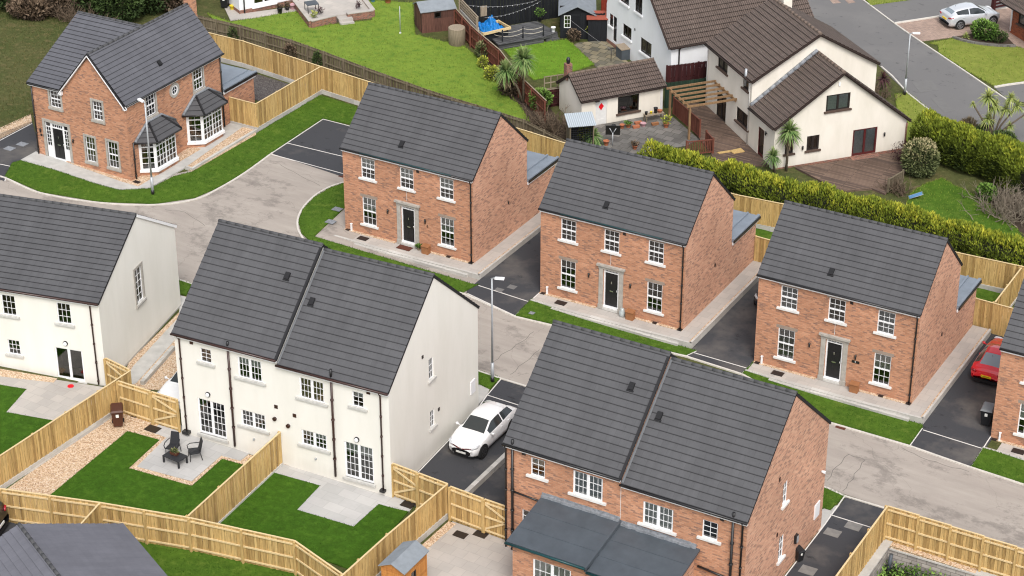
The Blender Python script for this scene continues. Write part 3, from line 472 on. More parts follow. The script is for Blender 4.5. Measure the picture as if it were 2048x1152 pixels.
def courses(m, p0, ud, up, L, S, c=.31, t=.03, ext=None, mat=0, edge=1, dx=0):
    """overlapping tile courses, each a tilted slab with a real front lip; ext(s) -> (u0, u1)"""
    p0, ud, up = Vector(p0), Vector(ud).normalized(), Vector(up).normalized(); n = ud.cross(up)
    if n.z < 0: n = -n
    k = 0; s = 0
    while s < S-.02:
        s2 = min(s+c, S); a0, b0 = ext(s) if ext else (0, L); a1, b1 = ext(s2) if ext else (0, L)
        if b0-a0 < .01: break
        A, B = p0+ud*a0+up*s+n*t, p0+ud*b0+up*s+n*t; C, D = p0+ud*b1+up*s2+n*.002, p0+ud*a1+up*s2+n*.002
        P = [A, B, C, D]; uv = [(a0, s), (b0, s), (b1, s2), (a1, s2)]
        if (B-A).cross(D-A).z < 0: P = P[::-1]; uv = uv[::-1]
        rh_ = .34 if t > .04 else .31; uv = [(q[0]+dx, q[1]/c*rh_) for q in uv]; m.face(P, mat, uv)
        E, G = p0+ud*a0+up*s-n*.005, p0+ud*b0+up*s-n*.005; m.face([E, G, B, A], edge); m.face([A, D, E], edge); m.face([B, G, C], edge); s = s2
def slab(m, p0, ud, up, L, S, th=.12, mat=1, ext=None):
    p0, ud, up = Vector(p0), Vector(ud).normalized(), Vector(up).normalized(); n = ud.cross(up)
    if n.z < 0: n = -n
    a0, b0 = ext(0) if ext else (0, L); a1, b1 = ext(S) if ext else (0, L); q = [p0+ud*a0, p0+ud*b0, p0+ud*b1+up*S, p0+ud*a1+up*S]
    m.hexa([p-n*th for p in q]+[p-n*.006 for p in q], mat)
def ridge(parent, a, b, mat='ridge_tile', r=.11, step=.45):
    m = MB(); a, b = Vector(a), Vector(b); L = (b-a).length; k = max(1, int(L/step)); d = (b-a)/k
    r *= .78; a = a-Vector((0, 0, .035)); [m.tube([a+d*i, a+d*(i+.97)], [r, r], 8) for i in range(k)]
    m.build('ridge_tiles', mat, parent)
def pipe(root, pts, r=.045, mat='black_plastic', brackets=True, name='downpipe'):
    m = MB(); m.tube(pts, r, 8)
    a, b = Vector(pts[-2]), Vector(pts[-1])
    if brackets:
        for k in range(1, int((a-b).length/1.1)+1): q = a+(b-a).normalized()*k*1.05; m.lathe([(r*1.5, -.04), (r*1.5, .04)], 8, 0, tuple(q))
    m.build(name, mat, root)
def small(root, name, mat, *boxes):
    m = MB()
    for b in boxes: m.box(*b)
    return m.build(name, mat, root)
def rooftop_vent(roof, p, up, mat='tile_edge'):
    up = Vector(up).normalized(); p = Vector(p); n = Vector((0, -up.z, up.y)); n = n if n.z > 0 else -n; m = MB(); x = Vector((1, 0, 0))
    q = [p-x*.12-up*.17, p+x*.12-up*.17, p+x*.12+up*.17, p-x*.12+up*.17]; m.hexa([a+n*.0 for a in q]+[a+n*.11 for a in q]); q = [p-x*.16-up*.24, p+x*.16-up*.24, p+x*.16-up*.17, p-x*.16-up*.17]; m.hexa([a for a in q]+[a+n*.05 for a in q]); m.build('roof_vent', mat, roof)
def panel_door(root, o, ud, w, h, mat='black_door', frame='upvc', fan=True):
    rz = math.atan2(ud[1], ud[0]); m = MB(); m.box(0, w, .05, .09, 0, h)
    for a, b in ((.12, .45), (.55, .88)):
        for c, d in ((.08, .40), (.47, .74), (.79, .94)): m.box(w*a, w*b, .038, .05, h*c, h*d); 
    d = m.build('door', mat, root, o, rz)
    k = MB(); k.box(w*.36, w*.64, .02, .038, h*.44, h*.475); k.box(w*.46, w*.54, .01, .038, h*.68, h*.75); k.build('letterbox', 'chrome', d); k = MB(); k.tube([(w*.93, .02, h*.45), (w*.93, .02, h*.52)], .02, 6); k.build('handle', 'chrome', d)
    f = MB(); f.box(-.07, 0, .0, .09, 0, h+.3); f.box(w, w+.07, .0, .09, 0, h+.3); f.box(0, w, .0, .09, h, h+.05); f.box(0, w, .0, .09, h+.25, h+.3); f.box(-.07, w+.07, -.06, .09, -.09, 0); f.build('door_frame', frame, root, o, rz)
    if fan:
        f = MB(); f.box(0, w, .07, .08, h+.05, h+.25); fl = f.build('fanlight', 'window_glass', root, o, rz); g = MB()
        if fan == 'cross':
            for i in range(4): a, b = w*i/4, w*(i+1)/4; g.beam((a, .06, h+.05), (b, .06, h+.25), .02, .02); g.beam((a, .06, h+.25), (b, .06, h+.05), .02, .02)
        else:
            for i in range(1, 5): g.box(w*i/5-.012, w*i/5+.012, .045, .065, h+.05, h+.25)
        g.build('glazing_bars', frame, fl)
    return d
def wall_lamp(root, p, n, mat='black_plastic'):
    m = MB(); n = Vector(n); p = Vector(p); q = p+n*.1; m.tube([q-Vector((0, 0, .12)), q+Vector((0, 0, .12))], .05, 8); m.beam(p, q, .05, .05); m.build('wall_lamp', mat, root)
def round_lamp(root, x, z): m = MB(); m.tube([(x, -.06, z), (x, 0, z)], .13, 14); a = m.build('wall_lamp', 'black_plastic', root); g = MB(); g.tube([(x, -.09, z), (x, -.055, z)], .10, 14); g.build('lamp_glass', 'upvc', a)
X3, Y3 = (1, 0, 0), (0, 1, 0); FR, RT = (0, -1, 0), (1, 0, 0)
# ------------------------------------------------------------------ the detached brick houses
DW, DD, DH, DR = 8.45, 5.83, 5.05, 7.79
WINS = [(1.22, 2.12, 3.47, 4.70), (3.77, 4.65, 3.47, 4.70), (6.33, 7.21, 3.47, 4.70), (1.22, 2.12, .62, 2.30), (6.33, 7.21, .62, 2.30)]
def detached(name, lab, x, y, z, rz, blinds, left, ramp=.45, pathleft=0, gutter='teal_gutter', fan='cross', number='6', W=DW):
    r = thing('brick_house', lab, 'house', (x, y, z), rz, 'detached brick houses with black front doors')
    m = MB(); door = (3.80, 4.68, .12, 2.52)
    wall(m, (0, 0, 0), X3, FR, W, -.9, DH, WINS+[door], 0, 0); wall(m, (W, 0, 0), Y3, RT, DD, -.9, DH, (), 1, 1, gable=[(DD/2, DR-.02)])
    wall(m, (0, 0, 0), Y3, (-1, 0, 0), DD, -.9, DH, (), 1, 1, gable=[(DD/2, DR-.02)]); wall(m, (0, DD, 0), X3, (0, 1, 0), W, -.9, DH, (), 0, 0)
    wall(m, (W, DD, 0), Y3, RT, 3.27, -.9, 2.45, (), 1, 1); wall(m, (3.2, DD+3.27, 0), X3, (0, 1, 0), W-3.2, -.9, 2.45, (), 0, 0); wall(m, (3.2, DD, 0), Y3, (-1, 0, 0), 3.27, -.9, 2.45, (), 1, 1)
    m.build('wall', ['brick', 'brick_pale'], r); fl = MB(); fl.box(.15, W-.15, .15, DD-.15, 2.55, 2.7); fl.build('floor_slab', 'dark_room', r)
    for w, b in zip(WINS, blinds): window(r, (0, 0, 0), X3, FR, w, sill='white_sill', sillx=.15, lintel='lintel_stone', blind=b, bfrac=.48 if b == 'blind' else (1 if b else 0))
    # roof
    up = Vector((0, DD/2+.1, DR-DH)); S = up.length; up.normalize(); mr = MB()
    courses(mr, (-.05, -.13, DH-.02), X3, up, W+.1, S+.04, dx=x); up2 = Vector((0, -(DD/2+.1), DR-DH)).normalized()
    courses(mr, (-.05, DD+.13, DH-.02), X3, up2, W+.1, S+.04, dx=x); slab(mr, (-.045, -.12, DH-.02), X3, up, W+.09, S, .10); slab(mr, (-.045, DD+.12, DH-.02), X3, up2, W+.09, S, .10)
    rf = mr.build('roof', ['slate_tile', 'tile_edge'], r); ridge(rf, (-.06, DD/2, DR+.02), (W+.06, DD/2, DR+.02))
    rooftop_vent(rf, Vector((3.55, -.13, DH))+up*1.05, up)
    g = MB(); g.tube([(-.05, -.19, DH-.04), (W+.05, -.19, DH-.04)], .055, 8); g.build('gutter', 'black_plastic', r); g = MB(); g.box(0, W, -.155, -.02, DH-.18, DH-.10); g.build('fascia', 'upvc', r)
    if gutter == 'teal_gutter': g = MB(); g.tube([(W*.15, -.2, DH-.005), (W*.85, -.2, DH-.005)], .035, 6); g.build('gutter_edge', 'teal_gutter', r)
    pipe(r, [(W-.12, -.17, DH-.05), (W-.12, -.06, DH-.35), (W-.12, -.06, .05)], .04)
    # front door with stone surround
    panel_door(r, (3.87, 0.02, .22), X3, .74, 1.98, fan=fan); s = MB()
    for a in (3.5, 4.68): s.box(a, a+.30, -.09, .05, .0, .25); s.box(a+.03, a+.27, -.06, .05, .25, 2.38)
    s.box(3.50, 4.98, -.07, .05, 2.38, 2.55); s.box(3.42, 5.06, -.16, .05, 2.55, 2.66); s.build('door_surround', 'stone_surround', r); small(r, 'door_step', 'stone_sill', (3.8, 4.68, -.12, .1, 0, .12))
    wall_lamp(r, (2.95, 0, 1.82), FR); wall_lamp(r, (5.40, 0, 1.82), FR); small(r, 'air_vent', 'dark_frame', (4.86, 5.02, -.02, .02, 4.62, 4.77)); small(r, 'air_vent', 'dark_frame', (W-.02, W+.03, 3.7, 3.82, 2.0, 2.16))
    small(r, 'expansion_joint', 'white_sill', (4.175, 4.195, -.004, .0, 2.7, 3.3)); small(r, 'service_pipe', 'upvc', (.42, .50, -.12, -.03, 0, .42)); small(r, 'service_hatch', 'upvc', (.40, .52, -.13, -.02, .42, .46))
    for a, mt in (((.1, .35, -.2, .0, 0, .03), 'black_plastic'), ((6.75, 7.0, -.17, .0, 0, .03), 'black_plastic'), ((W-.25, W, -.2, .02, 0, .04), 'black_plastic')): small(r, 'gully', mt, a)
    # flat roofed back part
    e = MB(); e.box(3.1, W+.10, DD+.02, DD+3.5, 2.50, 2.62); e.box(W-.62, W-.52, DD+.3, DD+3.4, 2.62, 2.74); e.box(W-.03, W+.12, DD+.03, DD+3.52, 2.62, 2.70); e.build('flat_roof', 'flat_roof', r)
    e = MB(); e.box(W+.10, W+.17, DD+.02, DD+3.5, 2.47, 2.60); e.build('roof_gutter', 'black_plastic', r); e = MB(); e.box(W+.02, W+.085, DD+.02, DD+3.45, 2.33, 2.5); e.build('roof_fascia', 'upvc', r)
    # raised path on a block plinth
    p = thing('raised_path', 'raised concrete slab path with block edge round the '+left, 'path', (x, y, z), rz, 'raised paths round the brick houses'); q = MB()
    q.box(pathleft, W+.88, -1.0, 0, -1.2, -.02, 1, 0); q.box(W, W+.88, 0, 9.15, -1.2, -.02, 1, 0); q.build('slab', ['paving', 'concrete'], p)
    g = MB(); g.box(.0, 3.4, -.16, 0, -.02, .015); g.box(5.2, W, -.16, 0, -.02, .015); g.box(W+.82, W+.9, -.95, 9.1, -.02, .015); g.build('gravel_edge', 'gravel', p)
    g = MB(); n = 14
    for i in range(n):
        a, b = pathleft+(W+1.0-pathleft)*i/n, pathleft+(W+1.0-pathleft)*(i+1)/n; f = lambda u: -1.12-.10*math.sin(math.pi*max(0, min(1, u/W)))
        g.hexa([(a, f(a), -1.2), (b, f(b), -1.2), (b, -1.0, -1.2), (a, -1.0, -1.2), (a, f(a), .03), (b, f(b), .03), (b, -1.0, .03), (a, -1.0, .03)])
        if 1 < a < W: h = min(-.03, gz(x+a)-z+.17); g.hexa([(a, f(a)-.17, -1.2), (b, f(b)-.17, -1.2), (b, f(b)+.02, -1.2), (a, f(a)+.02, -1.2), (a, f(a)-.17, h), (b, f(b)-.17, h), (b, f(b)+.02, h), (a, f(a)+.02, h)])
    g.box(W+.9, W+1.02, -1.1, 9.12, -1.2, .03); g.build('block_edge', 'concrete_block', p); dc = MB(); dc.box(1.25, 1.85, -.75, -.35, -.02, .012); dc.build('drain_cover', 'dark_frame', p)
    b = thing('parcel_box', 'brown timber parcel box by the right window of the '+left, 'box', (x, y, z), rz, 'timber parcel boxes beside the front doors'); b.location = Matrix.Rotation(rz, 3, 'Z')@Vector((5.55, -.30, 0))+Vector((x, y, z))
    q = MB(); q.box(-.21, .21, -.14, .14, -.02, .42); q.build('box_body', 'parcel_wood', b); q = MB(); q.hexa([(-.24, -.18, .42), (.24, -.18, .42), (.24, .16, .47), (-.24, .16, .47), (-.24, -.18, .45), (.24, -.18, .45), (.24, .16, .50), (-.24, .16, .50)]); q.build('lid', 'parcel_wood', b)
    return r
hB = detached('B', 'detached brick house left of the middle with pale blinds and a brown doormat', -12.912, .6244, .3445, -.0084, ['blind']*5, 'first brick house', pathleft=-.05)
m = MB(); m.face([(-.9, 1.3, .0), (-.9, -.65, .0), (-.05, -1.12, .0), (-.05, 1.3, .0)]); m.face([(-.9, -.65, 0), (-.9, -.65, -.6), (-.05, -1.12, -.6), (-.05, -1.12, 0)]); m.build('path', 'concrete', None, (-12.912, .6244, .34), -.0084, label='pale concrete path corner at the left end of the first brick house', kind='structure')
hC = detached('C', 'middle detached brick house with bare black looking windows and a glass jar by the door', 0, 0, 0, 0, [None]*5, 'second brick house')
hD = detached('D', 'detached brick house right of the middle with grey blinds and a house number plate', 12.7267, -.5212, -.3827, -.0014, ['curtain_grey', None, 'curtain_grey', 'curtain_grey', 'blind'], 'third brick house', gutter='black_plastic', fan='bars')
hH = detached('H', 'brick house cut off by the right edge of the picture', 25.38, -.95, -.81, 0, ['blind']*5, 'brick house at the right edge', gutter='black_plastic', pathleft=-.32)
m = MB(); m.box(5.2, 5.6, -.02, 0, 1.42, 1.56); m.build('number_plate', 'black_plastic', hD)
def text(name, body, size, root, loc, rot, mat, **k):
    c = bpy.data.curves.new(name, 'FONT'); c.body = body; c.size = size; c.align_x = 'CENTER'; c.align_y = 'CENTER'; c.extrude = .003; me0 = bpy.data.objects.new('t', c); COL.objects.link(me0); dg = bpy.context.evaluated_depsgraph_get(); me = bpy.data.meshes.new_from_object(me0.evaluated_get(dg)); bpy.data.objects.remove(me0)
    me.materials.clear(); me.materials.append(MAT[mat]); o = obj(name, me, root, loc, 0, **k); o.rotation_euler = rot; return o
text('house_number', '6', .26, hB, (5.5, -.012, 1.5), (math.pi/2, 0, 0), 'black_plastic'); text('house_number', '8', .12, hD, (5.4, -.03, 1.49), (math.pi/2, 0, 0), 'white_plate')
# ------------------------------------------------------------------ the semi detached pairs
SW, SD, SH, SR, PX0 = 11.38, 8.68, 5.5, 9.31, 5.6
def semi(name, lab, x, y, z, rz, wins, doors, walls, sill, fr, side, dz=-.23, lint=None, group='semi detached pairs'):
    r = thing(name, lab, 'house', (x, y, z), rz, group); m = MB(); hl = [w[:4] for w in wins if w[0] < PX0]+[d[:4] for d in doors if d[0] < PX0]; hr = [(w[0]-PX0, w[1]-PX0, w[2], w[3]) for w in wins+doors if w[0] > PX0]
    wall(m, (0, 0, 0), X3, FR, PX0, -1.2, SH-.02, hl, 0, 0); wall(m, (PX0, 0, 0), X3, FR, SW-PX0, -1.2, SH+dz-.02, hr, 0, 0)
    wall(m, (SW, 0, 0), Y3, RT, SD, -1.2, SH+dz, [s[:4] for s in side], 1, 1, gable=[(SD/2, SR+dz-.02)]); wall(m, (0, 0, 0), Y3, (-1, 0, 0), SD, -1.2, SH, (), 1, 1, gable=[(SD/2, SR-.02)]); wall(m, (0, SD, 0), X3, (0, 1, 0), SW, -1.2, SH+dz, (), 0, 0)
    wall(m, (PX0+.02, 0, 0), Y3, RT, SD, SH+dz-.2, SH, (), 1, 1, gable=[(SD/2, SR-.02)]); m.build('wall', walls, r); fl = MB(); fl.box(.15, SW-.15, .15, SD-.15, 2.5, 2.7); fl.build('floor_slab', 'dark_room', r)
    up = Vector((0, SD/2+.1, SR-SH)); S = up.length; up.normalize(); up2 = Vector((0, -up.y, up.z)); mr = MB()
    for a, b, d in ((-.05, PX0+.04, 0), (PX0+.05, SW+.05, dz)):
        for p, u in (((a, -.13, SH-.02+d), up), ((a, SD+.13, SH-.02+d), up2)): courses(mr, p, X3, u, b-a, S+.04, .335, dx=x); slab(mr, (a+.004, p[1]-.01*(1 if p[1] < 0 else -1), p[2]), X3, u, b-a-.008, S, .12)
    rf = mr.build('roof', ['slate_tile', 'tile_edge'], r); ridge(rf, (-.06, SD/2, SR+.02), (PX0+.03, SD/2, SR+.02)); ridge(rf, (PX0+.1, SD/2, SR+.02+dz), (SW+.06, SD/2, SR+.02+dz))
    q = MB(); q.hexa([(PX0+.06, -.1, SH+dz+.03), (PX0+.16, -.1, SH+dz+.03), tuple(Vector((PX0+.16, -.1, SH+dz+.03))+up*S), tuple(Vector((PX0+.06, -.1, SH+dz+.03))+up*S), (PX0+.06, -.1, SH+dz+.06), (PX0+.16, -.1, SH+dz+.06), tuple(Vector((PX0+.16, -.1, SH+dz+.06))+up*S), tuple(Vector((PX0+.06, -.1, SH+dz+.06))+up*S)]); q.build('lead_flashing', 'lead_dark', rf)
    q = MB()
    for i in range(17): s0 = Vector((PX0+.0, -.12, SH+.0))+up*(.335*i); q.beam(s0, s0+up*.325, .11, .07, up=(0, -up.z, up.y))
    q.build('verge_cap', 'black_plastic', rf)
    for px, ss, d in ((4.55, S*.68, 0), (6.15, S*.56, dz)): rooftop_vent(rf, Vector((px, -.13, SH+d))+up*ss, up)
    for a, b, d in ((-.05, PX0+.04, 0), (PX0+.02, SW+.06, dz)):
        g = MB(); g.tube([(a, -.19, SH-.05+d), (b, -.19, SH-.05+d)], .055, 8); g.build('gutter', fr, r); g = MB(); g.box(a+.05, b-.03, -.15, -.02, SH-.19+d, SH-.1+d); g.build('fascia', 'upvc', r)
    for w in wins: window(r, (0, 0, 0), X3, FR, w[:4], cols=w[4], rows=w[5], sash=False, dbl=w[6], sill=sill, sillx=.2, blind=w[7], bfrac=w[8], lintel=lint)
    for w in doors: window(r, (0, 0, 0), X3, FR, w[:4], cols=3, rows=5, sash=False, dbl=True, sill=None, blind=w[4], bfrac=w[5], door=True)
    for w in side: window(r, (SW, 0, 0), Y3, RT, w[:4], cols=2, rows=3, sash=False, sill=sill, sillx=.14)
    return r
EW = [(1.4, 2.0, 4.25, 5.0, 2, 3, False, None, 0), (3.44, 4.74, 3.97, 5.07, 3, 3, True, 'blind', .35), (6.73, 8.03, 3.74, 4.82, 3, 3, True, 'blind_tan', 1), (9.5, 10.08, 4.03, 4.82, 2, 3, False, 'blind', .4), (3.43, 4.77, 1.37, 2.22, 3, 3, True, None, 0), (6.7, 8.05, 1.22, 2.03, 3, 3, True, 'blind', .35)]
ED = [(1.02, 2.54, .28, 2.2, None, 0), (8.97, 10.48, .12, 2.02, 'blind', .3)]
hE = semi('cream_house', 'cream rendered semi detached pair with back gardens and two patios', -7.7707, -21.1247, .2427, .0581, EW, ED, ['cream_render', 'cream_render'], 'stone_sill', 'brown_plastic', [(3.75, 4.2, 3.82, 4.92), (3.78, 4.2, 1.2, 2.12)], group='pairs of semi detached houses')
pipe(hE, [(3.0, -.06, 5.75), (3.0, -.06, 5.4)], .06, 'black_plastic', False, 'soil_vent_pipe'); pipe(hE, [(3.0, -.07, 5.35), (3.0, -.07, .1)], .055, 'brown_plastic'); pipe(hE, [(8.47, -.06, 5.7), (8.47, -.06, 5.2)], .06, 'black_plastic', False, 'soil_vent_pipe'); pipe(hE, [(8.47, -.07, 5.15), (8.47, -.07, 0)], .055, 'brown_plastic')
pipe(hE, [(.22, -.17, 5.45), (.3, -.06, 5.2), (.3, -.06, .25)], .04, 'brown_plastic'); pipe(hE, [(10.95, -.17, 5.2), (10.98, -.06, 4.95), (10.98, -.06, 0)], .04, 'brown_plastic'); small(hE, 'gully', 'black_plastic', (10.85, 11.1, -.2, 0, -.1, .02)); small(hE, 'gully', 'black_plastic', (.15, .5, -.25, 0, .1, .24))
round_lamp(hE, 1.66, 2.55); round_lamp(hE, 9.66, 2.3)
for a, b in ((.95, 5.16), (5.4, 2.88), (6.38, 2.67), (10.35, 4.96)): small(hE, 'air_vent', 'brown_plastic', (a-.09, a+.09, -.025, .02, b-.09, b+.09))
for a, b in ((5.3, 2.21), (6.02, 2.03)): m = MB(); m.tube([(a, -.09, b), (a, 0, b)], .1, 12); m.build('flue', 'brown_plastic', hE)
for a, b in ((3.17, 5.4), (4.61, 1.83)): small(hE, 'air_vent', 'dark_frame', (SW-.02, SW+.03, a-.07, a+.07, b-.08, b+.08))
small(hE, 'meter_box', 'upvc', (SW-.02, SW+.05, 7.83, 8.28, .86, 1.57)); small(hE, 'outside_tap', 'galvanised', (4.05, 4.12, -.1, 0, .72, .8)); small(hE, 'outside_tap', 'galvanised', (7.4, 7.47, -.1, 0, .6, .68))
small(hE, 'threshold', 'stone_sill', (.92, 2.64, -.12, .05, .16, .28)); small(hE, 'threshold', 'stone_sill', (8.87, 10.58, -.12, .05, .0, .12))
FWN = [(1.27, 1.95, 4.22, 5.12, 2, 3, False, 'blind', .5), (3.32, 4.74, 3.97, 5.12, 3, 3, True, 'curtain_grey', 1), (6.65, 8.05, 3.56, 4.66, 3, 3, True, 'blind', 1), (9.39, 10.08, 3.80, 4.67, 2, 3, False, None, 0), (.84, 1.6, 1.35, 2.3, 2, 3, False, None, 0)]
hF = semi('brick_house', 'brick semi detached pair in the foreground with a dark flat roofed back extension', 9.8262, -20.9395, -.3852, -.0027, FWN, [], ['brick', 'brick_pale'], 'white_sill', 'black_plastic', [(3.72, 4.2, 3.78, 4.9), (3.66, 4.2, .95, 2.15)], group='pairs of semi detached houses')
pipe(hF, [(.4, -.06, 5.75), (.4, -.06, 5.3)], .065, 'black_plastic', False, 'soil_vent_pipe'); pipe(hF, [(.4, -.08, 5.3), (.4, -.08, -.6)], .06); pipe(hF, [(.06, -.17, 5.4), (.06, -.06, 5.2), (.06, -.06, -.2)], .045); pipe(hF, [(10.78, -.06, 5.5), (10.78, -.06, 5.1)], .065, 'black_plastic', False, 'soil_vent_pipe'); pipe(hF, [(10.78, -.08, 5.05), (10.78, -.08, -.6)], .06); pipe(hF, [(11.2, -.17, 5.2), (11.2, -.06, 5.0), (11.2, -.06, -.6)], .045)
pipe(hF, [(.4, -.1, 3.15), (1.9, -.1, 3.05)], .045, brackets=False, name='waste_pipe'); pipe(hF, [(9.3, -.1, 2.35), (10.75, -.1, 2.2)], .05, brackets=False, name='waste_pipe')
for a, b in ((.92, 5.2), (10.25, 4.98)): small(hF, 'air_vent', 'dark_frame', (a-.09, a+.09, -.025, .02, b-.09, b+.09))
for a, b in ((3.19, 5.45), (3.35, 2.55), (1.4, 1.4)): small(hF, 'air_vent', 'brown_plastic', (SW-.02, SW+.03, a-.06, a+.06, b-.09, b+.09))
small(hF, 'expansion_joint', 'white_sill', (5.59, 5.61, -.004, 0, 3.4, 5.25)); small(hF, 'meter_box', 'upvc', (SW-.02, SW+.05, 7.65, 8.2, .74, 1.5)); m = MB(); m.tube([(SW, 8.2, 3.0), (SW+.18, 8.2, 3.0)], .07, 8); m.build('security_camera', 'upvc', hF)
m = MB(); m.box(SW, SW+.12, 5.4, 5.65, .85, 1.25); c = m.build('car_charger', 'black_plastic', hF); m = MB(); m.box(SW+.12, SW+.15, 5.45, 5.6, .9, 1.2); m.build('charger_cover', 'galvanised', c)
# back extension: two lean-to roofs of bituminous felt
def lean_to(r, x0, x1, zt, zf, y1=-3.15):
    m = MB(); m.hexa([(x0, y1, zf-.09), (x1, y1, zf-.09), (x1, -.01, zt-.09), (x0, -.01, zt-.09), (x0, y1, zf), (x1, y1, zf), (x1, -.01, zt), (x0, -.01, zt)]); f = m.build('flat_roof', 'flat_roof_dark', r)
    s = MB(); k = 3
    for i in range(1, k): x = x0+(x1-x0)*i/k; y = y1; s.hexa([(x0+.02, y1*i/k-.03, zf+(zt-zf)*(1-i/k)+.001), (x1-.02, y1*i/k-.03, zf+(zt-zf)*(1-i/k)+.001), (x1-.02, y1*i/k+.03, zf+(zt-zf)*(1-i/k)+.014), (x0+.02, y1*i/k+.03, zf+(zt-zf)*(1-i/k)+.014), (x0+.02, y1*i/k-.03, zf+(zt-zf)*(1-i/k)+.012), (x1-.02, y1*i/k-.03, zf+(zt-zf)*(1-i/k)+.012), (x1-.02, y1*i/k+.03, zf+(zt-zf)*(1-i/k)+.024), (x0+.02, y1*i/k+.03, zf+(zt-zf)*(1-i/k)+.024)])
    s.build('roof_seam', 'flat_roof_dark', f); g = MB(); g.tube([(x0, y1-.07, zf-.04), (x1, y1-.07, zf-.04)], .06, 8); g.build('roof_gutter', 'teal_gutter', r)
    l = MB()
    for i in range(int((x1-x0)/.25)): a = x0+.25*i; h = random.uniform(.02, .05); l.box(a, a+.26, -.10-random.random()*.05, 0, zt-.02, zt+.06+h); l.box(a, a+.26, -.03, 0, zt+.06, zt+.16+h)
    l.build('lead_flashing', 'lead', f)
lean_to(hF, 1.83, 5.62, 3.32, 2.86); lean_to(hF, 5.66, 9.35, 3.16, 2.66, -3.1)
m = MB(); m.box(5.60, 5.68, -3.2, -.02, 2.7, 2.78); m.hexa([(5.58, -3.2, 2.66), (5.68, -3.2, 2.66), (5.68, -.02, 3.2), (5.58, -.02, 3.2), (5.58, -3.2, 2.9), (5.68, -3.2, 2.9), (5.68, -.02, 3.36), (5.58, -.02, 3.36)]); m.build('roof_upstand', 'flat_roof_dark', hF)
m = MB(); wall(m, (2.05, -2.95, 0), X3, FR, 7.05, -1.5, 2.55, [(.98, 2.8, .2, 2.28)], 0, 0); wall(m, (9.1, -2.95, 0), Y3, RT, 2.94, -1.5, 2.55, [], 1, 1, gable=[(2.94, 3.0)]); wall(m, (2.05, -2.95, 0), Y3, (-1, 0, 0), 2.94, -1.5, 2.75, [], 1, 1, gable=[(2.94, 3.2)]); m.build('extension_wall', ['brick', 'brick_pale'], hF); window(hF, (2.05, -2.95, 0), X3, FR, (.98, 2.8, .2, 2.28), cols=3, rows=4, sash=False, dbl=True, sill='white_sill', blind='blind', bfrac=.8); pipe(hF, [(9.2, -2.9, 2.5), (9.2, -2.9, -.6)], .045)
# ------------------------------------------------------------------ cream house at the left edge
AL, AD_, AH, AR = 14.5, 8.58, 4.70, 7.32
r = thing('cream_house', 'cream rendered house cut off by the left edge of the picture', 'house', (-13.4629, -19.7205, .3993), .2193)
AWN = [(-5.32, -4.56, 3.17, 4.30), (-2.31, -1.56, 3.18, 4.33), (-5.28, -4.60, .95, 1.78)]; AD = (-2.69, -1.18, .02, 1.77)
m = MB(); wall(m, (-AL, 0, 0), X3, FR, AL, -.8, AH, [(a+AL, b+AL, c, d) for a, b, c, d in AWN+[AD]], 0, 0); wall(m, (0, 0, 0), Y3, RT, AD_, -.8, AH, [(3.85, 4.6, 2.55, 4.45)], 0, 0, gable=[(AD_, AH+1.55-1.55+.01), (4.47, AR-.02)] if 0 else [(4.47, AR-.02)])
wall(m, (-AL, 0, 0), Y3, (-1, 0, 0), AD_, -.8, AH, (), gable=[(4.47, AR-.02)]); wall(m, (-AL, AD_, 0), X3, (0, 1, 0), AL, -.8, AH, ()); m.build('wall', 'cream_render', r); m = MB(); m.box(-AL+.2, -.2, .2, AD_-.2, 2.3, 2.45); m.build('floor_slab', 'dark_room', r)
for w, bl in zip(AWN, (None, None, None)): window(r, (0, 0, 0), X3, FR, w, cols=3, rows=3 if w[3] > 3 else 3, sash=False, sill='stone_sill', sillx=.16)
window(r, (0, 0, 0), X3, FR, AD, cols=1, rows=1, sash=False, dbl=True, sill=None, door=True); window(r, (0, 0, 0), Y3, RT, (3.85, 4.6, 2.55, 4.45), cols=2, rows=5, sash=False, sill='stone_sill', surround='stone_surround')
up = Vector((0, 4.57, AR-AH)); S = up.length; up.normalize(); up2 = Vector((0, -4.2, AR-AH)).normalized(); S2 = math.hypot(4.2, AR-AH); mr = MB()
courses(mr, (-AL-.05, -.13, AH-.02), X3, up, AL+.12, S+.04, .31); slab(mr, (-AL-.04, -.12, AH-.02), X3, up, AL+.10, S, .12); courses(mr, (-AL-.05, AD_+.13, AH-.02), X3, up2, AL+.12, S2, .31); slab(mr, (-AL-.04, AD_+.12, AH-.02), X3, up2, AL+.10, S2, .12)
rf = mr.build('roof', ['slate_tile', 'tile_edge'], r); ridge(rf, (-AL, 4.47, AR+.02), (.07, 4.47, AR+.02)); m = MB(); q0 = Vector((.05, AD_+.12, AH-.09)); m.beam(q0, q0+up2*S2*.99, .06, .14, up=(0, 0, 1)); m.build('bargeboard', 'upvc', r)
g = MB(); g.tube([(-AL, -.19, AH-.05), (.06, -.19, AH-.05)], .055, 8); g.build('gutter', 'brown_plastic', r); m = MB(); m.box(-AL, 0, -.15, -.02, AH-.18, AH-.1); m.build('fascia', 'upvc', r); m = MB(); m.box(-AL, -2.75, -.02, .02, -.8, .02); m.box(-1.1, .02, -.02, .02, -.8, .02); m.box(-.0, .02, -.02, AD_, -.8, .1); m.build('plinth', 'plinth_band', r)
pipe(r, [(-.52, -.17, AH-.05), (-.45, -.06, AH-.25), (-.42, -.06, .05)], .04, 'brown_plastic'); round_lamp(r, -2.03, 2.08); small(r, 'threshold', 'stone_sill', (-2.8, -1.05, -.12, .05, -.14, .0))
hA = r
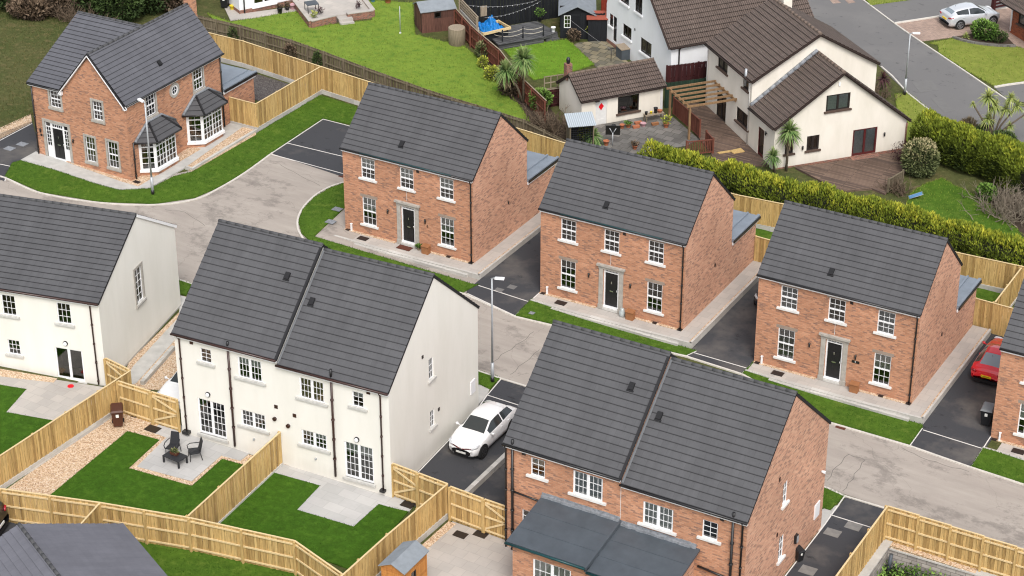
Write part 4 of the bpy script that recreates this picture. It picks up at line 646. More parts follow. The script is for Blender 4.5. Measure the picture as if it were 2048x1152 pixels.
# ------------------------------------------------------------------ corner house with two bay windows
TX, TY, TZ = -26.66, -1.18, .76
r = thing('brick_house', 'brick corner house with two canted bay windows and a round window', 'house', (TX, TY, TZ)); TH, TR = 4.9, 7.62
TF = [(-5.64, -4.85, 3.62, 4.70), (-2.44, -1.73, 3.50, 4.68), (-3.26, -2.56, .64, 2.25), (-1.61, -.86, .64, 2.30)]; TD = (-6.28, -4.52, .25, 2.55); TS = [(1.85, 2.7, 3.40, 4.72), (6.38, 7.28, 3.38, 4.72)]; BY = [(1.45, 3.35), (5.95, 7.85)]
m = MB(); wall(m, (-7.1, 0, 0), X3, FR, 7.1, -.9, TH, [(a+7.1, b+7.1, c, d) for a, b, c, d in TF+[TD]], 0, 0); m.face([(-4.68, 0, TH), (0, 0, TH), (-2.34, 0, TR-.02)], 0)
wall(m, (0, 0, 0), Y3, RT, 9.1, -.9, TH, TS+[(a, b, .4, 2.0) for a, b in BY], 1, 1); wall(m, (-7.1, 0, 0), Y3, (-1, 0, 0), 9.1, -.9, TH, (), 1, 1, gable=[(4.9, TR-.02)]); wall(m, (-7.1, 9.1, 0), X3, (0, 1, 0), 7.1, -.9, TH, ()); m.face([(-4.68, 9.1, TH), (0, 9.1, TH), (-2.34, 9.1, TR-.02)][::-1], 0)
wall(m, (0, 9.1, 0), Y3, RT, 3.2, -.9, 2.35, (), 1, 1); wall(m, (-4.5, 12.3, 0), X3, (0, 1, 0), 4.5, -.9, 2.35, ()); m.build('wall', ['brick', 'brick'], r); m = MB(); m.box(-6.9, -.2, .2, 8.9, 2.7, 2.85); m.build('floor_slab', 'dark_room', r)
for i, w in enumerate(TF): window(r, (0, 0, 0), X3, FR, w, cols=3, rows=4, sash=True, sill='stone_surround', sillx=.02, surround='stone_surround', blind='blind_tan' if i == 2 else None, bfrac=1)
for w in TS: window(r, (0, 0, 0), Y3, RT, w, cols=3, rows=4, sash=True, sill=None, surround='stone_surround')
# main roof: a front gabled wing crossing a wing along the street
hw = 2.34; ups = Vector((-hw-.1, 0, TR-TH)); S = ups.length; ups.normalize(); mr = MB(); courses(mr, (.13, -.10, TH-.02), Y3, ups, 9.35, S+.04, .29); slab(mr, (.12, -.09, TH-.02), Y3, ups, 9.33, S, .12)
upl = Vector((hw+.1, 0, TR-TH)).normalized(); courses(mr, (-4.68-.13, -.10, TH-.02), Y3, upl, 9.35, S+.04, .29); slab(mr, (-4.80, -.09, TH-.02), Y3, upl, 9.33, S, .12)
ry = 4.95; upf = Vector((0, ry+.12, TR-TH)); Sf = upf.length; upf.normalize(); cut = lambda s: (0, 7.25-4.6+(4.66-2.34)*min(1, s/Sf)-.02)
courses(mr, (-7.25, -.12, TH-.02), X3, upf, 3, Sf+.03, .31, ext=cut); slab(mr, (-7.24, -.11, TH-.02), X3, upf, 3, Sf, .12, ext=cut); upb = Vector((0, -4.3, TR-TH)); Sb = upb.length; upb.normalize(); courses(mr, (-7.25, 9.25, TH-.02), X3, upb, 3, Sb, .31, ext=cut)
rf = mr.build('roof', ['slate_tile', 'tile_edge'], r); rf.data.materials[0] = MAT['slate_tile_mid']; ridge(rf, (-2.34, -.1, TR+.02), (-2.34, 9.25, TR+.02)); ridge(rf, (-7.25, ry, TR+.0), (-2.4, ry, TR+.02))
m = MB(); a = Vector((-2.34, -.14, TR-.10))
for sx in (-1, 1): m.beam(a, a+Vector((sx*2.48, 0, -(TR-TH)*2.48/2.34)), .05, .17, up=(0, 1, 0))
m.box(.02, .1, -.1, 9.1, TH-.19, TH-.1); m.box(-7.2, -4.7, -.13, -.02, TH-.19, TH-.1); m.box(-4.86, -4.6, -.17, -.02, TH-.32, TH-.08); m.box(-.05, .15, -.17, -.02, TH-.28, TH-.08); m.build('fascia', 'upvc', r)
m = MB()
for sx in (-1, 1): m.beam(a+Vector((0, -.03, .10)), a+Vector((sx*2.5, -.03, .10-(TR-TH)*2.5/2.34)), .06, .06, up=(0, 1, 0))
m.build('verge_cap', 'black_plastic', rf); m = MB(); m.tube([(.19, -.1, TH-.04), (.19, 9.25, TH-.04)], .055, 8); m.build('gutter', 'black_plastic', r); m = MB(); m.tube([(-7.2, -.18, TH-.06), (-4.85, -.18, TH-.06)], .05, 8); m.build('gutter', 'black_plastic', r)
v = MB(); q = Vector((.13, 4.2, TH))+ups*1.25; v.hexa([q+Vector(d) for d in ((-.1, -.13, .0), (.12, -.13, -.12), (.12, .13, -.12), (-.1, .13, .0), (-.04, -.13, .20), (.16, -.13, .0), (.16, .13, .0), (-.04, .13, .20))]); v.build('roof_vent', 'tile_edge', rf)
v = MB(); v.box(-2.65, -2.03, 9.3, 9.75, 4.5, 8.6); v.build('chimney', 'orange_wood' if 0 else 'brick', rf)
pipe(r, [(-6.98, -.06, TH-.1), (-6.98, -.06, .25)], .045); pipe(r, [(.06, 9.0, TH-.1), (.06, 9.0, .0)], .045); pipe(r, [(.06, .35, 2.4), (.06, .35, .05)], .045); wall_lamp(r, (-4.15, 0, 1.75), FR); wall_lamp(r, (-6.62, 0, 1.9), FR)
small(r, 'number_plate', 'black_plastic', (-6.72, -6.58, -.02, 0, 1.5, 1.62), (-6.52, -6.42, -.02, 0, 1.5, 1.62))
# entrance with side lights
panel_door(r, (-5.78, .02, .28), X3, .80, 1.93, fan='bars'); s = MB(); s.box(-6.45, -6.28, -.05, .05, .1, 2.72); s.box(-4.52, -4.35, -.05, .05, .1, 2.72); s.box(-6.28, -4.52, -.05, .05, 2.55, 2.72); s.build('door_surround', 'stone_surround', r)
for a, b in ((-6.28, -5.87), (-4.91, -4.52)):
    m = MB(); m.box(a, b, .03, .08, .25, 1.0); m.box(a, a+.05, .03, .08, 1.0, 2.55); m.box(b-.05, b, .03, .08, 1.0, 2.55); m.box(a+.05, b-.05, .03, .08, 2.2, 2.26); m.box((a+b)/2-.012, (a+b)/2+.012, .035, .075, 1.0, 2.2)
    for k in range(1, 5): m.box(a+.05, b-.05, .036, .07, 1.0+.24*k-.012, 1.0+.24*k+.012)
    m.box(a+.05, b-.05, .03, .08, 2.5, 2.55); sl = m.build('side_light', 'upvc', r); g = MB(); g.box(a+.05, b-.05, .05, .06, 1.0, 2.5); g.build('pane', 'window_glass', sl)
# round window
m = MB(); N = 28; c0 = Vector((0, 4.5, 4.18))
def ring(r0, r1, x0, x1, m):
    for i in range(N):
        t0, t1 = 2*math.pi*i/N, 2*math.pi*(i+1)/N; P = lambda r, x, t: c0+Vector((x, r*math.cos(t), r*math.sin(t)))
        m.face([P(r0, x1, t0), P(r1, x1, t0), P(r1, x1, t1), P(r0, x1, t1)]); m.face([P(r1, x0, t0), P(r1, x0, t1), P(r1, x1, t1), P(r1, x1, t0)]); m.face([P(r0, x1, t0), P(r0, x1, t1), P(r0, x0, t1), P(r0, x0, t0)])
ring(.30, .46, 0, .05, m); m.build('round_surround', 'stone_surround', r); m = MB(); ring(.23, .30, 0, .04, m); m.box(.02, .035, 4.49, 4.51, 3.95, 4.41); m.box(.02, .035, 4.27, 4.73, 4.17, 4.19); rw = m.build('round_window', 'upvc', r); m = MB(); m.face([c0+Vector((.012, .25*math.cos(2*math.pi*i/N), .25*math.sin(2*math.pi*i/N))) for i in range(N)]); m.build('pane', 'car_glass', rw)
# canted bays
def bay(r, yc):
    hb, pj, s = 1.55, .78, .62; P = [(0, yc-hb), (pj, yc-hb+s), (pj, yc+hb-s), (0, yc+hb)]; b = MB(); Z0, Z1 = .42, 2.28
    for a, c in zip(P, P[1:]): b.face([(a[0], a[1], -.9), (c[0], c[1], -.9), (c[0], c[1], Z0), (a[0], a[1], Z0)])
    base = b.build('bay_window', 'brick', r); s_ = MB(); Q = [(0, yc-hb-.08), (pj+.1, yc-hb+s-.05), (pj+.1, yc+hb-s+.05), (0, yc+hb+.08)]
    s_.face([(x, y, Z0+.02) for x, y in Q]); [s_.face([(a[0], a[1], Z0-.14), (c[0], c[1], Z0-.14), (c[0], c[1], Z0+.02), (a[0], a[1], Z0+.02)]) for a, c in zip(Q, Q[1:])]; s_.build('sill', 'upvc', base)
    fr, gl = MB(), MB(); gl2 = MB()
    for k, (a, c) in enumerate(zip(P, P[1:])):
        a, c = Vector((*a, 0)), Vector((*c, 0)); L = (c-a).length; d = (c-a)/L; n = Vector((d.y, -d.x, 0)); PT = lambda u, z, e: a+d*u+Vector((0, 0, z))+n*e
        def bar(u0, u1, z0, z1, e=0): fr.hexa([PT(u0, z0, e), PT(u1, z0, e), PT(u1, z0, e-.06), PT(u0, z0, e-.06), PT(u0, z1, e), PT(u1, z1, e), PT(u1, z1, e-.06), PT(u0, z1, e-.06)])
        e0 = .16 if k != 1 else .05; bar(0, e0, Z0, Z1); bar(L-e0, L, Z0, Z1); bar(e0, L-e0, Z0, Z0+.07); bar(e0, L-e0, Z1-.07, Z1)
        cols = 2 if k != 1 else 6
        for i in range(1, cols): u = e0+(L-2*e0)*i/cols; w = .04 if i*2 == cols and k == 1 else .010; bar(u-w, u+w, Z0+.07, Z1-.07, -.005)
        for i in range(1, 5): zz = Z0+.07+(Z1-Z0-.14)*i/5; w = .035 if i == 4 else .010; bar(e0, L-e0, zz-w, zz+w, -.008)
        gl.face([PT(e0, Z0+.05, -.04), PT(L-e0, Z0+.05, -.04), PT(L-e0, Z1-.05, -.04), PT(e0, Z1-.05, -.04)])
    f = fr.build('bay_frame', 'upvc', base); gl.build('pane', 'window_glass', base)
    # hipped tile roof with lead top
    zt, ze = 3.12, 2.30; R0 = [(.02, yc-hb-.42), (pj+.34, yc-hb+s-.22), (pj+.34, yc+hb-s+.22), (.02, yc+hb+.42)]; Tt = [(.02, yc-.62), (.12, yc-.60), (.12, yc+.60), (.02, yc+.62)]; rm = MB()
    for k in range(3):
        a, c = Vector((*R0[k], ze)), Vector((*R0[k+1], ze)); ta, tc = Vector((*Tt[k], zt)), Vector((*Tt[k+1], zt)); NN = 4
        for i in range(NN):
            s0, s1 = i/NN, (i+1)/NN; n = (c-a).cross(ta-a).normalized(); n = n if n.z > 0 else -n; A, B, C, D = a.lerp(ta, s0)+n*.03, c.lerp(tc, s0)+n*.03, c.lerp(tc, s1), a.lerp(ta, s1); L = (c-a).length
            rm.face([A, B, C, D], 0, [(0, i*.31), (L, i*.31), (L, i*.31+.31), (0, i*.31+.31)]); rm.face([a.lerp(ta, s0), c.lerp(tc, s0), B, A], 1)
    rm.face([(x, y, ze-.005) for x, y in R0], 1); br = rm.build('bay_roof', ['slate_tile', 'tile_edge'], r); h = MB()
    for k in (1, 2): h.tube([Vector((*R0[k], ze+.03)), Vector((*Tt[k], zt+.03))], .07, 6)
    h.build('hip_tiles', 'tile_edge', br); l = MB(); l.tube([(.08, yc-1.95+.05, ze+.06), (.06, yc-.64, zt+.07), (.08, yc+.64, zt+.07), (.08, yc+1.9, ze+.06)], .09, 6); l.build('lead_flashing', 'lead', br)
    g = MB(); g.tube([Vector((*p, ze-.02)) for p in R0], .05, 6); g.build('bay_gutter', 'black_plastic', base)
bay(r, 2.40); bay(r, 6.95)
e = MB(); e.box(-4.6, .12, 9.12, 12.5, 2.35, 2.5); e.box(-.5, -.4, 9.4, 12.3, 2.5, 2.6); e.box(0, .14, 9.13, 12.52, 2.5, 2.57); e.build('flat_roof', 'flat_roof', r); e = MB(); e.box(.125, .19, 9.12, 12.5, 2.34, 2.48); e.build('roof_gutter', 'black_plastic', r); e = MB(); e.box(.02, .10, 9.12, 12.4, 2.2, 2.35); e.build('roof_fascia', 'upvc', r)
# ------------------------------------------------------------------ older houses behind
def loc_of(o, p): return (Matrix.Rotation(-o.rotation_euler.z, 3, 'Z')@(Vector(p)-o.location))
# cream chalet: a main block with a lower gabled wing in front
r = thing('cream_house', 'older cream chalet house with brown roofs and a patio door onto decking', 'house', (4.52, 20.75, -.19), math.radians(49.5)); hN = r
GW = [(3.32, 4.92, 3.32, 4.36), (5.32, 6.98, .02, 1.80), (2.2, 3.03, .92, 1.87), (.75, 1.3, .92, 1.85)]; WL = [(1.35, 2.15, .12, 2.0)]
m = MB(); wall(m, (0, 0, 0), X3, FR, 9.0, -.8, 1.95, [g for g in GW if g[3] < 1.96], 0, 0); m.face([(0, 0, 1.95), (9, 0, 1.95), (5.05, 0, 5.22), (4.92, 0, 5.22), (4.92, 0, 4.36), (4.92, 0, 3.32), (3.32, 0, 3.32), (3.32, 0, 4.36), (3.32, 0, 5.09), (0, 0, 2.8)]); m.face([(3.32, 0, 4.36), (4.92, 0, 4.36), (4.92, 0, 5.22), (4.33, 0, 5.72), (3.32, 0, 5.09)])
m.box(3.32, 4.92, .12, .13, 3.3, 4.4); wall(m, (0, 0, 0), Y3, (-1, 0, 0), 3.32, -.8, 2.75, WL, 0, 0); wall(m, (9, 0, 0), Y3, RT, 3.32, -.8, 1.95, ())
ML = [(6.81, 8.22, 3.56, 4.5), (3.8, 4.56, 3.6, 4.4), (3.55, 5.26, 1.13, 2.07), (6.75, 8.15, .15, 1.98)]
wall(m, (0, 3.32, 0), Y3, (-1, 0, 0), 6.4, -.8, 4.52, [(a-3.32, b-3.32, c, d) for a, b, c, d in ML]); wall(m, (0, 3.32, 0), X3, FR, 8.5, -.8, 4.45, (), gable=[(4.35, 6.95)]); wall(m, (8.5, 3.32, 0), Y3, RT, 6.4, -.8, 4.45, ()); wall(m, (0, 9.72, 0), X3, (0, 1, 0), 8.5, -.8, 4.45, (), gable=[(4.35, 6.95)]); m.build('wall', 'old_cream_render', r); m = MB(); m.box(-.015, 9.02, -.03, .0, -.8, .08); m.build('brick_base', 'garden_brick', r)
def oldwin(r, o, ud, n, w, frame='dark_frame', split=2, blind=None, sill='brown_sill', door=False):
    f = window(r, o, ud, n, w, cols=1, rows=1, sash=False, dbl=split == 2, frame=frame, sill=sill, sillx=.12, blind=blind, bfrac=1, fw=.08, door=door)
    return f
oldwin(r, (0, 0, 0), X3, FR, GW[0], blind='curtain_grey'); oldwin(r, (0, 0, 0), X3, FR, GW[1], 'red_frame', blind='curtain_grey', sill=None, door=True); oldwin(r, (0, 0, 0), X3, FR, GW[2]); oldwin(r, (0, 0, 0), X3, FR, GW[3], split=1)
N3 = (-1, 0, 0); YB = (0, -1, 0)
for w in ML[:3]: oldwin(r, (0, 0, 0), YB, N3, (-w[1], -w[0], w[2], w[3]), split=1 if w[1]-w[0] < 1 else 2)
oldwin(r, (0, 0, 0), YB, N3, (-ML[3][1], -ML[3][0], *ML[3][2:]), sill=None, door=True); oldwin(r, (0, 0, 0), YB, N3, (-2.15, -1.35, .12, 2.0), 'red_frame', split=1, sill=None, door=True)
def gable_roof(r, x0, xr, x1, z0, zr, z1, y0, y1, mats=('brown_tile', 'brown_edge'), c=.34, ov=.15, rmat='brown_ridge'):
    a = Vector((xr-x0+ov, 0, zr-z0+0)); b = Vector((xr-x1-ov, 0, zr-z1)); mr = MB()
    for p, v in (((x0-ov, y0, z0), a), ((x1+ov, y0, z1), b)):
        S = v.length; u = v.normalized(); n = max(1, round(S/c)); courses(mr, p, Y3, u, y1-y0, S+.02, S/n+.001, t=.045); slab(mr, (p[0], y0+.01, p[2]), Y3, u, y1-y0-.02, S, .15)
    rf = mr.build('roof', list(mats), r); ridge(rf, (xr, y0, zr+.03), (xr, y1, zr+.03), rmat, .13, .42); return rf
gable_roof(r, 0, 4.3, 9.05, 2.8, 5.80, 1.95, -.18, 3.3); rfm = gable_roof(r, 0, 4.35, 8.5, 4.52, 7.02, 4.48, 3.15, 9.85)
m = MB()
for i in range(11): t0 = i/11; m.box(-.1+4.3*t0, .3+4.3*t0, 3.1, 3.33, 2.83+3.0*t0, 3.15+3.0*t0) if 0 else m.tube([(-.05+4.3*t0, 3.25, 2.93+3.0*t0), (-.05+4.3*(t0+.09), 3.25, 2.93+3.0*(t0+.09))], .12, 6)
m.build('lead_flashing', 'lead', r); m = MB(); m.beam((-.15, -.2, 2.7), (4.3, -.2, 5.72), .05, .2, up=(0, 1, 0)); m.beam((4.3, -.2, 5.72), (9.2, -.2, 1.85), .05, .2, up=(0, 1, 0)); m.beam((-.15, 3.13, 4.42), (4.35, 3.13, 6.94), .05, .2, up=(0, 1, 0)); m.beam((4.35, 3.13, 6.94), (8.65, 3.13, 4.38), .05, .2, up=(0, 1, 0)); m.build('bargeboard', 'brown_edge', r)
for a, b, z in ((3.2, 9.85, 4.47), (-.15, 3.25, 2.75)): m = MB(); m.tube([(-.22, a, z), (-.22, b, z)], .06, 6); m.build('gutter', 'brown_edge', r)
pipe(r, [(-.15, 3.5, 4.4), (-.06, 3.5, 4.2), (-.06, 3.5, 0)], .04, 'old_cream_render' if 0 else 'white_sill', False); pipe(r, [(-.15, 9.6, 4.4), (-.06, 9.6, 4.2), (-.06, 9.6, 0)], .04, 'white_sill', False); pipe(r, [(8.95, -.12, 1.8), (8.95, -.06, 1.5), (8.95, -.06, 0)], .05, 'garden_brick', False)
m = MB(); m.tube([(-.1, 4.05, 3.9), (-.1, 4.05, 5.0)], .08, 8); m.build('flue', 'galvanised', r)
for x_, z_ in ((7.45, 1.25), (1.9, 1.2)): wall_lamp(r, (x_, 0, z_), FR)
wall_lamp(r, (0, 1.0, 2.0), N3); small(r, 'alarm_box', 'upvc', (4.05, 4.17, -.06, 0, 4.9, 5.15))
d = MB(); d.box(5.2, 7.1, -.45, 0, -.25, .02); d.build('door_step', 'garden_brick', r)
v = MB(); v.box(4.75, 5.35, 9.0, 9.6, 6.0, 7.35); v.build('chimney', 'old_cream_render', rfm)
# small cream outhouse
r = thing('outhouse', 'small cream outhouse with brown tiled roof and red diamond sign on its door', 'outhouse', (-8.02, 19.81, .19), math.radians(54.7)); hG = r
m = MB(); wall(m, (0, 0, 0), X3, FR, 5.75, -.6, 1.88, [(.98, 1.78, -.2, 1.62), (2.54, 4.04, .48, 1.62)]); wall(m, (0, 0, 0), Y3, N3, 3.15, -.6, 1.88, (), gable=[(1.62, 3.0)]); wall(m, (5.75, 0, 0), Y3, RT, 3.15, -.6, 1.88, (), gable=[(1.62, 3.0)]); wall(m, (0, 3.15, 0), X3, (0, 1, 0), 5.75, -.6, 1.88, ()); m.build('wall', 'old_cream_render', r)
u1 = Vector((0, 1.62+.2, 3.03-1.86)); mr = MB()
for p, v in (((-.15, -.2, 1.86), u1), ((-.15, 3.38, 1.86), Vector((0, -1.76, 1.17)))): S = v.length; courses(mr, p, X3, v.normalized(), 6.05, S+.02, S/7+.001, t=.045); slab(mr, (-.14, p[1], 1.86), X3, v.normalized(), 6.03, S, .14)
rf = mr.build('roof', ['brown_tile', 'brown_edge'], r); ridge(rf, (-.15, 1.62, 3.07), (5.9, 1.62, 3.07), 'brown_ridge', .12, .4); m = MB(); m.box(-.12, .28, 1.9, 2.3, 2.5, 3.55); ch = m.build('chimney', 'garden_brick', rf); m = MB(); m.lathe([(.10, 3.55), (.14, 3.8), (.08, 3.95)], 10, 0, (.08, 2.1, 0)); m.build('chimney_cowl', 'black_plastic', ch)
m = MB(); m.box(.98, 1.78, .05, .09, -.2, 1.62); m.box(1.15, 1.6, .035, .05, .0, .35); d = m.build('door', 'white_sill', r); m = MB(); m.face([(1.38, .03, .95), (1.57, .03, 1.2), (1.38, .03, 1.45), (1.19, .03, 1.2)]); m.build('diamond_sign', 'red_sign', d)
oldwin(r, (0, 0, 0), X3, FR, (2.54, 4.04, .48, 1.62), split=1); m = MB(); m.tube([(-.15, -.26, 1.82), (5.9, -.26, 1.82)], .05, 6); m.build('gutter', 'brown_edge', r); small(r, 'flood_light', 'dark_frame', (.85, 1.1, -.3, -.1, 1.68, 1.8)); small(r, 'corner_post', 'white_sill', (5.55, 5.72, -.05, 0, -.4, 1.8))
# white rendered house
r = thing('white_house', 'white rendered house with a steep brown tiled roof and dark windows', 'house', (-13.25, 33.24, .35), math.radians(-35.1)); W_w = 9.0
HW = [(.45, .95, 1.33, 2.2), (1.0, 1.5, .42, 2.2), (2.38, 3.58, 1.3, 2.15), (4.88, 6.36, 1.05, 2.05)]; HU = [(1.97, 3.11, 3.6, 4.8), (4.05, 4.95, 3.55, 4.9)]
m = MB(); wall(m, (0, 0, 0), X3, FR, W_w, -1.2, 2.75, HW, gable=None)
m.face([(0, 0, 2.75), (W_w, 0, 2.75), (W_w-.1, 0, 2.9), (5.4, 0, 6.6), (.0, 0, 6.6)]) if 0 else None
for a, b, zt in ((0, 1.97, 0), (1.97, 3.11, 1), (3.11, 4.05, 0), (4.05, 4.95, 1), (4.95, 9.0, 0)):
    hh = lambda x: min(2.75+x*3.0, 2.75+(9.0-x)*.96, 6.4)
    if zt: m.face([(a, 0, 2.75), (b, 0, 2.75), (b, 0, 3.57), (a, 0, 3.57)]); m.face([(a, 0, 4.85), (b, 0, 4.85), (b, 0, hh(b)), (a, 0, hh(a))])
    else:
        xs = sorted({a, b, *[q for q in (1.2, 5.2) if a < q < b]}); m.face([(a, 0, 2.75), (b, 0, 2.75)]+[(q, 0, hh(q)) for q in reversed(xs)])
wall(m, (W_w, 0, 0), Y3, RT, 9, -1.6, 2.95, ()); wall(m, (0, 0, 0), Y3, N3, 9, -1, 2.75, ()); m.build('wall', 'white_render', r); m = MB(); m.box(-.01, 2.2, -.02, 0, -.2, .25); m.build('brick_base', 'garden_brick', r)
for w in HW: oldwin(r, (0, 0, 0), X3, FR, w, frame='dark_frame', split=2 if w[1]-w[0] > 1 else 1, sill='upvc' if w[2] > .5 else None, door=w[2] < .5)
for w in HU: oldwin(r, (0, 0, 0), X3, FR, (w[0], w[1], 3.57, 4.85), sill='upvc')
v = Vector((-4.3, 0, 4.1)); S = v.length; mr = MB(); courses(mr, (9.18, -.2, 2.82), Y3, v.normalized(), 11, S, .34, t=.045); slab(mr, (9.18, -.19, 2.82), Y3, v.normalized(), 10.98, S, .15); v2 = Vector((5.2, 0, 3.6)); courses(mr, (-.3, -.2, 3.2), Y3, v2.normalized(), 11, v2.length, .34, t=.045); rf = mr.build('roof', ['brown_tile', 'brown_edge'], r); ridge(rf, (4.95, -.2, 6.95), (4.95, 10.8, 6.95), 'brown_ridge', .13)
m = MB(); m.beam((9.2, -.22, 2.75), (4.9, -.22, 6.85), .05, .2, up=(0, 1, 0)); m.build('bargeboard', 'brown_edge', r); m = MB(); m.tube([(9.25, -.2, 2.78), (9.25, 9, 2.78)], .07, 6); m.build('gutter', 'brown_edge', r); pipe(r, [(9.2, .55, 2.7), (9.06, .55, 2.5), (9.06, .55, -.8)], .05, 'dark_frame', False); small(r, 'air_vent', 'dark_frame', (4.0, 4.12, -.02, .02, 2.2, 2.35))
m = MB(); u = v.normalized(); q = Vector((9.18, 4.7, 2.82))+u*4.6; n_ = Vector((u.z, 0, -u.x)); m.hexa([q+Vector(d)+n_*.03 for d in ((0, -.35, 0), (0, .35, 0))]+[q+u*.7+Vector(d)+n_*.03 for d in ((0, .35, 0), (0, -.35, 0))]+[q+Vector(d)+n_*.1 for d in ((0, -.35, 0), (0, .35, 0))]+[q+u*.7+Vector(d)+n_*.1 for d in ((0, .35, 0), (0, -.35, 0))]); m.build('roof_window', 'car_glass', rf)
# bungalow at the top edge
A = zL(425, 125); B = zL(730, 66); ang = math.atan2(B.y-A.y, B.x-A.x); r = thing('white_bungalow', 'white rendered bungalow on a brick base cut off by the top edge', 'house', (A.x, A.y, gz(A.x)), ang); m = MB()
wall(m, (0, 0, 0), X3, FR, 9, .3, 2.5, [(1.05, 2.75, .35, 2.1)]); wall(m, (0, 0, 0), Y3, N3, 6, .3, 2.5, ()); wall(m, (9, 0, 0), Y3, RT, 6, .3, 2.5, ()); wall(m, (0, 6, 0), X3, (0, 1, 0), 9, .3, 2.5, ()); m.build('wall', 'white_render', r); m = MB(); m.box(-.02, 9.02, -.02, 6.02, -.4, .3); m.build('brick_base', 'garden_brick', r)
window(r, (0, 0, 0), X3, FR, (1.05, 2.75, .35, 2.1), cols=1, rows=1, sash=False, dbl=True, sill='upvc', blind='blind', bfrac=.3, fw=.1, door=True); pipe(r, [(.35, -.06, 2.5), (.35, -.06, .0)], .05, 'black_plastic', False)
m = MB(); v = Vector((0, 3.2, 1.8)); courses(m, (-.3, -.3, 2.45), X3, v.normalized(), 9.6, v.length, .34); v = Vector((0, -3.3, 1.8)); courses(m, (-.3, 6.3, 2.45), X3, v.normalized(), 9.6, v.length, .34); m.build('roof', ['brown_tile', 'brown_edge'], r)
# brick house at the top right corner
A = zR(1210, 190); r = thing('red_brick_house', 'orange red brick bungalow with brown roof at the top right corner', 'house', (A.x, A.y, gz(A.x)), math.radians(-38)); m = MB(); wall(m, (0, 0, 0), X3, FR, 7, -.4, 2.3, [(.75, 3, 1.0, 2.0)]); wall(m, (0, 0, 0), Y3, N3, 8, -.4, 2.3, ()); m.build('wall', 'brick_red', r); oldwin(r, (0, 0, 0), X3, FR, (.75, 3, 1.0, 2.0), blind='curtain_grey'); pipe(r, [(.05, -.06, 2.3), (.05, -.06, .2)], .06, 'upvc', False)
m = MB(); v = Vector((3, 3.5, 2.2)); courses(m, (-.7, -.7, 2.2), X3, Vector((0, 3.8, 2.0)).normalized(), 8.5, 4.2, .34, ext=lambda s: (s*.88, 8.5)); courses(m, (-.7, -.7, 2.2), Y3, Vector((3.8, 0, 2.0)).normalized(), 9, 4.2, .34, ext=lambda s: (s*.88, 9)); slab(m, (-.7, -.7, 2.2), X3, Vector((0, 3.8, 2.0)).normalized(), 8.5, 4.2, .12, ext=lambda s: (s*.88, 8.5)); slab(m, (-.7, -.7, 2.19), Y3, Vector((3.8, 0, 2.0)).normalized(), 9, 4.2, .12, ext=lambda s: (s*.88, 9)); m.build('roof', ['brown_tile', 'brown_edge'], r)
# grey roof at the bottom left
P0, P1, E0, E1, L0 = at(38, 1048, z=4.0), at(118, 1152, z=4.0), at(275, 1082, z=2.35), at(335, 1152, z=2.35), at(-30, 1105, z=2.35)
d = (P1-P0); d.z = 0; L = 9; d.normalize(); r = thing('grey_roofed_house', 'low house seen only as a pale grey tiled roof in the bottom left corner', 'house', (P0.x, P0.y, 0), math.atan2(d.y, d.x))
e = loc_of(r, E0); w1 = abs(e.y); sg = 1 if e.y > 0 else -1; m = MB(); v = Vector((0, -sg*w1, 4.0-2.35)); courses(m, (0, e.y, 2.35), X3, v.normalized(), L, v.length, .33); slab(m, (0.01, e.y, 2.35), X3, v.normalized(), L-.02, v.length, .12)
v = Vector((0, sg*w1, 1.65)); courses(m, (0, -e.y, 2.35), X3, v.normalized(), L, v.length, .33); slab(m, (0.01, -e.y, 2.35), X3, v.normalized(), L-.02, v.length, .12); rf = m.build('roof', ['slate_tile_pale', 'tile_edge'], r); ridge(rf, (0, 0, 4.03), (L, 0, 4.03), 'ridge_tile', .11, .42)
m = MB(); m.box(.3, L-.3, -w1+.3, w1-.3, -.6, 2.3); m.face([(.3, -w1+.3, 2.3), (.3, w1-.3, 2.3), (.3, 0, 3.8)]); m.build('wall', 'brick', r)
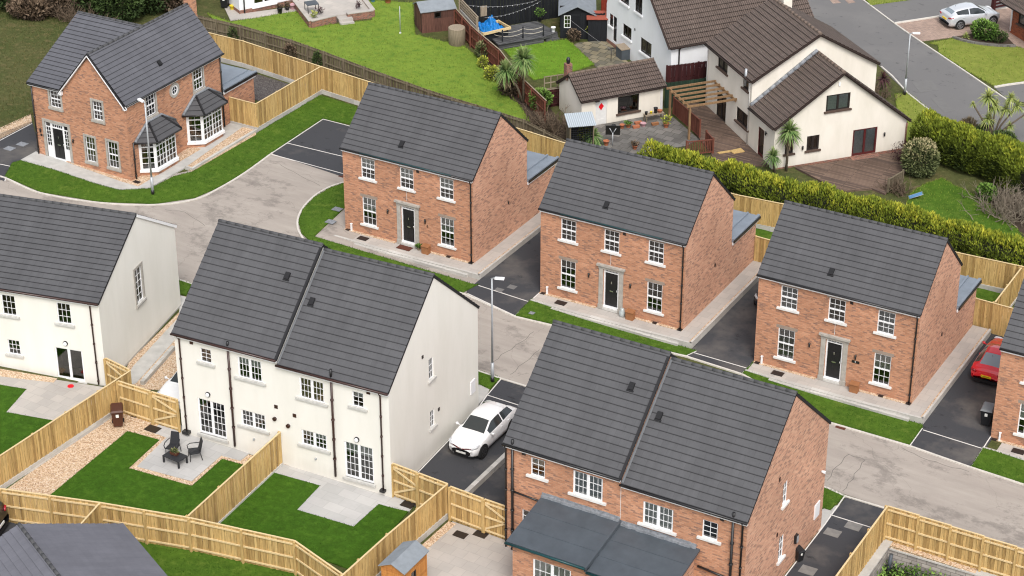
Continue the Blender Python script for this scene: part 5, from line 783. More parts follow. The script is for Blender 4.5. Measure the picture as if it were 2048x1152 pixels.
# ------------------------------------------------------------------ fences
def fence(lab, pts, h=1.8, mat='new_timber', side=1, base=0, cap='new_timber_pale', bw=.135, rails=3, step=0, post=2.3, name='timber_fence', group=None, ph=.0, z_off=0, brace=False, cat='fence', tops=None):
    P = [Vector((p[0], p[1], 0)) for p in pts]; r = thing(name, lab, cat, (P[0].x, P[0].y, 0), 0, group); O = P[0]; zz = lambda x: gz(x)+z_off
    pm = MB(); pm.box(-.05, .05, -.05, .05, -.3, h+ph, 0); pmesh = pm.mesh('post', [mat])
    for si, (a, b) in enumerate(zip(P, P[1:])):
        d = (b-a); L = d.length; d /= L; nl = Vector((-d.y, d.x, 0))*side; n = max(1, int(L/bw)); B = MB(); pn = max(1, round(L/post)); a_ = a-O
        for i in range(n):
            p, q = a_+d*(L*i/n), a_+d*(L*(i+.95)/n); o = nl*(.022 if i % 2 else 0); k = int(i*pn/n); xs = (a+d*(L*k/pn)).x if step else None
            z0 = zz(xs if step else a.x+d.x*L*i/n)+base; z1 = zz(xs if step else a.x+d.x*L*i/n)+h-random.uniform(0, .012); u = -nl*.02
            B.hexa([p+o+u+Vector((0, 0, z0)), q+o+u+Vector((0, 0, z0)), q+o+Vector((0, 0, z0)), p+o+Vector((0, 0, z0)), p+o+u+Vector((0, 0, z1)), q+o+u+Vector((0, 0, z1)), q+o+Vector((0, 0, z1)), p+o+Vector((0, 0, z1))])
        B.build('board_panel', mat, r)
        for k in range(pn):
            s0, s1 = a+d*(L*k/pn), a+d*(L*(k+1)/pn); za, zb = (zz(s0.x), zz(s0.x)) if step else (zz(s0.x), zz(s1.x))
            for j in range(rails):
                hz = base+.2+(h-base-.35)*j/max(1, rails-1); R = MB(); R.beam(s0-O+nl*.045+Vector((0, 0, za+hz)), s1-O+nl*.045+Vector((0, 0, zb+hz)), .05, .075); R.build('rail', cap if mat == 'new_timber' else mat, r)
            if cap:
                R = MB(); R.beam(s0-O-nl*.0+Vector((0, 0, za+h+.012)), s1-O+Vector((0, 0, zb+h+.012)), .075, .028); R.build('cap_rail', cap, r)
            if base: R = MB(); R.beam(s0-O+nl*.01+Vector((0, 0, za+base/2-.1)), s1-O+nl*.01+Vector((0, 0, zb+base/2-.1)), .13, base+.2); R.build('gravel_board', 'concrete_block', r)
        for k in range(pn+1):
            s = a+d*(L*k/pn)
            if k == 0 and si: continue
            obj('post', pmesh, r, (s-O)+nl*.08+Vector((0, 0, zz(s.x))))
        if brace: R = MB(); R.beam(a_+nl*.05+Vector((0, 0, zz(a.x)+.25)), a_+d*L+nl*.05+Vector((0, 0, zz(b.x)+h*.55)), .04, .09); R.build('brace', cap, r); R = MB(); R.beam(a_+d*L+nl*.05+Vector((0, 0, zz(b.x)+h*.6)), a_+nl*.05+Vector((0, 0, zz(a.x)+h-.2)), .04, .09); R.build('brace', cap, r)
    return r
G1 = 'new timber garden fences'
F = lambda lab, pts, **k: fence(lab, pts, group=G1, **k)
F('long new timber rear fence behind the brick houses', [(-34.5, 16.1), (-31.2, 16.18), (-24.55, 15.45), (-20.7, 15.1), (-6, 13.8), (5.5, 13.0), (8.2, 13.35), (18.7, 13.05), (22.1, 13.4), (34, 13.5)], h=1.85, side=1, base=.3)
F('new timber fence on a concrete base beside the parking bay lawn', [(-26.6, 8.45), (-24.62, 8.5), (-24.55, 15.35)], h=1.85, side=1, base=.28)
F('new timber fence panel between the first two brick houses', [(-4.4, 9.15), (0.0, 9.15)], side=1); F('new timber fence panel closing the driveway with the dark car', [(8.5, 9.0), (12.7, 9.0)], side=1); F('new timber fence panel closing the driveway with the red car', [(21.15, 8.75), (25.4, 8.75)], side=1)
F('new timber fence dividing the lawns behind the third brick house', [(22.15, 8.9), (22.15, 13.3)], side=1, base=.15)
F('new timber fence on concrete base left of the gravel garden', [(-11.45, -20.2), (-11.85, -31.4)], side=-1, base=.32)
F('rear new timber fence of the two back gardens, rails facing out', [(-16, -33.3), (-10.05, -31.02), (-5.65, -29.57), (-1.67, -28.44), (3.18, -27.45), (6.2, -28.35)], side=-1, h=1.75)
F('short new timber fence spur outside the back gardens', [(-5.65, -29.6), (-5.2, -31.95)], side=-1, h=1.75); F('new timber fence dividing the two back gardens', [(-2.2, -20.85), (-1.75, -28.4)], side=-1, base=.15)
F('new timber fence on a block base between the garden and the shed patio', [(6.55, -20.4), (6.35, -25), (6.25, -31.5)], side=-1, base=.3)
F('new timber fence panel by the brown bin', [(-11.35, -21.25), (-9.45, -21.18)], side=-1); F('new timber fence panel beside the hatchback driveway', [(5.0, -20.35), (6.55, -20.4)], side=-1, post=1.6); F('new timber fence panel beside the sunken driveway', [(6.75, -20.5), (8.5, -20.55)], side=-1)
GG = 'timber garden gates'
fence('braced timber gate left of the patio with black chairs', [(-9.4, -21.18), (-7.9, -21.1)], side=-1, post=3, name='garden_gate', brace=True, group=GG, cat='gate'); fence('braced timber gate at the cream corner beside the hatchback driveway', [(3.6, -20.3), (4.95, -20.35)], side=-1, post=3, name='garden_gate', brace=True, group=GG, cat='gate')
fence('braced timber gate against the brick semi corner', [(8.55, -20.55), (9.75, -20.55)], side=-1, post=3, name='garden_gate', brace=True, group=GG, cat='gate'); fence('braced timber gate at the corner of the left cream house', [(-13.2, -19.9), (-11.55, -20.15)], side=-1, post=3, name='garden_gate', brace=True, group=GG, cat='gate')
F('stepped new timber fence above the stone wall', [(24.0, -11.6), (25.48, -11.6), (26.96, -11.6), (28.44, -11.6), (29.92, -11.6), (31.4, -11.6), (32.9, -11.6)], side=-1, step=1, post=1.5, h=1.78); F('new timber fence running to the bottom edge above the stone wall', [(24.0, -11.6), (24.0, -22)], side=-1, h=1.78)
O1 = 'weathered old fences'; fo = lambda lab, pts, **k: fence(lab, pts, **k)
fo('weathered grey brown old fence with ivy behind the new fence', [(-39, 18.6), (-33.3, 18.84), (-29, 18.6), (-26.1, 18.14), (-22.5, 17.44), (-17.1, 16.56), (-9.9, 15.9), (-6.3, 14.6)], h=1.6, mat='old_timber', cap=None, side=-1, post=1.75, bw=.12, ph=.05)
fo('red brown timber fence sloping down past the palm', [(-22.9, 29.4), (-20.4, 27.3), (-18.9, 26.2), (-16.7, 24.7), (-13.5, 21.7), (-10.2, 19.2)], h=1.55, mat='red_timber', cap='weathered', side=-1, post=1.8, bw=.12)
fo('tall pale weathered fence section beside the blue tarpaulin', [(-22.6, 29.6), (-19.9, 27.35)], h=2.25, mat='weathered', cap='weathered', side=-1, post=2.8, bw=.14, base=1.5)
fo('black painted tall fence behind the grey decking', [(-22.5, 29.6), (-20.9, 31.2), (-17.2, 36.5)], h=2.25, mat='black_timber', cap=None, side=1, bw=.12)
fo('maroon fence between the outhouse and white house', [(-5.9, 27.6), (-3.0, 31.0)], h=1.9, mat='maroon_timber', cap=None, side=1); fo('dark maroon fence behind the pergola', [(-3.9, 28.2), (-1.6, 31.3)], h=2.0, mat='maroon_timber', cap=None, side=1)
fo('dark green fence between outhouse and chalet', [(-4.9, 25.4), (-3.1, 27.5)], h=1.75, mat='green_timber', cap=None, side=1); fo('rough red fence behind the black garden gate', [(-15.8, 37.5), (-12.6, 38.5)], h=3.2, mat='rough_red', cap=None, side=1); fo('black arched garden gate beside the white house', [(-14.9, 32.6), (-13.5, 33.4)], h=1.9, mat='black_timber', cap=None, side=1, name='garden_gate', cat='gate')
fo('dark brown low fence left of the outhouse', [(-11.5, 21.2), (-10.1, 22.9)], h=1.2, mat='maroon_timber', cap='weathered', side=-1)
# trellis window panel beside the outhouse
m = MB(); a, b = Vector((-11.6, 21.5, 0)), Vector((-10.2, 23.2, 0)); O = a.copy(); d = (b-a).normalized()
for i in range(6): p = d*((b-a).length*i/5); m.beam(p+Vector((0, 0, 1.4)), p+Vector((0, 0, 2.3)), .05, .05)
for z in (1.45, 1.85, 2.28): m.beam(Vector((0, 0, z)), b-a+Vector((0, 0, z)), .05, .05)
m.build('trellis', 'weathered', None, (a.x, a.y, 0), label='pale weathered open trellis panel beside the outhouse', cat='trellis')
strip('wall', 'low concrete kerb wall holding the gravel beside the corner house', [pt(372, 338), pt(385, 343), (-24.6, 2.0), (-24.62, 8.5)], .16, .22, 'concrete_block', cat='wall', kind=None); strip('wall', 'low block wall between the hatchback driveway and sunken driveway', [(6.4, -20.3), (6.42, -9.6)], .22, .30, 'concrete_block', cat='wall', kind=None); strip('wall', 'low block wall between the cream house path and the drive', PX(z6, (1000, 950), (820, 1155)), .2, .25, 'concrete_block', cat='wall', kind=None)
r = thing('stone_wall', 'grey stone block retaining wall below the stepped fence', 'wall', (24.1, -11.9, 0)); m = MB(); m.box(.1, 14, -.02, .3, -3, -.95); m.box(-.15, .25, -12, .3, -2.2, -.80); m.build('wall', 'stone_block', r); m = MB(); m.box(-.12, .3, -12, .3, -.8, -.74)
for i in range(9): m.box(.3+i*1.5, 1.8+i*1.5, -.1, .3, -.95-.0, -.86-.045*i if 0 else -.88)
m.build('coping', 'concrete', r)
# terrace wall
r = thing('terrace_wall', 'red brick wall with pale coping round the raised terrace', 'wall', (0, 0, 0)); m, c = MB(), MB()
for a, b in (((895, 5), (1030, 180)), ((1030, 180), (1240, 132)), ((1340, 118), (1560, 88)), ((1560, 88), (1470, -30))):
    a, b = zL(*a, .5), zL(*b, .5); d = (b-a).normalized(); nrm = Vector((-d.y, d.x, 0))*.14; q = [a-nrm, b-nrm, b+nrm, a+nrm]; m.hexa([Vector((p.x, p.y, gz(p.x)-.2)) for p in q]+[Vector((p.x, p.y, gz(p.x)+.5)) for p in q]); c.beam(Vector((a.x, a.y, gz(a.x)+.53)), Vector((b.x, b.y, gz(b.x)+.53)), .34, .06)
m.build('brickwork', 'garden_brick', r); c.build('coping', 'paving', r); m = MB(); a = zL(1310, 150, .2)
for i in range(2): q = Matrix.Rotation(.9, 3, 'Z'); p = [a+q@Vector((x, y-.3*i, 0)) for x, y in ((-.5, -.6), (.5, -.6), (.5, .3), (-.5, .3))]; m.hexa([Vector((v.x, v.y, 0.5)) for v in p]+[Vector((v.x, v.y, gz(v.x)+.32-.16*i)) for v in p])
m.build('step', 'paving', r)
# ------------------------------------------------------------------ vehicles
def car(name, lab, loc, rz, pnt, L=4.06, W=1.73, H=1.45, rear='white_plate', glass='car_glass', rear_glass='car_glass', wheels='wheel_alloy', style='hatch', cat='car', badge=False, group='parked cars'):
    r = thing(name, lab, cat, loc, rz, group); hw = W/2
    if style == 'hatch': T = [(0, .60, .50, .58, .45), (.012, .78, .60, .69, .62), (.05, .90, .70, .79, .72), (.13, .97, .80, .89, .78), (.22, .99, .88, .97, .80), (.265, 1, .91, 1.0, .80), (.44, 1, .95, H-.06, .66), (.53, 1, .96, H, .68), (.66, 1, 1.0, H-.03, .655), (.76, 1, 1.04, H-.075, .62), (.86, .985, 1.05, H-.17, .56), (.94, .965, 1.0, 1.09, .66), (.98, .95, .92, .97, .74), (.992, .90, .72, .80, .7), (1, .80, .50, .56, .55)]
    elif style == 'coupe': T = [(0, .55, .45, .52, .40), (.02, .80, .56, .64, .60), (.08, .93, .66, .74, .72), (.2, .98, .76, .84, .80), (.31, 1, .83, .90, .80), (.50, 1, .86, H-.04, .60), (.58, 1, .87, H, .62), (.70, 1, .88, H-.04, .58), (.90, .97, .88, .96, .66), (.96, .93, .84, .90, .68), (.985, .86, .70, .76, .6), (1, .75, .45, .52, .5)]
    else: T = [(0, .7, .6, .7, .5), (.03, .92, .85, .95, .7), (.2, 1, 1.0, 1.1, .8), (.36, 1, 1.05, H-.08, .74), (.45, 1, 1.05, H, .76), (.9, 1, 1.05, H-.02, .74), (.965, .98, 1.05, 1.2, .82), (1, .9, .6, .7, .8)]
    T = np.array(T); ts = np.unique(np.concatenate([np.linspace(0, 1, 56), T[:, 0]])); tab = [np.interp(ts, T[:, 0], T[:, i]) for i in range(1, 5)]
    for k in range(4): x_ = tab[k]; sm = x_.copy(); sm[1:-1] = .25*x_[:-2]+.5*x_[1:-1]+.25*x_[2:]; tab[k] = sm
    ws0, ws1, rw0, rw1 = {'hatch': (.272, .435, .868, .940), 'coupe': (.315, .495, .705, .885), 'suv': (.21, .355, .905, .96)}[style]; rings = []
    for t, w, be, tp, wr in zip(ts, *tab):
        w, wr = w*hw, wr*hw; zb = .20+.08*max(0, 1-min(t, 1-t)/.08); rings.append([(0, zb), (.80*w, zb), (.96*w, zb+.10), (w, zb+.28), (w*.995, (be+zb)/2+.12), (.965*w, be), (.93*w, be+.03 if tp-be > .2 else be+.02), (wr, tp-(.07 if tp-be > .2 else .025)), (.88*wr, tp-.012), (.45*wr, tp+.004), (0, tp+.01)])
    body, ws, rwn = MB(), MB(), MB(); GL = []; K = len(rings[0])
    for side in (-1, 1):
        glz = MB(); GL.append(glz)
        for i in range(len(ts)-1):
            tm = (ts[i]+ts[i+1])/2; y0, y1 = -L/2+ts[i]*L, -L/2+ts[i+1]*L
            for k in range(K-1):
                A, B, C, D = rings[i][k], rings[i][k+1], rings[i+1][k+1], rings[i+1][k]; q = [(side*A[0], y0, A[1]), (side*B[0], y0, B[1]), (side*C[0], y1, C[1]), (side*D[0], y1, D[1])]
                if side > 0: q = q[::-1]
                tgt = body; hgt = rings[i][8][1]-rings[i][5][1]
                if k == 6 and ws0+.02 < tm < rw1-.03 and hgt > .17 and not (.625 < tm < .645 and style == 'hatch') and not tm > .86: tgt = glz
                if k >= 8 and ws0 < tm < ws1: tgt = ws
                if k >= 8 and rw0 < tm < rw1: tgt = rwn
                tgt.face(q, 0, smooth=True)
    def fin(mb, nm, mt, par):
        me = mb.mesh(nm, [mt]); import bmesh; b = bmesh.new(); b.from_mesh(me); bmesh.ops.remove_doubles(b, verts=b.verts, dist=.0008); bmesh.ops.recalc_face_normals(b, faces=b.faces) if nm == 'body' else None; b.to_mesh(me); b.free(); return obj(nm, me, par)
    bd = fin(body, 'body', pnt, r); [fin(g_, 'side_window', glass, r) for g_ in GL]; fin(ws, 'windscreen', glass, r); fin(rwn, 'rear_window', rear_glass, r); f = -L/2
    for t in ((.165, .80) if style != 'suv' else (.19, .80)):
        for s in (-1, 1):
            y = f+t*L; R = .315 if style != 'suv' else .37; a = MB(); a.tube([(s*(hw-.30), y, R+.03), (s*(hw+.004), y, R+.03)], R+.065, 24); a.build('wheel_arch', 'tyre', r); wm = MB(); wm.tube([(s*(hw-.22), y, R), (s*(hw-.015), y, R), (s*(hw+.012), y, R)], [R, R, R-.03], 24); w = wm.build('wheel', 'tyre', r); rm = MB()
            rm.tube([(s*(hw+.008), y, R), (s*(hw+.018), y, R)], R*.25, 12)
            for k in range(7): t_ = 2*math.pi*k/7; rm.beam((s*(hw+.014), y+.04*math.cos(t_), R+.04*math.sin(t_)), (s*(hw+.014), y+R*.70*math.cos(t_), R+R*.70*math.sin(t_)), .05, .012, up=(1, 0, 0))
            rm.tube([(s*(hw+.006), y+R*.72*math.cos(a_), R+R*.72*math.sin(a_)) for a_ in np.linspace(0, 2*math.pi, 20)], .018, 5, caps=False); rm.build('rim', wheels, w)
    for s in (-1, 1):
        m = MB(); yf, zf = (f+.13, .70) if style == 'hatch' else ((f+.12, .62) if style == 'coupe' else (f+.06, .86)); pts = [(s*hw*.50, yf-.09, zf-.03), (s*hw*.68, yf-.035, zf+.0), (s*hw*.84, yf+.08, zf+.06), (s*hw*.905, yf+.26, zf+.11)]; m.tube(pts, [.035, .062, .066, .02], 8); m.build('headlight', 'lamp_clear', r)
        m = MB(); yr, zr = L/2-.06, (.86 if style == 'hatch' else .76 if style == 'coupe' else 1.0); m.tube([(s*hw*.93, yr-.22, zr+.03), (s*hw*.88, yr-.06, zr), (s*hw*.60, yr+.035, zr-.03)], [.03, .075, .045], 8); m.build('tail_light', 'lamp_red', r)
        m = MB(); ym = f+(ws0+.055)*L; zm = {'hatch': .98, 'coupe': .92, 'suv': 1.15}[style]; m.tube([(s*hw*.94, ym, zm-.03), (s*(hw+.05), ym, zm+.0), (s*(hw+.10), ym-.02, zm+.03), (s*(hw+.19), ym-.0, zm+.02)], [.02, .03, .085, .05], 8); m.build('mirror', pnt, r)
        for t in ((.60, .76) if style == 'hatch' else (.62,)): m = MB(); m.beam((s*(hw-.002), f+t*L, .84), (s*(hw-.002), f+t*L-.16, .84), .03, .03); m.build('handle', pnt, r)
    m = MB(); m.box(-hw*.58, hw*.58, f-.012, f+.1, .40, .47); m.box(-hw*.45, hw*.45, f-.005, f+.1, .27, .37); m.build('grille', 'black_plastic', r); m = MB(); m.box(-.26, .26, f-.02, f+.02, .37, .47); m.build('number_plate', 'white_plate', r)
    yb = L/2; zp = .62 if style == 'hatch' else .5; m = MB(); m.box(-.26, .26, yb-.03, yb+.025, zp, zp+.11); m.build('number_plate', rear, r); m = MB(); m.box(-hw*.7, hw*.7, yb-.12, yb+.004, .20, .34); m.build('bumper', 'black_plastic', r)
    m = MB(); m.tube([(0, f+L*.80, H-.03), (0, f+L*.82, H+.12)], [.012, .005], 5); m.build('aerial', 'black_plastic', r)
    if badge:
        m = MB(); m.tube([(-hw*.62, f+.055, .70), (-.12, f-.005, .615), (0, f-.03, .60), (.12, f-.005, .615), (hw*.62, f+.055, .70)], .030, 6); gb = m.build('grille_bar', 'black_plastic', r); m = MB(); m.tube([(-hw*.60, f+.03, .715), (-.12, f-.03, .635), (.12, f-.03, .635), (hw*.60, f+.03, .715)], .008, 5); m.build('red_trim', 'lamp_red', gb)
        m = MB(); q = [(0, .70), (.055, .60), (0, .50), (-.055, .60)]
        for a, b in zip(q, q[1:]+q[:1]): m.beam((a[0], f-.055, a[1]), (b[0], f-.055, b[1]), .02, .022)
        m.build('badge', 'chrome', r)
    return r
car('parked_car', 'white hatchback parked between the cream house and the brick semi', (4.66, -14.08, gz(4.66)+.03), .0, 'white_paint', badge=True, wheels='wheel_black')
car('parked_car', 'white car mostly hidden between the two cream houses', (-9.55, -18.0, gz(-9.15)+.03), .06, 'white_paint')
red = car('parked_car', 'red coupe parked nose in beside the right edge brick house', (23.62, 5.5, gz(24)+.03), math.pi, 'red_paint', L=4.15, W=1.82, H=1.33, style='coupe', rear='yellow_plate', rear_glass='car_glass_pale')
car('parked_car', 'dark saloon half hidden behind the third brick house', (11.35, 6.5, gz(11.3)+.03), -.04, 'navy_paint', L=4.3, W=1.8, H=1.43); car('parked_car', 'dark blue car nearly hidden by the brick semi corner', (8.55, -15.2, gz(8.5)+.04), 0, 'blue_paint'); car('parked_van', 'black tall vehicle cut off at the left edge', (-11.45, -32.6, gz(-10.7)+.03), -math.pi/2+.32, 'black_car_paint', L=4.4, W=1.75, H=1.75, style='suv')
a = zR(915, 174); b = zR(1105, 152); d = b-a; ang = math.atan2(d.y, d.x); c_ = (a+b)/2; off = Vector((-d.y, d.x, 0)).normalized()*.87; c_ = c_+off
car('parked_car', 'silver hatchback on the pink paved drive at the top right', (c_.x, c_.y, gz(c_.x)+.035), ang+math.pi/2, 'silver_paint', L=4.1, W=1.74, rear='yellow_plate', rear_glass='car_glass_pale')
text('plate_text', 'UCZ 6196', .085, red, (0, 4.15/2+.028, .555), (math.pi/2, 0, math.pi), 'black_plastic')
# ------------------------------------------------------------------ street lamps, bins and small things
def lamp(lab, p, h, rz=0, cover='black_plastic'):
    r = thing('street_lamp', lab, 'street lamp', (p.x, p.y, gz(p.x)), rz, 'street lamps'); m = MB(); m.tube([(0, 0, 1.15), (0, 0, h)], [.055, .04], 10); m.tube([(0, 0, 0), (0, 0, 1.15)], .085, 10); m.build('pole', 'galvanised', r); m = MB(); m.tube([(0, 0, 0), (0, 0, .32)], .095, 10); m.build('base_sleeve', cover, r)
    m = MB(); m.tube([(-.05, 0, h), (.12, 0, h+.06), (.3, 0, h+.07)], .03, 6); m.build('arm', 'galvanised', r); m = MB(); m.hexa([(.15, -.09, h+.02), (.62, -.11, h+.04), (.62, .11, h+.04), (.15, .09, h+.02), (.15, -.07, h+.10), (.62, -.09, h+.12), (.62, .09, h+.12), (.15, .07, h+.10)]); m.build('lantern', 'upvc', r)
lamp('slim grey street lamp beside the white hatchback driveway', at(985, 765), 5.85, .3); lamp('slim grey street lamp on the curved lawn of the corner house', at(306, 390), 5.75, 2.8); lamp('older grey street lamp on the verge of the old road', at(1809, 190), 4.25, .4)
def bin_(lab, p, rz, mat, lid, s=1.0, sticker=True):
    r = thing('wheelie_bin', lab, 'bin', (p.x, p.y, gz(p.x)+.04), rz, 'wheelie bins'); r.scale = (s, s, s); m = MB(); m.hexa([(-.21, -.24, .08), (.21, -.24, .08), (.21, .22, .08), (-.21, .22, .08), (-.28, -.33, .92), (.28, -.33, .92), (.28, .32, .92), (-.28, .32, .92)]); m.box(-.3, .3, -.36, .35, .86, .93); m.build('bin_body', mat, r)
    m = MB(); m.hexa([(-.3, -.40, .93), (.3, -.40, .93), (.3, .36, .96), (-.3, .36, .96), (-.24, -.33, 1.0), (.24, -.33, 1.0), (.24, .32, 1.07), (-.24, .32, 1.07)]); m.build('lid', lid, r); m = MB(); m.tube([(-.26, .42, .95), (.26, .42, .95)], .02, 6); m.beam((-.24, .34, .93), (-.24, .43, .95), .04, .04); m.beam((.24, .34, .93), (.24, .43, .95), .04, .04); m.build('handle', lid, r)
    for q in (-1, 1): m = MB(); m.tube([(q*.22, .28, .10), (q*.29, .28, .10)], .10, 12); m.build('wheel', 'tyre', r)
    if sticker: m = MB(); m.box(-.07, .07, -.335, -.29, .62, .78); m.build('sticker', 'white_plate', r)
bin_('brown wheelie bin standing on gravel by the left garden fence', at(237, 852), .7, 'bin_brown', 'bin_brown'); bin_('black wheelie bin with grey lid on the red car driveway', at(1972, 850), .1, 'bin_black', 'bin_grey'); bin_('small black bin on the tarmac against the brick gable', at(1597, 1122), 1.0, 'bin_black', 'bin_black', .62)
def chair(lab, p, rz):
    r = thing('garden_chair', lab, 'chair', (p.x, p.y, gz(p.x)+.06), rz, 'black rattan garden chairs'); m = MB(); m.hexa([(-.26, -.26, .38), (.26, -.26, .38), (.24, .24, .37), (-.24, .24, .37), (-.26, -.26, .44), (.26, -.26, .44), (.24, .24, .42), (-.24, .24, .42)]); m.build('seat', 'rattan', r)
    m = MB(); m.hexa([(-.24, .20, .42), (.24, .20, .42), (.24, .25, .42), (-.24, .25, .42), (-.20, .36, 1.0), (.20, .36, 1.0), (.20, .40, 1.0), (-.20, .40, 1.0)]); m.build('backrest', 'rattan', r)
    for s in (-1, 1):
        for y0, y1 in ((-.24, -.27), (.22, .30)): m = MB(); m.tube([(s*.25, y0, .42), (s*.26, y1, 0)], .018, 6); m.build('leg', 'black_plastic', r)
        m = MB(); m.tube([(s*.27, -.26, .40), (s*.31, -.29, .58), (s*.32, -.15, .66), (s*.30, .1, .66), (s*.25, .27, .68)], .022, 6); m.build('armrest', 'rattan', r)
chair('black rattan chair at the back left of the low table', z3(1000, 455), .25); chair('black rattan chair to the right of the low table', z3(1125, 480), -.75)
p = z3(1012, 505); r = thing('coffee_table', 'low black rattan table on the slab patio', 'table', (p.x, p.y, gz(p.x)+.06), -.08); m = MB(); m.box(-.5, .5, -.32, .32, .34, .39); m.build('table_top', 'rattan', r)
for a in (-.46, .46):
    for b in (-.28, .28): m = MB(); m.box(a-.035, a+.035, b-.035, b+.035, 0, .34); m.build('leg', 'rattan', r)
q = thing('planter', 'dark wooden planter of small green plants on the black table', 'planter', (p.x-.05, p.y+.05, gz(p.x)+.46)); m = MB(); m.hexa([(-.17, -.09, 0), (.17, -.09, 0), (.17, .09, 0), (-.17, .09, 0), (-.21, -.12, .13), (.21, -.12, .13), (.21, .12, .13), (-.21, .12, .13)]); m.build('trough', 'mat_brown', q); P, d, t = blob_points(160, .2, .12, .16, (0, 0, .18), seed=5); leaves('plant', P, .10, t, 'bush_leaf', q, up=.5)
def pot(lab, p, rad, h, mat, plant=None, lift=.05, ps=1.0, name='plant_pot', group='garden plant pots', leaf='green_leaf', seed=0):
    r = thing(name, lab, 'plant pot', (p.x, p.y, p.z+lift), 0, group); m = MB(); m.lathe([(rad*.7, 0), (rad*.95, h*.85), (rad*1.08, h*.86), (rad*1.08, h), (rad*.9, h), (rad*.88, h*.85)], 14); m.build('pot', mat, r)
    if plant: P, d, t = blob_points(int(170*ps), rad*1.5*ps, rad*1.5*ps, plant/2, (0, 0, h+plant*.4), seed=seed); leaves('plant', P, .11, t, leaf, r, up=.5)
    return r
def Gq(a, b): return zG(a, b)
pot('black flower pot by the outhouse door', Gq(872, 612), .14, .27, 'bin_black'); pot('round terracotta pot, left of the pair below the outhouse window', Gq(937, 605), .15, .25, 'terracotta'); pot('round terracotta pot, right of the pair below the outhouse window', Gq(985, 598), .18, .24, 'terracotta', .1); pot('dusky pink pot below the outhouse bench', Gq(1100, 590), .18, .22, 'pink_pot'); pot('terracotta pot with a yellow leaved plant by the red railing', Gq(1275, 598), .18, .28, 'terracotta', .6, leaf='yellow_leaf', ps=1.3, seed=3)
for i, (a, b, lab) in enumerate(((1045, 603, 'long low terracotta trough against the outhouse wall'), (1060, 572, 'brown trough pushed behind the pink pot'), (1190, 580, 'rusty trough under the bench'))):
    p = Gq(a, b); m = MB(); m.hexa([(-.2, -.08, 0), (.2, -.08, 0), (.2, .08, 0), (-.2, .08, 0), (-.24, -.1, .16), (.24, -.1, .16), (.24, .1, .16), (-.24, .1, .16)]); m.build('plant_trough', 'terracotta' if i < 2 else 'parcel_wood', None, (p.x, p.y, p.z+.04), .9, label=lab, cat='trough')
pot('terracotta pot under the hedge top by the satellite board', Gq(815, 735), .18, .3, 'terracotta'); pot('potted orange brown fern beside the hedge', Gq(1035, 765), .16, .22, 'terracotta', .3, leaf='brown_leaf', ps=1.2)
p = Gq(1180, 545); r = thing('bench', 'worn wooden potting bench in front of the outhouse', 'bench', (p.x, p.y, p.z), .95); m = MB(); m.box(-.65, .65, -.2, .2, .48, .53); m.build('bench_top', 'weathered', r)
for a in (-.6, .6):
    for b in (-.16, .16): m = MB(); m.box(a-.03, a+.03, b-.03, b+.03, 0, .48); m.build('leg', 'old_timber', r)
for dx, rad, h, mt, lab in ((-.55, .1, .2, 'bin_black', 'small black pot at the left end of the potting bench'), (-.2, .08, .16, 'yellow_pot', 'yellow pot on the potting bench'), (.12, .13, .36, 'bin_black', 'tall black pot on the potting bench'), (.42, .16, .14, 'terracotta', 'wide terracotta pot at the right end of the potting bench')):
    q = Vector((p.x, p.y, p.z+.48))+Matrix.Rotation(.95, 3, 'Z')@Vector((dx, 0, 0)); pot(lab, q, rad, h, mt)
# satellite board on its post
p = at(1225, 292); r = thing('sign_board', 'black rectangular board seen from behind on a post above the hedge', 'board', (p.x, p.y, p.z), .45); m = MB(); m.box(-.45, .45, 0, .04, .75, 1.35); m.build('board', 'black_plastic', r); m = MB(); m.tube([(0, -.05, 0), (0, -.05, .9)], .035, 8); m.tube([(0, -.05, .85), (-.2, -.04, 1.2)], .025, 6); m.tube([(0, -.05, .85), (.2, -.04, 1.2)], .025, 6); m.build('post', 'galvanised', r)
# log store with corrugated roof
a, b = at(1140, 298), at(1175, 300); r = thing('log_store', 'lattice sided log store with a corrugated metal roof by the outhouse', 'store', (a.x, a.y, a.z), math.radians(40)); m = MB(); m.hexa([(-.15, -.15, 1.5), (1.6, -.15, 1.5), (1.6, 1.15, 1.85), (-.15, 1.15, 1.85), (-.15, -.15, 1.53), (1.6, -.15, 1.53), (1.6, 1.15, 1.88), (-.15, 1.15, 1.88)]); m.build('roof', 'corr_sheet', r)
for x_ in (0, 1.45):
    for y_ in (0, 1.0): m = MB(); m.box(x_-.04, x_+.04, y_-.04, y_+.04, 0, 1.5+.3*y_); m.build('post', 'old_timber', r)
m = MB()
for i in range(10): m.box(.05+.15*i, .07+.15*i, -.02, 0, .1, 1.45); m.box(0, 1.45, -.03, -.01, .1+.14*i, .12+.14*i)
m.build('lattice', 'black_paint', r); m = MB(); m.box(-.02, 0, 0, 1, .1, 1.5); m.build('side_panel', 'old_timber', r); m = MB(); m.box(0, 1.45, .98, 1.0, .05, 1.6); m.box(1.44, 1.46, 0, 1, .05, 1.55); m.build('back_panel', 'black_timber', r)
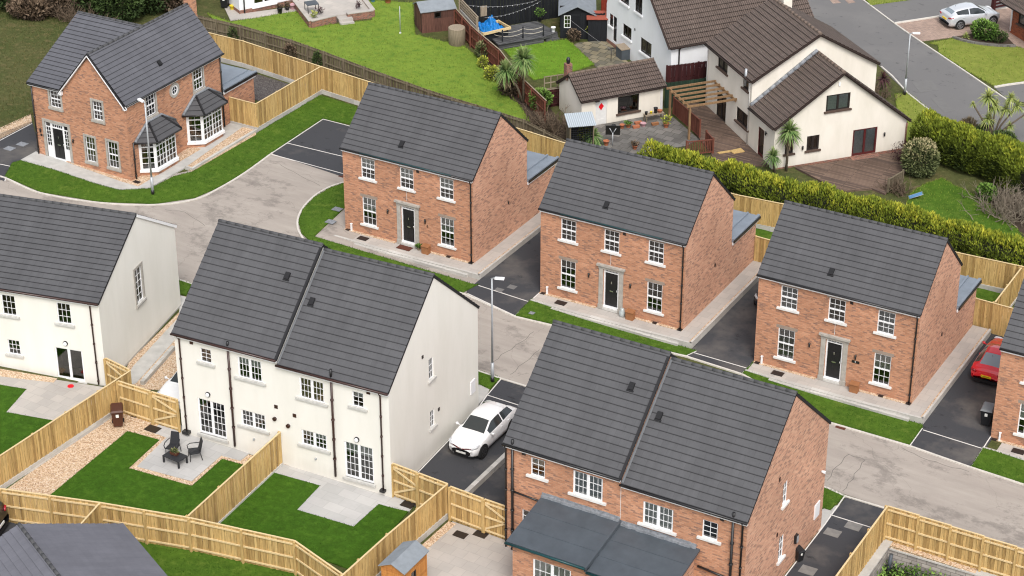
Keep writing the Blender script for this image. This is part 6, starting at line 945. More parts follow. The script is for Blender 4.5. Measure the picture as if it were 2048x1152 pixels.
# pergola, railings
r = thing('pergola', 'timber pergola with parallel beams against the cream chalet', 'pergola', hN.location.copy(), hN.rotation_euler.z); Lc = lambda a, b, z: (lambda v: v)(loc_of(hN, at(a, b, z)))
A0, A1 = Lc(*zz_) if 0 else loc_of(hN, zW(262, 478, 2.55)), loc_of(hN, zW(378, 590, 2.55)); xo = (A0.x+A1.x)/2; ya, yb = max(A0.y, A1.y), min(A0.y, A1.y)
m = MB(); m.beam((xo, ya, 2.35), (xo, yb, 2.35), .08, .16); m.beam((-.06, ya, 2.4), (-.06, yb, 2.4), .06, .16); m.build('side_beam', 'pergola_wood', r)
for i in range(6): y = yb+(ya-yb)*i/5; m = MB(); m.beam((xo-.25, y, 2.47), (.0, y, 2.5), .07, .13); m.build('cross_beam', 'pergola_wood', r)
for y in (yb+.05, ya-.05): m = MB(); m.box(xo-.06, xo+.06, y-.06, y+.06, 0, 2.3); m.build('post', 'pergola_wood', r)
def railing(lab, a, b, h=.95, mat='red_timber', gap=.11, solid=False, name='railing'):
    r = thing(name, lab, 'railing', (a.x, a.y, a.z+.12), math.atan2(b.y-a.y, b.x-a.x), 'deck railings'); L = (b-a).length; m = MB()
    for i in range(int(L/gap)+1): m.box(i*gap-.025 if not solid else i*gap-.05, i*gap+.025 if not solid else i*gap+.05, -.012, .012, .08, h)
    m.build('baluster', mat, r); m = MB(); m.box(0, L, -.035, .035, h, h+.06); m.build('handrail', mat, r); m = MB(); m.box(0, L, -.03, .03, .03, .09); m.build('bottom_rail', mat, r)
    for x_ in (0, L): m = MB(); m.box(x_-.05, x_+.05, -.05, .05, 0, h+.12); m.build('post', mat, r)
railing('solid red brown railing beside the pergola deck', zW(278, 668), zW(428, 808), 1.1, solid=True); railing('red brown picket railing facing the hedge', zW(352, 905), zW(468, 895) if 0 else zW(505, 893), .85); railing('short red brown railing returning along the deck', zW(505, 893), zW(465, 845), .9, solid=True); railing('short picket railing at the far end of the wide deck', zM(180, 800), zM(290, 735), .8, mat='old_timber')
for q, lab in ((((600, 880), (665, 865), (690, 885), (625, 897)), 'pale plywood offcut lying on the deck'), (((530, 890), (605, 878), (612, 886), (540, 897)), 'pale board lying left of the plywood offcut')): gp('timber_board', 'new_timber', PX(zW, *q), .16, lab, 'board', kind=None)
# black garden: raised deck, rope posts, tarpaulin box, shed
dk = [zK(*q, .42) for q in ((560, 515), (1080, 430), (1240, 370), (1000, 240), (360, 350), (480, 440))]; gp('decking', 'grey_decking', dk, .42, 'raised grey decking of the black garden'); ex = MB(); a, b = dk[0], dk[1]; ex.hexa([(a.x, a.y, .3), (b.x, b.y, .3), (b.x, b.y+.05, .3), (a.x, a.y+.05, .3), (a.x, a.y, gz(a.x)+.40), (b.x, b.y, gz(b.x)+.40), (b.x, b.y+.05, gz(b.x)+.40), (a.x, a.y+.05, gz(a.x)+.40)]); ex.build('deck_skirt', 'grey_decking', label='grey board skirt along the raised decking', cat='deck edge')
r = thing('rope_fence', 'black posts with white rope along the raised grey decking', 'rope fence', (0, 0, 0)); pp = [zK(605, 545), zK(840, 505), zK(1075, 480)]
for p in pp: m = MB(); m.tube([(p.x, p.y, p.z), (p.x, p.y, p.z+1.25)], .05, 8); m.build('post', 'black_paint', r)
for a, b in zip([zK(420, 470)]+pp, pp):
    for h in (1.1, .8):
        if a is pp[0] and b is pp[0]: continue
        m = MB(); m.tube([a.lerp(b, t)+Vector((0, 0, h-.5*t*(1-t))) for t in np.linspace(0, 1, 7)], .02, 5); m.build('rope', 'rope', r)
p = zK(1180, 470); r = thing('deck_steps', 'two grey steps up to the raised decking', 'steps', (p.x, p.y, p.z), .95); m = MB(); m.box(-.5, .5, -.1, .2, 0, .14); m.box(-.5, .5, .15, .5, 0, .28); m.build('step', 'grey_decking', r)
a, b = zK(385, 395, .95), zK(705, 325, .95); d = (b-a); ang = math.atan2(d.y, d.x); r = thing('timber_box', 'raised pale timber frame box holding a blue tarpaulin', 'planter box', (a.x, a.y, gz(a.x)), ang); Lx = d.length
m = MB(); m.box(0, Lx, 0, .1, .85, 1.02); m.box(0, Lx, 1.5, 1.6, .85, 1.02); m.box(0, .1, .1, 1.5, .85, 1.02); m.box(Lx-.1, Lx, .1, 1.5, .85, 1.02); m.build('frame', 'new_timber_pale', r); m = MB(); m.box(.15, Lx-.15, .15, 1.45, .3, .8); m.build('box_side', 'black_timber', r)
t_ = thing('tarpaulin', 'crumpled bright blue tarpaulin heaped on the timber frame box', 'tarpaulin', (a.x, a.y, gz(a.x)+.85), ang); m = MB(); nx, ny = 22, 12; H_ = lambda i, j: (.12+.75*math.exp(-((i/nx-.68)**2)/.02-((j/ny-.6)**2)/.1)+.25*math.exp(-((i/nx-.25)**2)/.04)+.10*math.sin(i*1.9+j*.7)*math.sin(j*1.7-i*.6))*(1 if 0 < i < nx and 0 < j < ny else .0)
g = [[(Lx*.82*i/nx+random.uniform(-.02, .02), .1+1.4*j/ny, H_(i, j)+random.uniform(0, .08)) for j in range(ny+1)] for i in range(nx+1)]
for i in range(nx):
    for j in range(ny): m.face([g[i][j], g[i+1][j], g[i+1][j+1], g[i][j+1]])
m.build('sheet', 'tarp', t_)
m = MB(); a = zK(400, 260, .42); m.box(-.3, .3, 0, .05, 0, .75); m.build('pallet_board', 'weathered', None, (a.x, a.y, gz(a.x)+.9), .9, label='small pale slatted board above the blue tarpaulin', cat='board')
r = thing('summerhouse', 'black painted summerhouse with grey felt roof and white framed window', 'shed', (-16.14, 32.0, .43), math.radians(28)); m = MB(); wall(m, (0, 0, 0), X3, FR, 2.3, -.3, 1.75, [(.25, .7, .75, 1.65)], gable=[(1.15, 2.3)]); wall(m, (2.3, 0, 0), Y3, RT, 3, -.3, 1.75, ()); wall(m, (0, 0, 0), Y3, N3, 3, -.3, 1.75, ()); m.build('wall', 'black_timber', r)
window(r, (0, 0, 0), X3, FR, (.25, .7, .75, 1.65), cols=2, rows=3, sash=False, sill=None, depth=.0); m = MB()
for x0, x1 in ((-.15, 1.15), (2.45, 1.15)): m.hexa([(x0, -.2, 1.68), (x1, -.2, 2.33), (x1, 3.1, 2.33), (x0, 3.1, 1.68), (x0, -.2, 1.73), (x1, -.2, 2.38), (x1, 3.1, 2.38), (x0, 3.1, 1.73)])
m.build('roof', 'felt', r)
p = zK(1700, 200, 1.6); m = MB(); m.hexa([(-.75, -.5, 0), (.75, -.5, 0), (.75, .5, .25), (-.75, .5, .25), (-.75, -.5, .05), (.75, -.5, .05), (.75, .5, .3), (-.75, .5, .3)]); r = thing('lean_to_store', 'small store with a red felt roof behind the black gate', 'store', (p.x, p.y, p.z), .5); m.build('roof', 'red_felt', r); m = MB(); m.box(-.65, .65, -.4, .4, -1.6, .05); m.build('wall', 'black_timber', r)
for (a, b, lab, h, rad, leaf, sd) in ((1035, 245, 'spiral topiary in a black pot on the raised decking', .75, .17, 'green_leaf', 1), (1610, 445, 'small bright conifer in a pot by the black gate', .75, .16, 'yellow_leaf', 2)):
    q = zK(a, b, .42 if a < 1500 else 0); pot(lab, q, rad, .32, 'bin_black', h, lift=.0, ps=1.6, leaf=leaf, seed=sd)
pot('white bucket planter at the edge of the raised decking', zK(1190, 365, .42), .16, .34, 'upvc', lift=0)
r = thing('storage_box', 'dark slatted storage box with a pale lid by the white house', 'storage box', tuple(zK(1640-1382+1382-1382+1, 0)) if 0 else tuple(at(1243, 122)), math.radians(-35)); r.rotation_euler.z = math.radians(55); m = MB(); m.box(0, 1.25, -.0, .8, 0, .75); m.build('box_body', 'flat_roof_dark', r); m = MB(); m.hexa([(-.05, -.05, .75), (1.3, -.05, .75), (1.3, .85, .85), (-.05, .85, .85), (-.05, -.05, .79), (1.3, -.05, .79), (1.3, .85, .89), (-.05, .85, .89)]); m.build('lid', 'weathered', r)
p = at(1239, 108); m = MB(); m.lathe([(.18, 0), (.24, .4), (.2, .5)], 12); r = thing('storage_tub', 'red plastic tub beside the dark storage box', 'tub', (p.x, p.y, p.z+.04)); m.build('tub', 'red_plastic', r)
p = at(1222, 124); r = thing('clothes_post', 'thin dark T shaped clothes line post on the slab patio', 'clothes post', (p.x, p.y, p.z), .9); m = MB(); m.tube([(0, 0, 0), (0, 0, .95)], .025, 6); m.beam((-.25, 0, .95), (.25, 0, .95), .04, .04); m.build('post', 'black_plastic', r)
m = MB(); a, b = zK(1350, 200, 1.5), zK(1843, 560, .9); m.tube([a.lerp(b, t)+Vector((0, 0, -.3*t*(1-t))) for t in np.linspace(0, 1, 8)], .01, 4); m.build('washing_line', 'cable', label='white washing line from the summerhouse over the patio', cat='washing line')
r = thing('festoon_lights', 'strings of small festoon lights along the black fence', 'string lights', (0, 0, 0)); m = MB(); bl = MB()
for a, b in (((210, 60), (1000, 5)), ((400, 205), (1050, 10))):
    a, b = zK(*a, 2.2), zK(*b, 2.2); pts = [a.lerp(b, t)+Vector((0, 0, -.5*t*(1-t)*2)) for t in np.linspace(0, 1, 15)]; m.tube(pts, .01, 4)
    for q in pts[1:-1]: bl.lathe([(.0, -.07), (.022, -.04), (.012, 0)], 6, 0, tuple(q))
m.build('cable', 'cable', r); bl.build('bulb', 'upvc', r)
# barrel tub, wood shed, clothes pole, bungalow things
p = zK(92, 545); p = p+Vector((-.35, .45, 0)); r = thing('round_tub', 'round weathered timber tub with a pale lid by the red fence', 'tub', (p.x, p.y, gz(p.x))); m = MB(); m.lathe([(.56, 0), (.58, .25), (.58, 1.15)], 28); m.build('tub_wall', 'old_timber', r); m = MB(); m.lathe([(.56, 1.15), (.58, 1.19), (.54, 1.23)], 28); m.build('lid', 'weathered', r)
q = p+Vector((.55, .9, 0)); r = thing('gas_barrel', 'grey steel barrel behind the round tub', 'barrel', (q.x, q.y, gz(q.x))); m = MB(); m.lathe([(.25, 0), (.25, .85), (.2, .9)], 16); m.build('drum', 'galvanised', r)
a = zL(1980, 285); r = thing('garden_shed', 'old dark brown timber shed with a felt roof at the garden edge', 'shed', (a.x, a.y, gz(a.x)), math.radians(49)); m = MB(); wall(m, (0, 0, 0), X3, FR, 2.4, -.2, 1.55, [(.9, 1.4, .95, 1.4)]); wall(m, (0, 0, 0), Y3, N3, 1.7, -.2, 1.55, (), gable=[(.85, 1.95)]); wall(m, (2.4, 0, 0), Y3, RT, 1.7, -.2, 1.55, ()); m.build('wall', 'shed_wood', r); m = MB(); m.box(-.03, 0, .3, 1.1, -.1, 1.5); m.build('door', 'shed_wood', r); oldwin(r, (0, 0, 0), X3, FR, (.9, 1.4, .95, 1.4), split=1, sill=None); m = MB()
for y0, y1 in ((-.1, .85), (1.8, .85)): m.hexa([(-.1, y0, 1.5), (2.5, y0, 1.5), (2.5, y1, 1.97), (-.1, y1, 1.97), (-.1, y0, 1.54), (2.5, y0, 1.54), (2.5, y1, 2.01), (-.1, y1, 2.01)])
m.build('roof', 'felt', r)
p = zL(1795, 290); r = thing('washing_pole', 'slim grey washing line pole standing on the sunny lawn', 'pole', (p.x, p.y, gz(p.x))); m = MB(); m.tube([(0, 0, 0), (0, 0, 2.0)], .03, 6); m.build('pole', 'galvanised', r); m = MB(); m.tube([(0, 0, 0), (0, 0, .12)], .07, 8); m.build('foot', 'upvc', r)
def T_t(a, b, h=.5): q = zL(a, b, h); return Vector((q.x, q.y, gz(q.x)+h))
pot('bright yellow bucket at the bungalow corner', zL(360, 85), .17, .3, 'yellow_pot'); pot('black tall planter by the bungalow glass door', zL(768, 118), .2, .42, 'bin_black', .2, leaf='brown_leaf'); pot('round clay pot at the terrace corner', zL(875, 82), .22, .35, 'pink_pot'); pot('small dark pot with a bare plant by the terrace', zL(830, 92), .17, .22, 'bin_black', .5, leaf='brown_leaf', ps=.9); bin_('dark water butt shaped bin left of the bungalow', zL(300, 68), .4, 'bin_black', 'bin_black')
p = T_t(1040, 100); r = thing('patio_table', 'small dark square table on the raised terrace', 'table', p, .9); m = MB(); m.box(-.42, .42, -.42, .42, .62, .66); m.build('table_top', 'flat_roof_dark', r)
for a in (-.38, .38):
    for b in (-.38, .38): m = MB(); m.box(a-.02, a+.02, b-.02, b+.02, 0, .62); m.build('leg', 'black_plastic', r)
for (a, b, l_, lab, sd) in ((1060, 150, 'yellow_leaf', 'yellow flowers at the inner corner of the terrace wall', 1), (1110, 120, 'purple_leaf', 'dark red spiky plant beside the small patio table', 2), (1435, 70, 'purple_leaf', 'dark red spiky plant on the right end of the terrace', 4)):
    q = T_t(a, b); P, d, t = blob_points(110, .22, .22, .25, (0, 0, .2), seed=sd); o = leaves('terrace_plant', P, .2, t, l_, None, up=.8, width=.2, label=lab, cat='plant'); o.location = q
pot('turquoise glazed bowl at the far end of the terrace', zL(1560, 18), .2, .2, 'blue_plastic'); pot('terracotta jar at the end of the terrace path', zL(1690, 28), .24, .34, 'terracotta')
# shed of the near gardens
r = thing('garden_shed', 'small orange timber shed with a grey felt roof by the garden fence', 'shed', (7.28, -27.0, gz(7.3)), .0); m = MB(); wall(m, (0, 0, 0), X3, FR, 1.12, -.3, 1.78, (), gable=[(.56, 2.05)]); wall(m, (1.12, 0, 0), Y3, RT, 1.75, -.3, 1.78, [(.55, 1.0, .85, 1.4)]); wall(m, (0, 0, 0), Y3, N3, 1.75, -.3, 1.78, ()); wall(m, (0, 1.75, 0), X3, (0, 1, 0), 1.12, -.3, 1.78, (), gable=[(.56, 2.05)])
for k in range(14): m.box(-.006, 1.135, -.014, 0, -.2+.14*k, -.07+.14*k); m.box(1.12, 1.134, 0, .54, -.2+.14*k, -.07+.14*k); m.box(1.12, 1.134, 1.01, 1.75, -.2+.14*k, -.07+.14*k)
m.build('wall', 'cedar', r); oldwin(r, (1.12, 0, 0), Y3, RT, (.55, 1.0, .85, 1.4), 'dark_frame', split=1, sill=None); m = MB()
for x0 in (-.1, 1.22): m.hexa([(x0, -.12, 1.77), (.56, -.12, 2.08), (.56, 1.87, 2.08), (x0, 1.87, 1.77), (x0, -.12, 1.80), (.56, -.12, 2.115), (.56, 1.87, 2.115), (x0, 1.87, 1.80)])
m.build('roof', 'felt', r)
for i in range(2): m = MB(); m.box(1.12, 1.15, -.02+1.74*i, .03+1.74*i, -.2, 1.76); m.build('corner_trim', 'cedar', r)
# drain covers lying in lawns, drives, patios
def cover(lab, z, a, b, w=.55, l=.45, mat='dark_frame', lift=.07, rz=0): p = z(a, b); m = MB(); m.box(-w/2, w/2, -l/2, l/2, -.02, .0); m.build('drain_cover', mat, None, (p.x, p.y, gz(p.x)+lift), rz, label=lab, cat='drain cover')
cover('square dark drain cover on the gravel by the left gate', z3, 880, 310, .7, .5); cover('square dark drain cover by the right garden gate', z2, 1198, 745, .6, .5); cover('dark drain cover on the shed patio, left of two', z4, 278, 966, .62, .45, lift=.06); cover('dark drain cover on the shed patio, right of two', z4, 372, 964, .62, .45, lift=.06)
cover('grey drain cover in the lawn, nearer the first brick house', Z(640, 160, .3472), 100, 752, .55, .45, 'lead', .10); cover('grey drain cover in the lawn, nearer the path corner', Z(640, 160, .3472), 62, 824, .55, .45, 'lead', .10); cover('grey drain cover in the driveway between the first two brick houses, left of two', Z(0, 0, 1), 998, 581, .45, .4, 'tarmac_patch', .04); cover('grey drain cover in the driveway between the first two brick houses, right of two', Z(0, 0, 1), 1024, 575, .45, .4, 'tarmac_patch', .04); cover('small grey cover in the lawn of the second brick house', Z(1030, 280, .3472), 97, 1004, .28, .25, 'lead', .09)
cover('pale drain cover nearest the road on the gable driveway', z5, 420, 868, .75, .55, 'cover_grey', .04); cover('pale drain cover in the middle of the gable driveway', z5, 300, 905, .75, .55, 'cover_grey', .04); cover('pale drain cover nearest the gable bin', z5, 158, 1122, .75, .6, 'cover_grey', .04)
cover('dark mat like cover at the corner of the corner house', zT, 788, 1057, .45, .3, lift=.11); cover('first grey drain cover on the corner house driveway', zT, 55, 858, .6, .5, 'lead', .04); cover('second grey drain cover on the corner house driveway', zT, 128, 833, .6, .5, 'lead', .04); cover('small dark gully cover in the gravel by the brown bin', z3, 773, 234, .3, .2, lift=.05); cover('rusty drain grate by the kerb below the first brick house', Z(640, 160, .3472), 125, 555, .35, .3, 'mat_brown', .03); cover('rusty road gully by the kerb near the brick gable roof', z5, 350, 298, .5, .3, 'mat_brown', .035)
m = MB(); m.box(-.42, .42, -.22, .22, 0, .025); m.build('door_mat', 'mat_brown', None, (-12.912+4.2, .6244-.42, .345), 0, label='brown doormat in front of the first brick house door', cat='doormat')
q = Vector((-12.912+5.0, .6244-.22, .345)); P = pot('small potted plant beside the first brick house door', q, .11, .18, 'weathered', .15, lift=0); q = Vector((5.05, -.25, 0)); r = thing('glass_jar', 'round glass jar lantern beside the second brick house door', 'lantern', q); m = MB(); m.lathe([(.12, 0), (.17, .1), (.17, .28), (.1, .38), (.1, .45)], 14); m.build('jar', 'glass_jar', r)
p = z3(408, 66); m = MB(); m.lathe([(.16, 0), (.15, .03)], 18); m.build('toy_ring', 'red_sign', None, (p.x, p.y, gz(p.x)+.07), 0, label='small orange red disc lying on the left patio', cat='toy')
p = zM(395, 838); r = thing('garden_lounger', 'small blue and white folding frame lying on the far lawn', 'folding chair', (p.x, p.y, gz(p.x)+.05), .5); m = MB(); m.tube([(-.4, -.2, .05), (.4, -.2, .35), (.4, .2, .35), (-.4, .2, .05), (-.4, -.2, .05)], .015, 6); m.build('frame', 'galvanised', r); m = MB(); m.hexa([(-.38, -.18, .05), (.36, -.18, .33), (.36, .18, .33), (-.38, .18, .05), (-.38, -.18, .07), (.36, -.18, .35), (.36, .18, .35), (-.38, .18, .07)]); m.build('cover', 'blue_plastic', r)
p = zR(1110, 72); r = thing('timber_gate_post', 'dark red timber post and rail fence by the pink drive', 'fence', (p.x, p.y, gz(p.x)), 1.05); m = MB(); m.box(-.12, .12, -.12, .12, 0, 1.0); m.build('post', 'maroon_timber', r)
for z_ in (.3, .55, .8): m = MB(); m.box(.1, 4, -.03, .03, z_, z_+.13); m.build('rail', 'maroon_timber', r)
strip('wall', 'curved brick edging of the flower bed by the silver car', smooth(PX(zR, (880, 222), (960, 245), (1060, 262), (1150, 270), (1240, 272))), .2, .18, 'paving_dark', cat='wall', kind=None)
# ------------------------------------------------------------------ vegetation
def over(base, px, py):
    n = Vector((_f.x, _f.y, 0)).normalized(); d = _f+CX*((px-1024)/FOC)-CU*((py-576)/FOC); return CP+d*((base-CP).dot(n)/d.dot(n))
def palm(lab, bpx, heads, mat='palm_leaf', n=150, tr=.09, skirt=True, L=1.0, w=.035, group=None, droop=.55, cat='palm'):
    b = at(*bpx); r = thing('palm_tree', lab, cat, (b.x, b.y, gz(b.x)), 0, group); top = [over(b, x, y)-b for x, y, _ in heads]
    for i, (h, (_, _, R)) in enumerate(zip(top, heads)):
        m = MB(); mid = Vector((h.x*.35, h.y*.35, h.z*.5)) if len(heads) > 1 else h*.5; m.tube([(0, 0, -.1), mid, h], [tr, tr*.85, tr*.7], 8) if h.z > .4 else None; m.build('trunk', 'bark', r)
        V, Fc, U = [], [], []; g = np.random.default_rng(i+int(bpx[0]))
        for k in range(n):
            el = g.uniform(-.55, 1.45); az = g.uniform(0, 6.283); rad = R*g.uniform(.75, 1.05); d = Vector((math.cos(az)*math.cos(el), math.sin(az)*math.cos(el), math.sin(el))); s = Vector((-math.sin(az), math.cos(az), 0)); j = len(V); tip = g.random()*.4+.3*max(0, math.sin(el))+.15
            for q in range(5): t = q/4; c = h+d*rad*t+Vector((0, 0, -droop*rad*t*t*max(.1, math.cos(el)))); ww = w*R*(1, 1.3, 1.1, .7, .05)[q]; V += [tuple(c-s*ww), tuple(c+s*ww)]
            for q in range(4): Fc.append((j+2*q, j+2*q+1, j+2*q+3, j+2*q+2)); U.append((g.random(), tip+.1*q))
        me = bpy.data.meshes.new('crown'); me.from_pydata(V, [], Fc); uvl = me.uv_layers.new(name='UVMap').data
        for p, u in zip(me.polygons, U):
            for li in p.loop_indices: uvl[li].uv = u
        me.materials.append(MAT[mat]); obj('crown', me, r)
        if skirt and h.z > 1.2:
            P = np.array([[h.x+g.normal(0, .12)*R, h.y+g.normal(0, .12)*R, h.z-g.uniform(.05, .75)*R] for _ in range(90)]); leaves('dead_leaves', P, R*.55, g.random(len(P)), 'dead_leaf', r, up=-1.6, width=.09)
    return r
PG = 'cabbage palms'
palm('large two headed cabbage palm beside the red fence', (1047, 207), [(1047, 118, 1.15), (1012, 142, 1.0)], n=230, group=PG); palm('cabbage palm on a tall trunk before the chalet gable', (1572, 342), [(1579, 262, .95)], n=200, group=PG); palm('short cabbage palm left of the chalet gable palm', (1550, 345), [(1546, 312, .75)], n=150, group=PG, skirt=False)
palm('many headed yellowish cabbage palm by the old road', (1982, 290), [(1978, 195, .85), (1990, 212, .7), (2022, 196, .6), (2034, 212, .6), (2012, 218, .6), (1976, 238, .65), (2020, 252, .45), (1946, 208, .3), (2055, 225, .5)], 'palm_leaf_yellow', n=110, tr=.07, group=PG, skirt=False)
palm('dark red spiky cordyline beside the chalet and road', (1765, 180), [(1767, 158, .75)], 'purple_leaf', n=120, tr=.05, skirt=False, cat='cordyline'); palm('low spiky yucca at the patio edge above the roof', (1188, 288), [(1186, 272, .85)], 'palm_leaf', n=120, skirt=False, w=.05, cat='yucca'); palm('grassy spiky clump in the bed by the silver car', (1932, 76), [(1932, 74, .5)], 'palm_leaf_yellow', n=90, skirt=False, cat='clump')
def shrub(lab, px, rx, ry, rz, mat, n=2500, size=.16, name='shrub', seed=0, cz=None, lumps=11, trunk=True, cat='shrub', group=None, world=None, up=.25, width=.5):
    b = at(*px) if world is None else Vector((*world, 0)); r = thing(name, lab, cat, (b.x, b.y, gz(b.x)), 0, group); cz = rz*.9 if cz is None else cz
    P, d, t = blob_points(n, rx, ry, rz, (0, 0, cz), lumps, seed); P = P[P[:, 2] > .02] if True else P; t = t[:len(P)]; P2, d, t = blob_points(n, rx, ry, rz, (0, 0, cz), lumps, seed); k = P2[:, 2] > .02; leaves('crown' if rz > 1 else 'foliage', P2[k], size, t[k], mat, r, outd=d[k], up=up, width=width)
    if trunk:
        m = MB(); g = random.Random(seed)
        for i in range(5): a = g.uniform(0, 6.28); m.tube([(0, 0, -.1), (rx*.3*math.cos(a), ry*.3*math.sin(a), cz*.7), (rx*.6*math.cos(a), ry*.6*math.sin(a), cz*1.1)], [.06, .04, .015], 6)
        m.build('branches', 'twig', r)
    return r
def bare(lab, px, rx, ry, h, n=60, mat='twig', seed=0, cat='shrub', leaf=None, world=None, name='bare_shrub', rad=.016):
    b = at(*px) if world is None else Vector((*world, 0)); g = random.Random(seed); r = thing(name, lab, cat, (b.x, b.y, gz(b.x))); m = MB(); tips = []
    for i in range(n):
        x, y = g.gauss(0, rx*.4), g.gauss(0, ry*.4); p = Vector((x, y, 0)); d = Vector((g.gauss(x*.3, .5), g.gauss(y*.3, .5), g.uniform(.6, 1.2))).normalized(); pts = [p]; L = h*g.uniform(.5, 1.1)
        for k in range(4): d = (d+Vector((g.gauss(0, .3), g.gauss(0, .3), g.gauss(0, .18)))).normalized(); pts.append(pts[-1]+d*L/4)
        m.tube(pts, [rad*1.6, rad*1.3, rad, rad*.7, rad*.4], 4, caps=False); tips += pts[2:]
        for k in (1, 2, 3):
            for _ in range(2):
                q = pts[k]; e = (d+Vector((g.gauss(0, .7), g.gauss(0, .7), g.gauss(.1, .4)))).normalized(); q2 = q+e*L*.3; m.tube([q, q2], [rad*.7, rad*.3], 3, caps=False); tips.append(q2)
    m.build('branches', mat, r)
    if leaf: P = np.array([tuple(t+Vector((g.gauss(0, .08), g.gauss(0, .08), g.gauss(0, .08)))) for t in tips for _ in range(3)]); leaves('foliage', P, .1, RNG.random(len(P))*.8, leaf, r)
    return r
def hedge(lab, path, w, h, n, mat, size=.2, seed=1, name='conifer_hedge', z0=.15, ymix=1.0, side=0):
    g = np.random.default_rng(seed); P = np.array([(p[0], p[1]) for p in path]); seg = np.diff(P, axis=0); L = np.linalg.norm(seg, axis=1); cum = np.concatenate([[0], np.cumsum(L)]); o = P[0]; r = thing(name, lab, 'hedge', (o[0], o[1], 0))
    s = g.random(n)*cum[-1]; k = np.clip(np.searchsorted(cum, s)-1, 0, len(seg)-1); d = seg[k]/L[k][:, None]; c = P[k]+d*(s-cum[k])[:, None]; nn = np.stack([-d[:, 1], d[:, 0]], 1)
    hh = h*(1+.05*np.sin(s*1.3)+.05*np.sin(s*2.3+1)+.03*np.sin(s*5.1)+.02*np.sin(s*11)); ww = w/2*(1+.06*np.sin(s*1.7+2)+.05*np.sin(s*3.7)); th = g.uniform(-.15*math.pi, 1.15*math.pi, n); rr = .62+.38*g.random(n)**.5; lat = np.cos(th)*rr*ww; zt = np.where(np.sin(th) > 0, .55+.45*np.sin(th)*rr, .55+.45*np.sin(th)*1.6); low = g.random(n) < .42; zt = np.where(low, g.uniform(z0/h, .75, n), zt); lat = np.where(low, np.sign(np.cos(th))*ww*(.8+.25*g.random(n)), lat)
    clump = .5+.28*np.sin(s*4.3+lat*3)*np.sin(s*1.9-zt*6)+.3*np.sin(s*9.7+lat*7+zt*5)*np.sin(lat*8-s*5.3); z = zt*hh+.12*clump; out = np.stack([nn[:, 0]*lat, nn[:, 1]*lat, np.maximum(.15, zt-.3)*1.6], 1); out /= np.linalg.norm(out, axis=1)[:, None]
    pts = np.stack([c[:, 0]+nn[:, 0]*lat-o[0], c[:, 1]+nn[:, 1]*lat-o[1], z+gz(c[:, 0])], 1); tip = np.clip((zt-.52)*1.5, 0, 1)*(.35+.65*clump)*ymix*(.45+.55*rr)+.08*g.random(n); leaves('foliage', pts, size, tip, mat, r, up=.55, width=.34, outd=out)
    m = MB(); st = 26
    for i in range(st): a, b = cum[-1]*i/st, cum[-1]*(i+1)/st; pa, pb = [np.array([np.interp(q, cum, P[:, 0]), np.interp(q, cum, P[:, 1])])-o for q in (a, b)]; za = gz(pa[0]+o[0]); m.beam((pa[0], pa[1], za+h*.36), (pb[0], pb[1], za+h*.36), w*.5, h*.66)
    m.build('light_block_core', 'dark_core', r); return r  # added dark boxes inside the hedge, stopping light between the leaves
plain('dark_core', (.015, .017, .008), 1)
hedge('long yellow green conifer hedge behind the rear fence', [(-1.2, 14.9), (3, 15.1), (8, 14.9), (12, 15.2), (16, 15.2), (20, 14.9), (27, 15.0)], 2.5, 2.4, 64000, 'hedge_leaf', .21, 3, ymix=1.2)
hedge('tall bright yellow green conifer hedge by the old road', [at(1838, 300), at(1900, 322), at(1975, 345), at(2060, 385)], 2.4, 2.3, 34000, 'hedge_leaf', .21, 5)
shrub('round variegated rhododendron bush at the end of the deck', (1838, 350), 1.15, 1.15, 1.25, 'bush_leaf', 5200, .15, seed=2, cat='bush', name='round_bush', lumps=20); shrub('small glossy bright green bush on the far lawn edge', (1970, 398), .62, .62, .5, 'green_leaf', 1600, .17, seed=4, cat='bush', name='round_bush'); shrub('round pale flowered bush beside the silver car', (1968, 78), 1.0, .9, .75, 'green_leaf', 2600, .16, seed=6, cat='bush', name='round_bush'); shrub('low dark green clipped bush right of the flowered bush', (1995, 84), .7, .6, .45, 'dark_leaf', 1200, .12, seed=7, cat='bush', name='round_bush')
shrub('dark green bush below the yellowish palm, left of two', (1965, 285), .65, .6, .6, 'dark_leaf', 1500, .15, seed=8); shrub('dark green bush below the yellowish palm, right of two', (2005, 300), .8, .7, .7, 'dark_leaf', 1700, .15, seed=9); shrub('straw coloured grass clump at the hedge end by the road', (1935, 268), .5, .5, .5, 'dead_leaf', 800, .3, seed=10, width=.15, up=.8)
bare('leafless tangled shrub at the right edge of the far lawn', (2020, 430), 2.2, 1.6, 1.9, 130, 'pale_twig', 3, rad=.022); bare('leafless brown climber by the chalet corner and rhododendron', (1812, 322), .5, .5, 1.2, 40, 'twig', 5, leaf='purple_leaf'); bare('bare brown twiggy shrub at the deck end railing', (1795, 385), .8, .6, 1.0, 60, 'twig', 6); bare('bare brown shrub by the chalet corner at the road', (1755, 192), 1.3, .8, .9, 60, 'twig', 7)
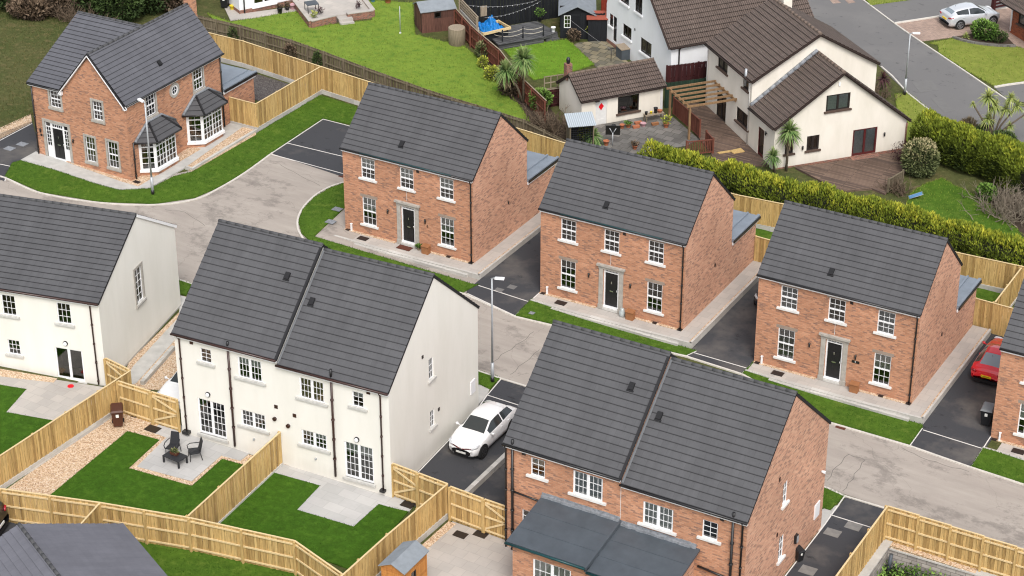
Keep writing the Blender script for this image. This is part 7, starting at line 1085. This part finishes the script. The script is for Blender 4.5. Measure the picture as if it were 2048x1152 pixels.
bare('heap of bare pruned branches between the old fence and log store', (1098, 262), 1.6, 1.4, 1.5, 120, 'twig', 8, rad=.02); shrub('green ivy mound among the bare branches', (1082, 222), .85, .7, .8, 'green_leaf', 1800, .15, seed=12); shrub('mixed brown green scrub along the red fence', (1020, 190), .9, .7, .6, 'brown_leaf', 1100, .16, seed=13); shrub('grey green bush at the top of the garden border', (966, 118), .6, .6, .7, 'bush_leaf', 1100, .14, seed=14); shrub('yellow leaved shrub in the border, nearer the palm', (985, 160), .55, .5, .5, 'yellow_leaf', 700, .15, seed=15); shrub('yellow leaved shrub in the border, farther from the palm', (966, 135), .35, .35, .4, 'yellow_leaf', 380, .14, seed=16); shrub('yellow green shrub beside the low yucca', (1168, 280), .5, .5, .65, 'yellow_leaf', 700, .16, seed=17); shrub('leafy ivy clump on the old fence, nearer the parking bay', (612, 128), .3, .3, .85, 'dark_leaf', 700, .13, seed=18, world=(-26.6, 18.0)); shrub('brown ivy clump on the old fence, farther from the parking bay', (575, 105), .45, .3, .8, 'brown_leaf', 700, .13, seed=19, world=(-29.0, 18.4)); shrub('dark creeper at the left end of the old fence', (440, 70), .4, .3, .8, 'dark_leaf', 600, .13, seed=20, world=(-33.8, 18.6))
shrub('bare soil climber beside the summerhouse', (1148, 82), .5, .4, .45, 'brown_leaf', 500, .13, seed=21)
# scrub trees behind the corner house
TG = 'scrub trees behind the corner house'
for i, (a, b, rx, rz_, mt, lab) in enumerate(((20, 12, 2.6, 1.7, 'dark_leaf', 'dark evergreen scrub tree at the top left corner'), (110, 22, 2.3, 1.3, 'brown_leaf', 'brown bramble mass left of centre in the top left scrub'), (60, 34, 1.6, .8, 'brown_leaf', 'low brown bramble at the field edge'), (185, 22, 2.2, 1.7, 'dark_leaf', 'dark green scrub tree right behind the left roof wing'), (240, 38, 2.0, 1.6, 'dark_leaf', 'dark green scrub tree above the roof valley'), (295, 20, 2.2, 1.9, 'dark_leaf', 'dark green scrub tree near the main roof ridge'), (345, 18, 1.8, 1.6, 'brown_leaf', 'brown leafless scrub tree near the chimney'), (150, -22, 3.0, 2.2, 'dark_leaf', 'dark tree farthest back in the top left scrub'), (265, -22, 3.0, 2.2, 'dark_leaf', 'dark tree behind the roof valley scrub'), (30, -25, 3, 2.2, 'dark_leaf', 'dark tree farthest left behind the scrub'))):
    shrub(lab, (a, b), rx, rx*.8, rz_, mt, 5200, .24, name='scrub_tree', seed=30+i, cat='tree', group=TG, lumps=16)
bare('tangle of bare stems at the front of the top left scrub', (140, 40), 3.2, .8, 1.6, 120, 'twig', 31, rad=.02, name='bare_tree', cat='tree')
m = MB(); p = at(62, 44); 
# plants on the terrace below the stone wall
P, d, t = blob_points(3200, 3.2, 1.5, .55, (0, 0, .2), 30, 51); o = leaves('ground_cover', P, .16, t, 'green_leaf', None, up=.4, label='bright green leafy ground cover below the stone wall', kind='stuff'); o.location = (26.5, -13.0, -1.95); o.rotation_euler.z = -.1
m = MB(); m.tube([(0, 0, 0), (.05, .1, 1.0)], .09, 8); q = at(1775, 1150, -1.2); m.build('post', 'flat_roof_dark', None, (q.x, q.y, -1.9), label='leaning dark grey post among the leafy plants below the wall', cat='post')
P = np.array([(26.8+RNG.uniform(-2, 5.5), -13.2+RNG.uniform(-3.2, .9), -1.7+RNG.uniform(-.05, .45)) for _ in range(2600)]); P[:, 2] -= .03*(P[:, 0]-25)
# fallen leaves and litter on the far lawns
# ------------------------------------------------------------------ daylight
w = bpy.data.worlds.new("World"); SC.world = w; w.use_nodes = True; nt = w.node_tree; bg = nt.nodes['Background']; sk = nt.nodes.new('ShaderNodeTexSky'); sk.sky_type = 'NISHITA'; sk.sun_disc = False
SE, SRX, SRY = math.radians(50), .62, -.78; sk.sun_elevation = SE; sk.sun_rotation = math.atan2(SRX, SRY); sk.air_density = 1.0; sk.dust_density = 3.0; sk.ozone_density = 1.0
hs = nt.nodes.new('ShaderNodeHueSaturation'); hs.inputs['Saturation'].default_value = .30; nt.links.new(sk.outputs[0], hs.inputs['Color']); nt.links.new(hs.outputs[0], bg.inputs[0]); bg.inputs[1].default_value = .15; hs.inputs['Value'].default_value = 1.55
sl = bpy.data.lights.new('sun', 'SUN'); sl.energy = 1.75; sl.angle = math.radians(20); sl.color = (1.0, .965, .91); so = bpy.data.objects.new('sun', sl); COL.objects.link(so)
sd = Vector((SRX*math.cos(SE), SRY*math.cos(SE), math.sin(SE))).normalized(); so.rotation_euler = sd.to_track_quat('Z', 'Y').to_euler(); so.location = (0, 0, 60)
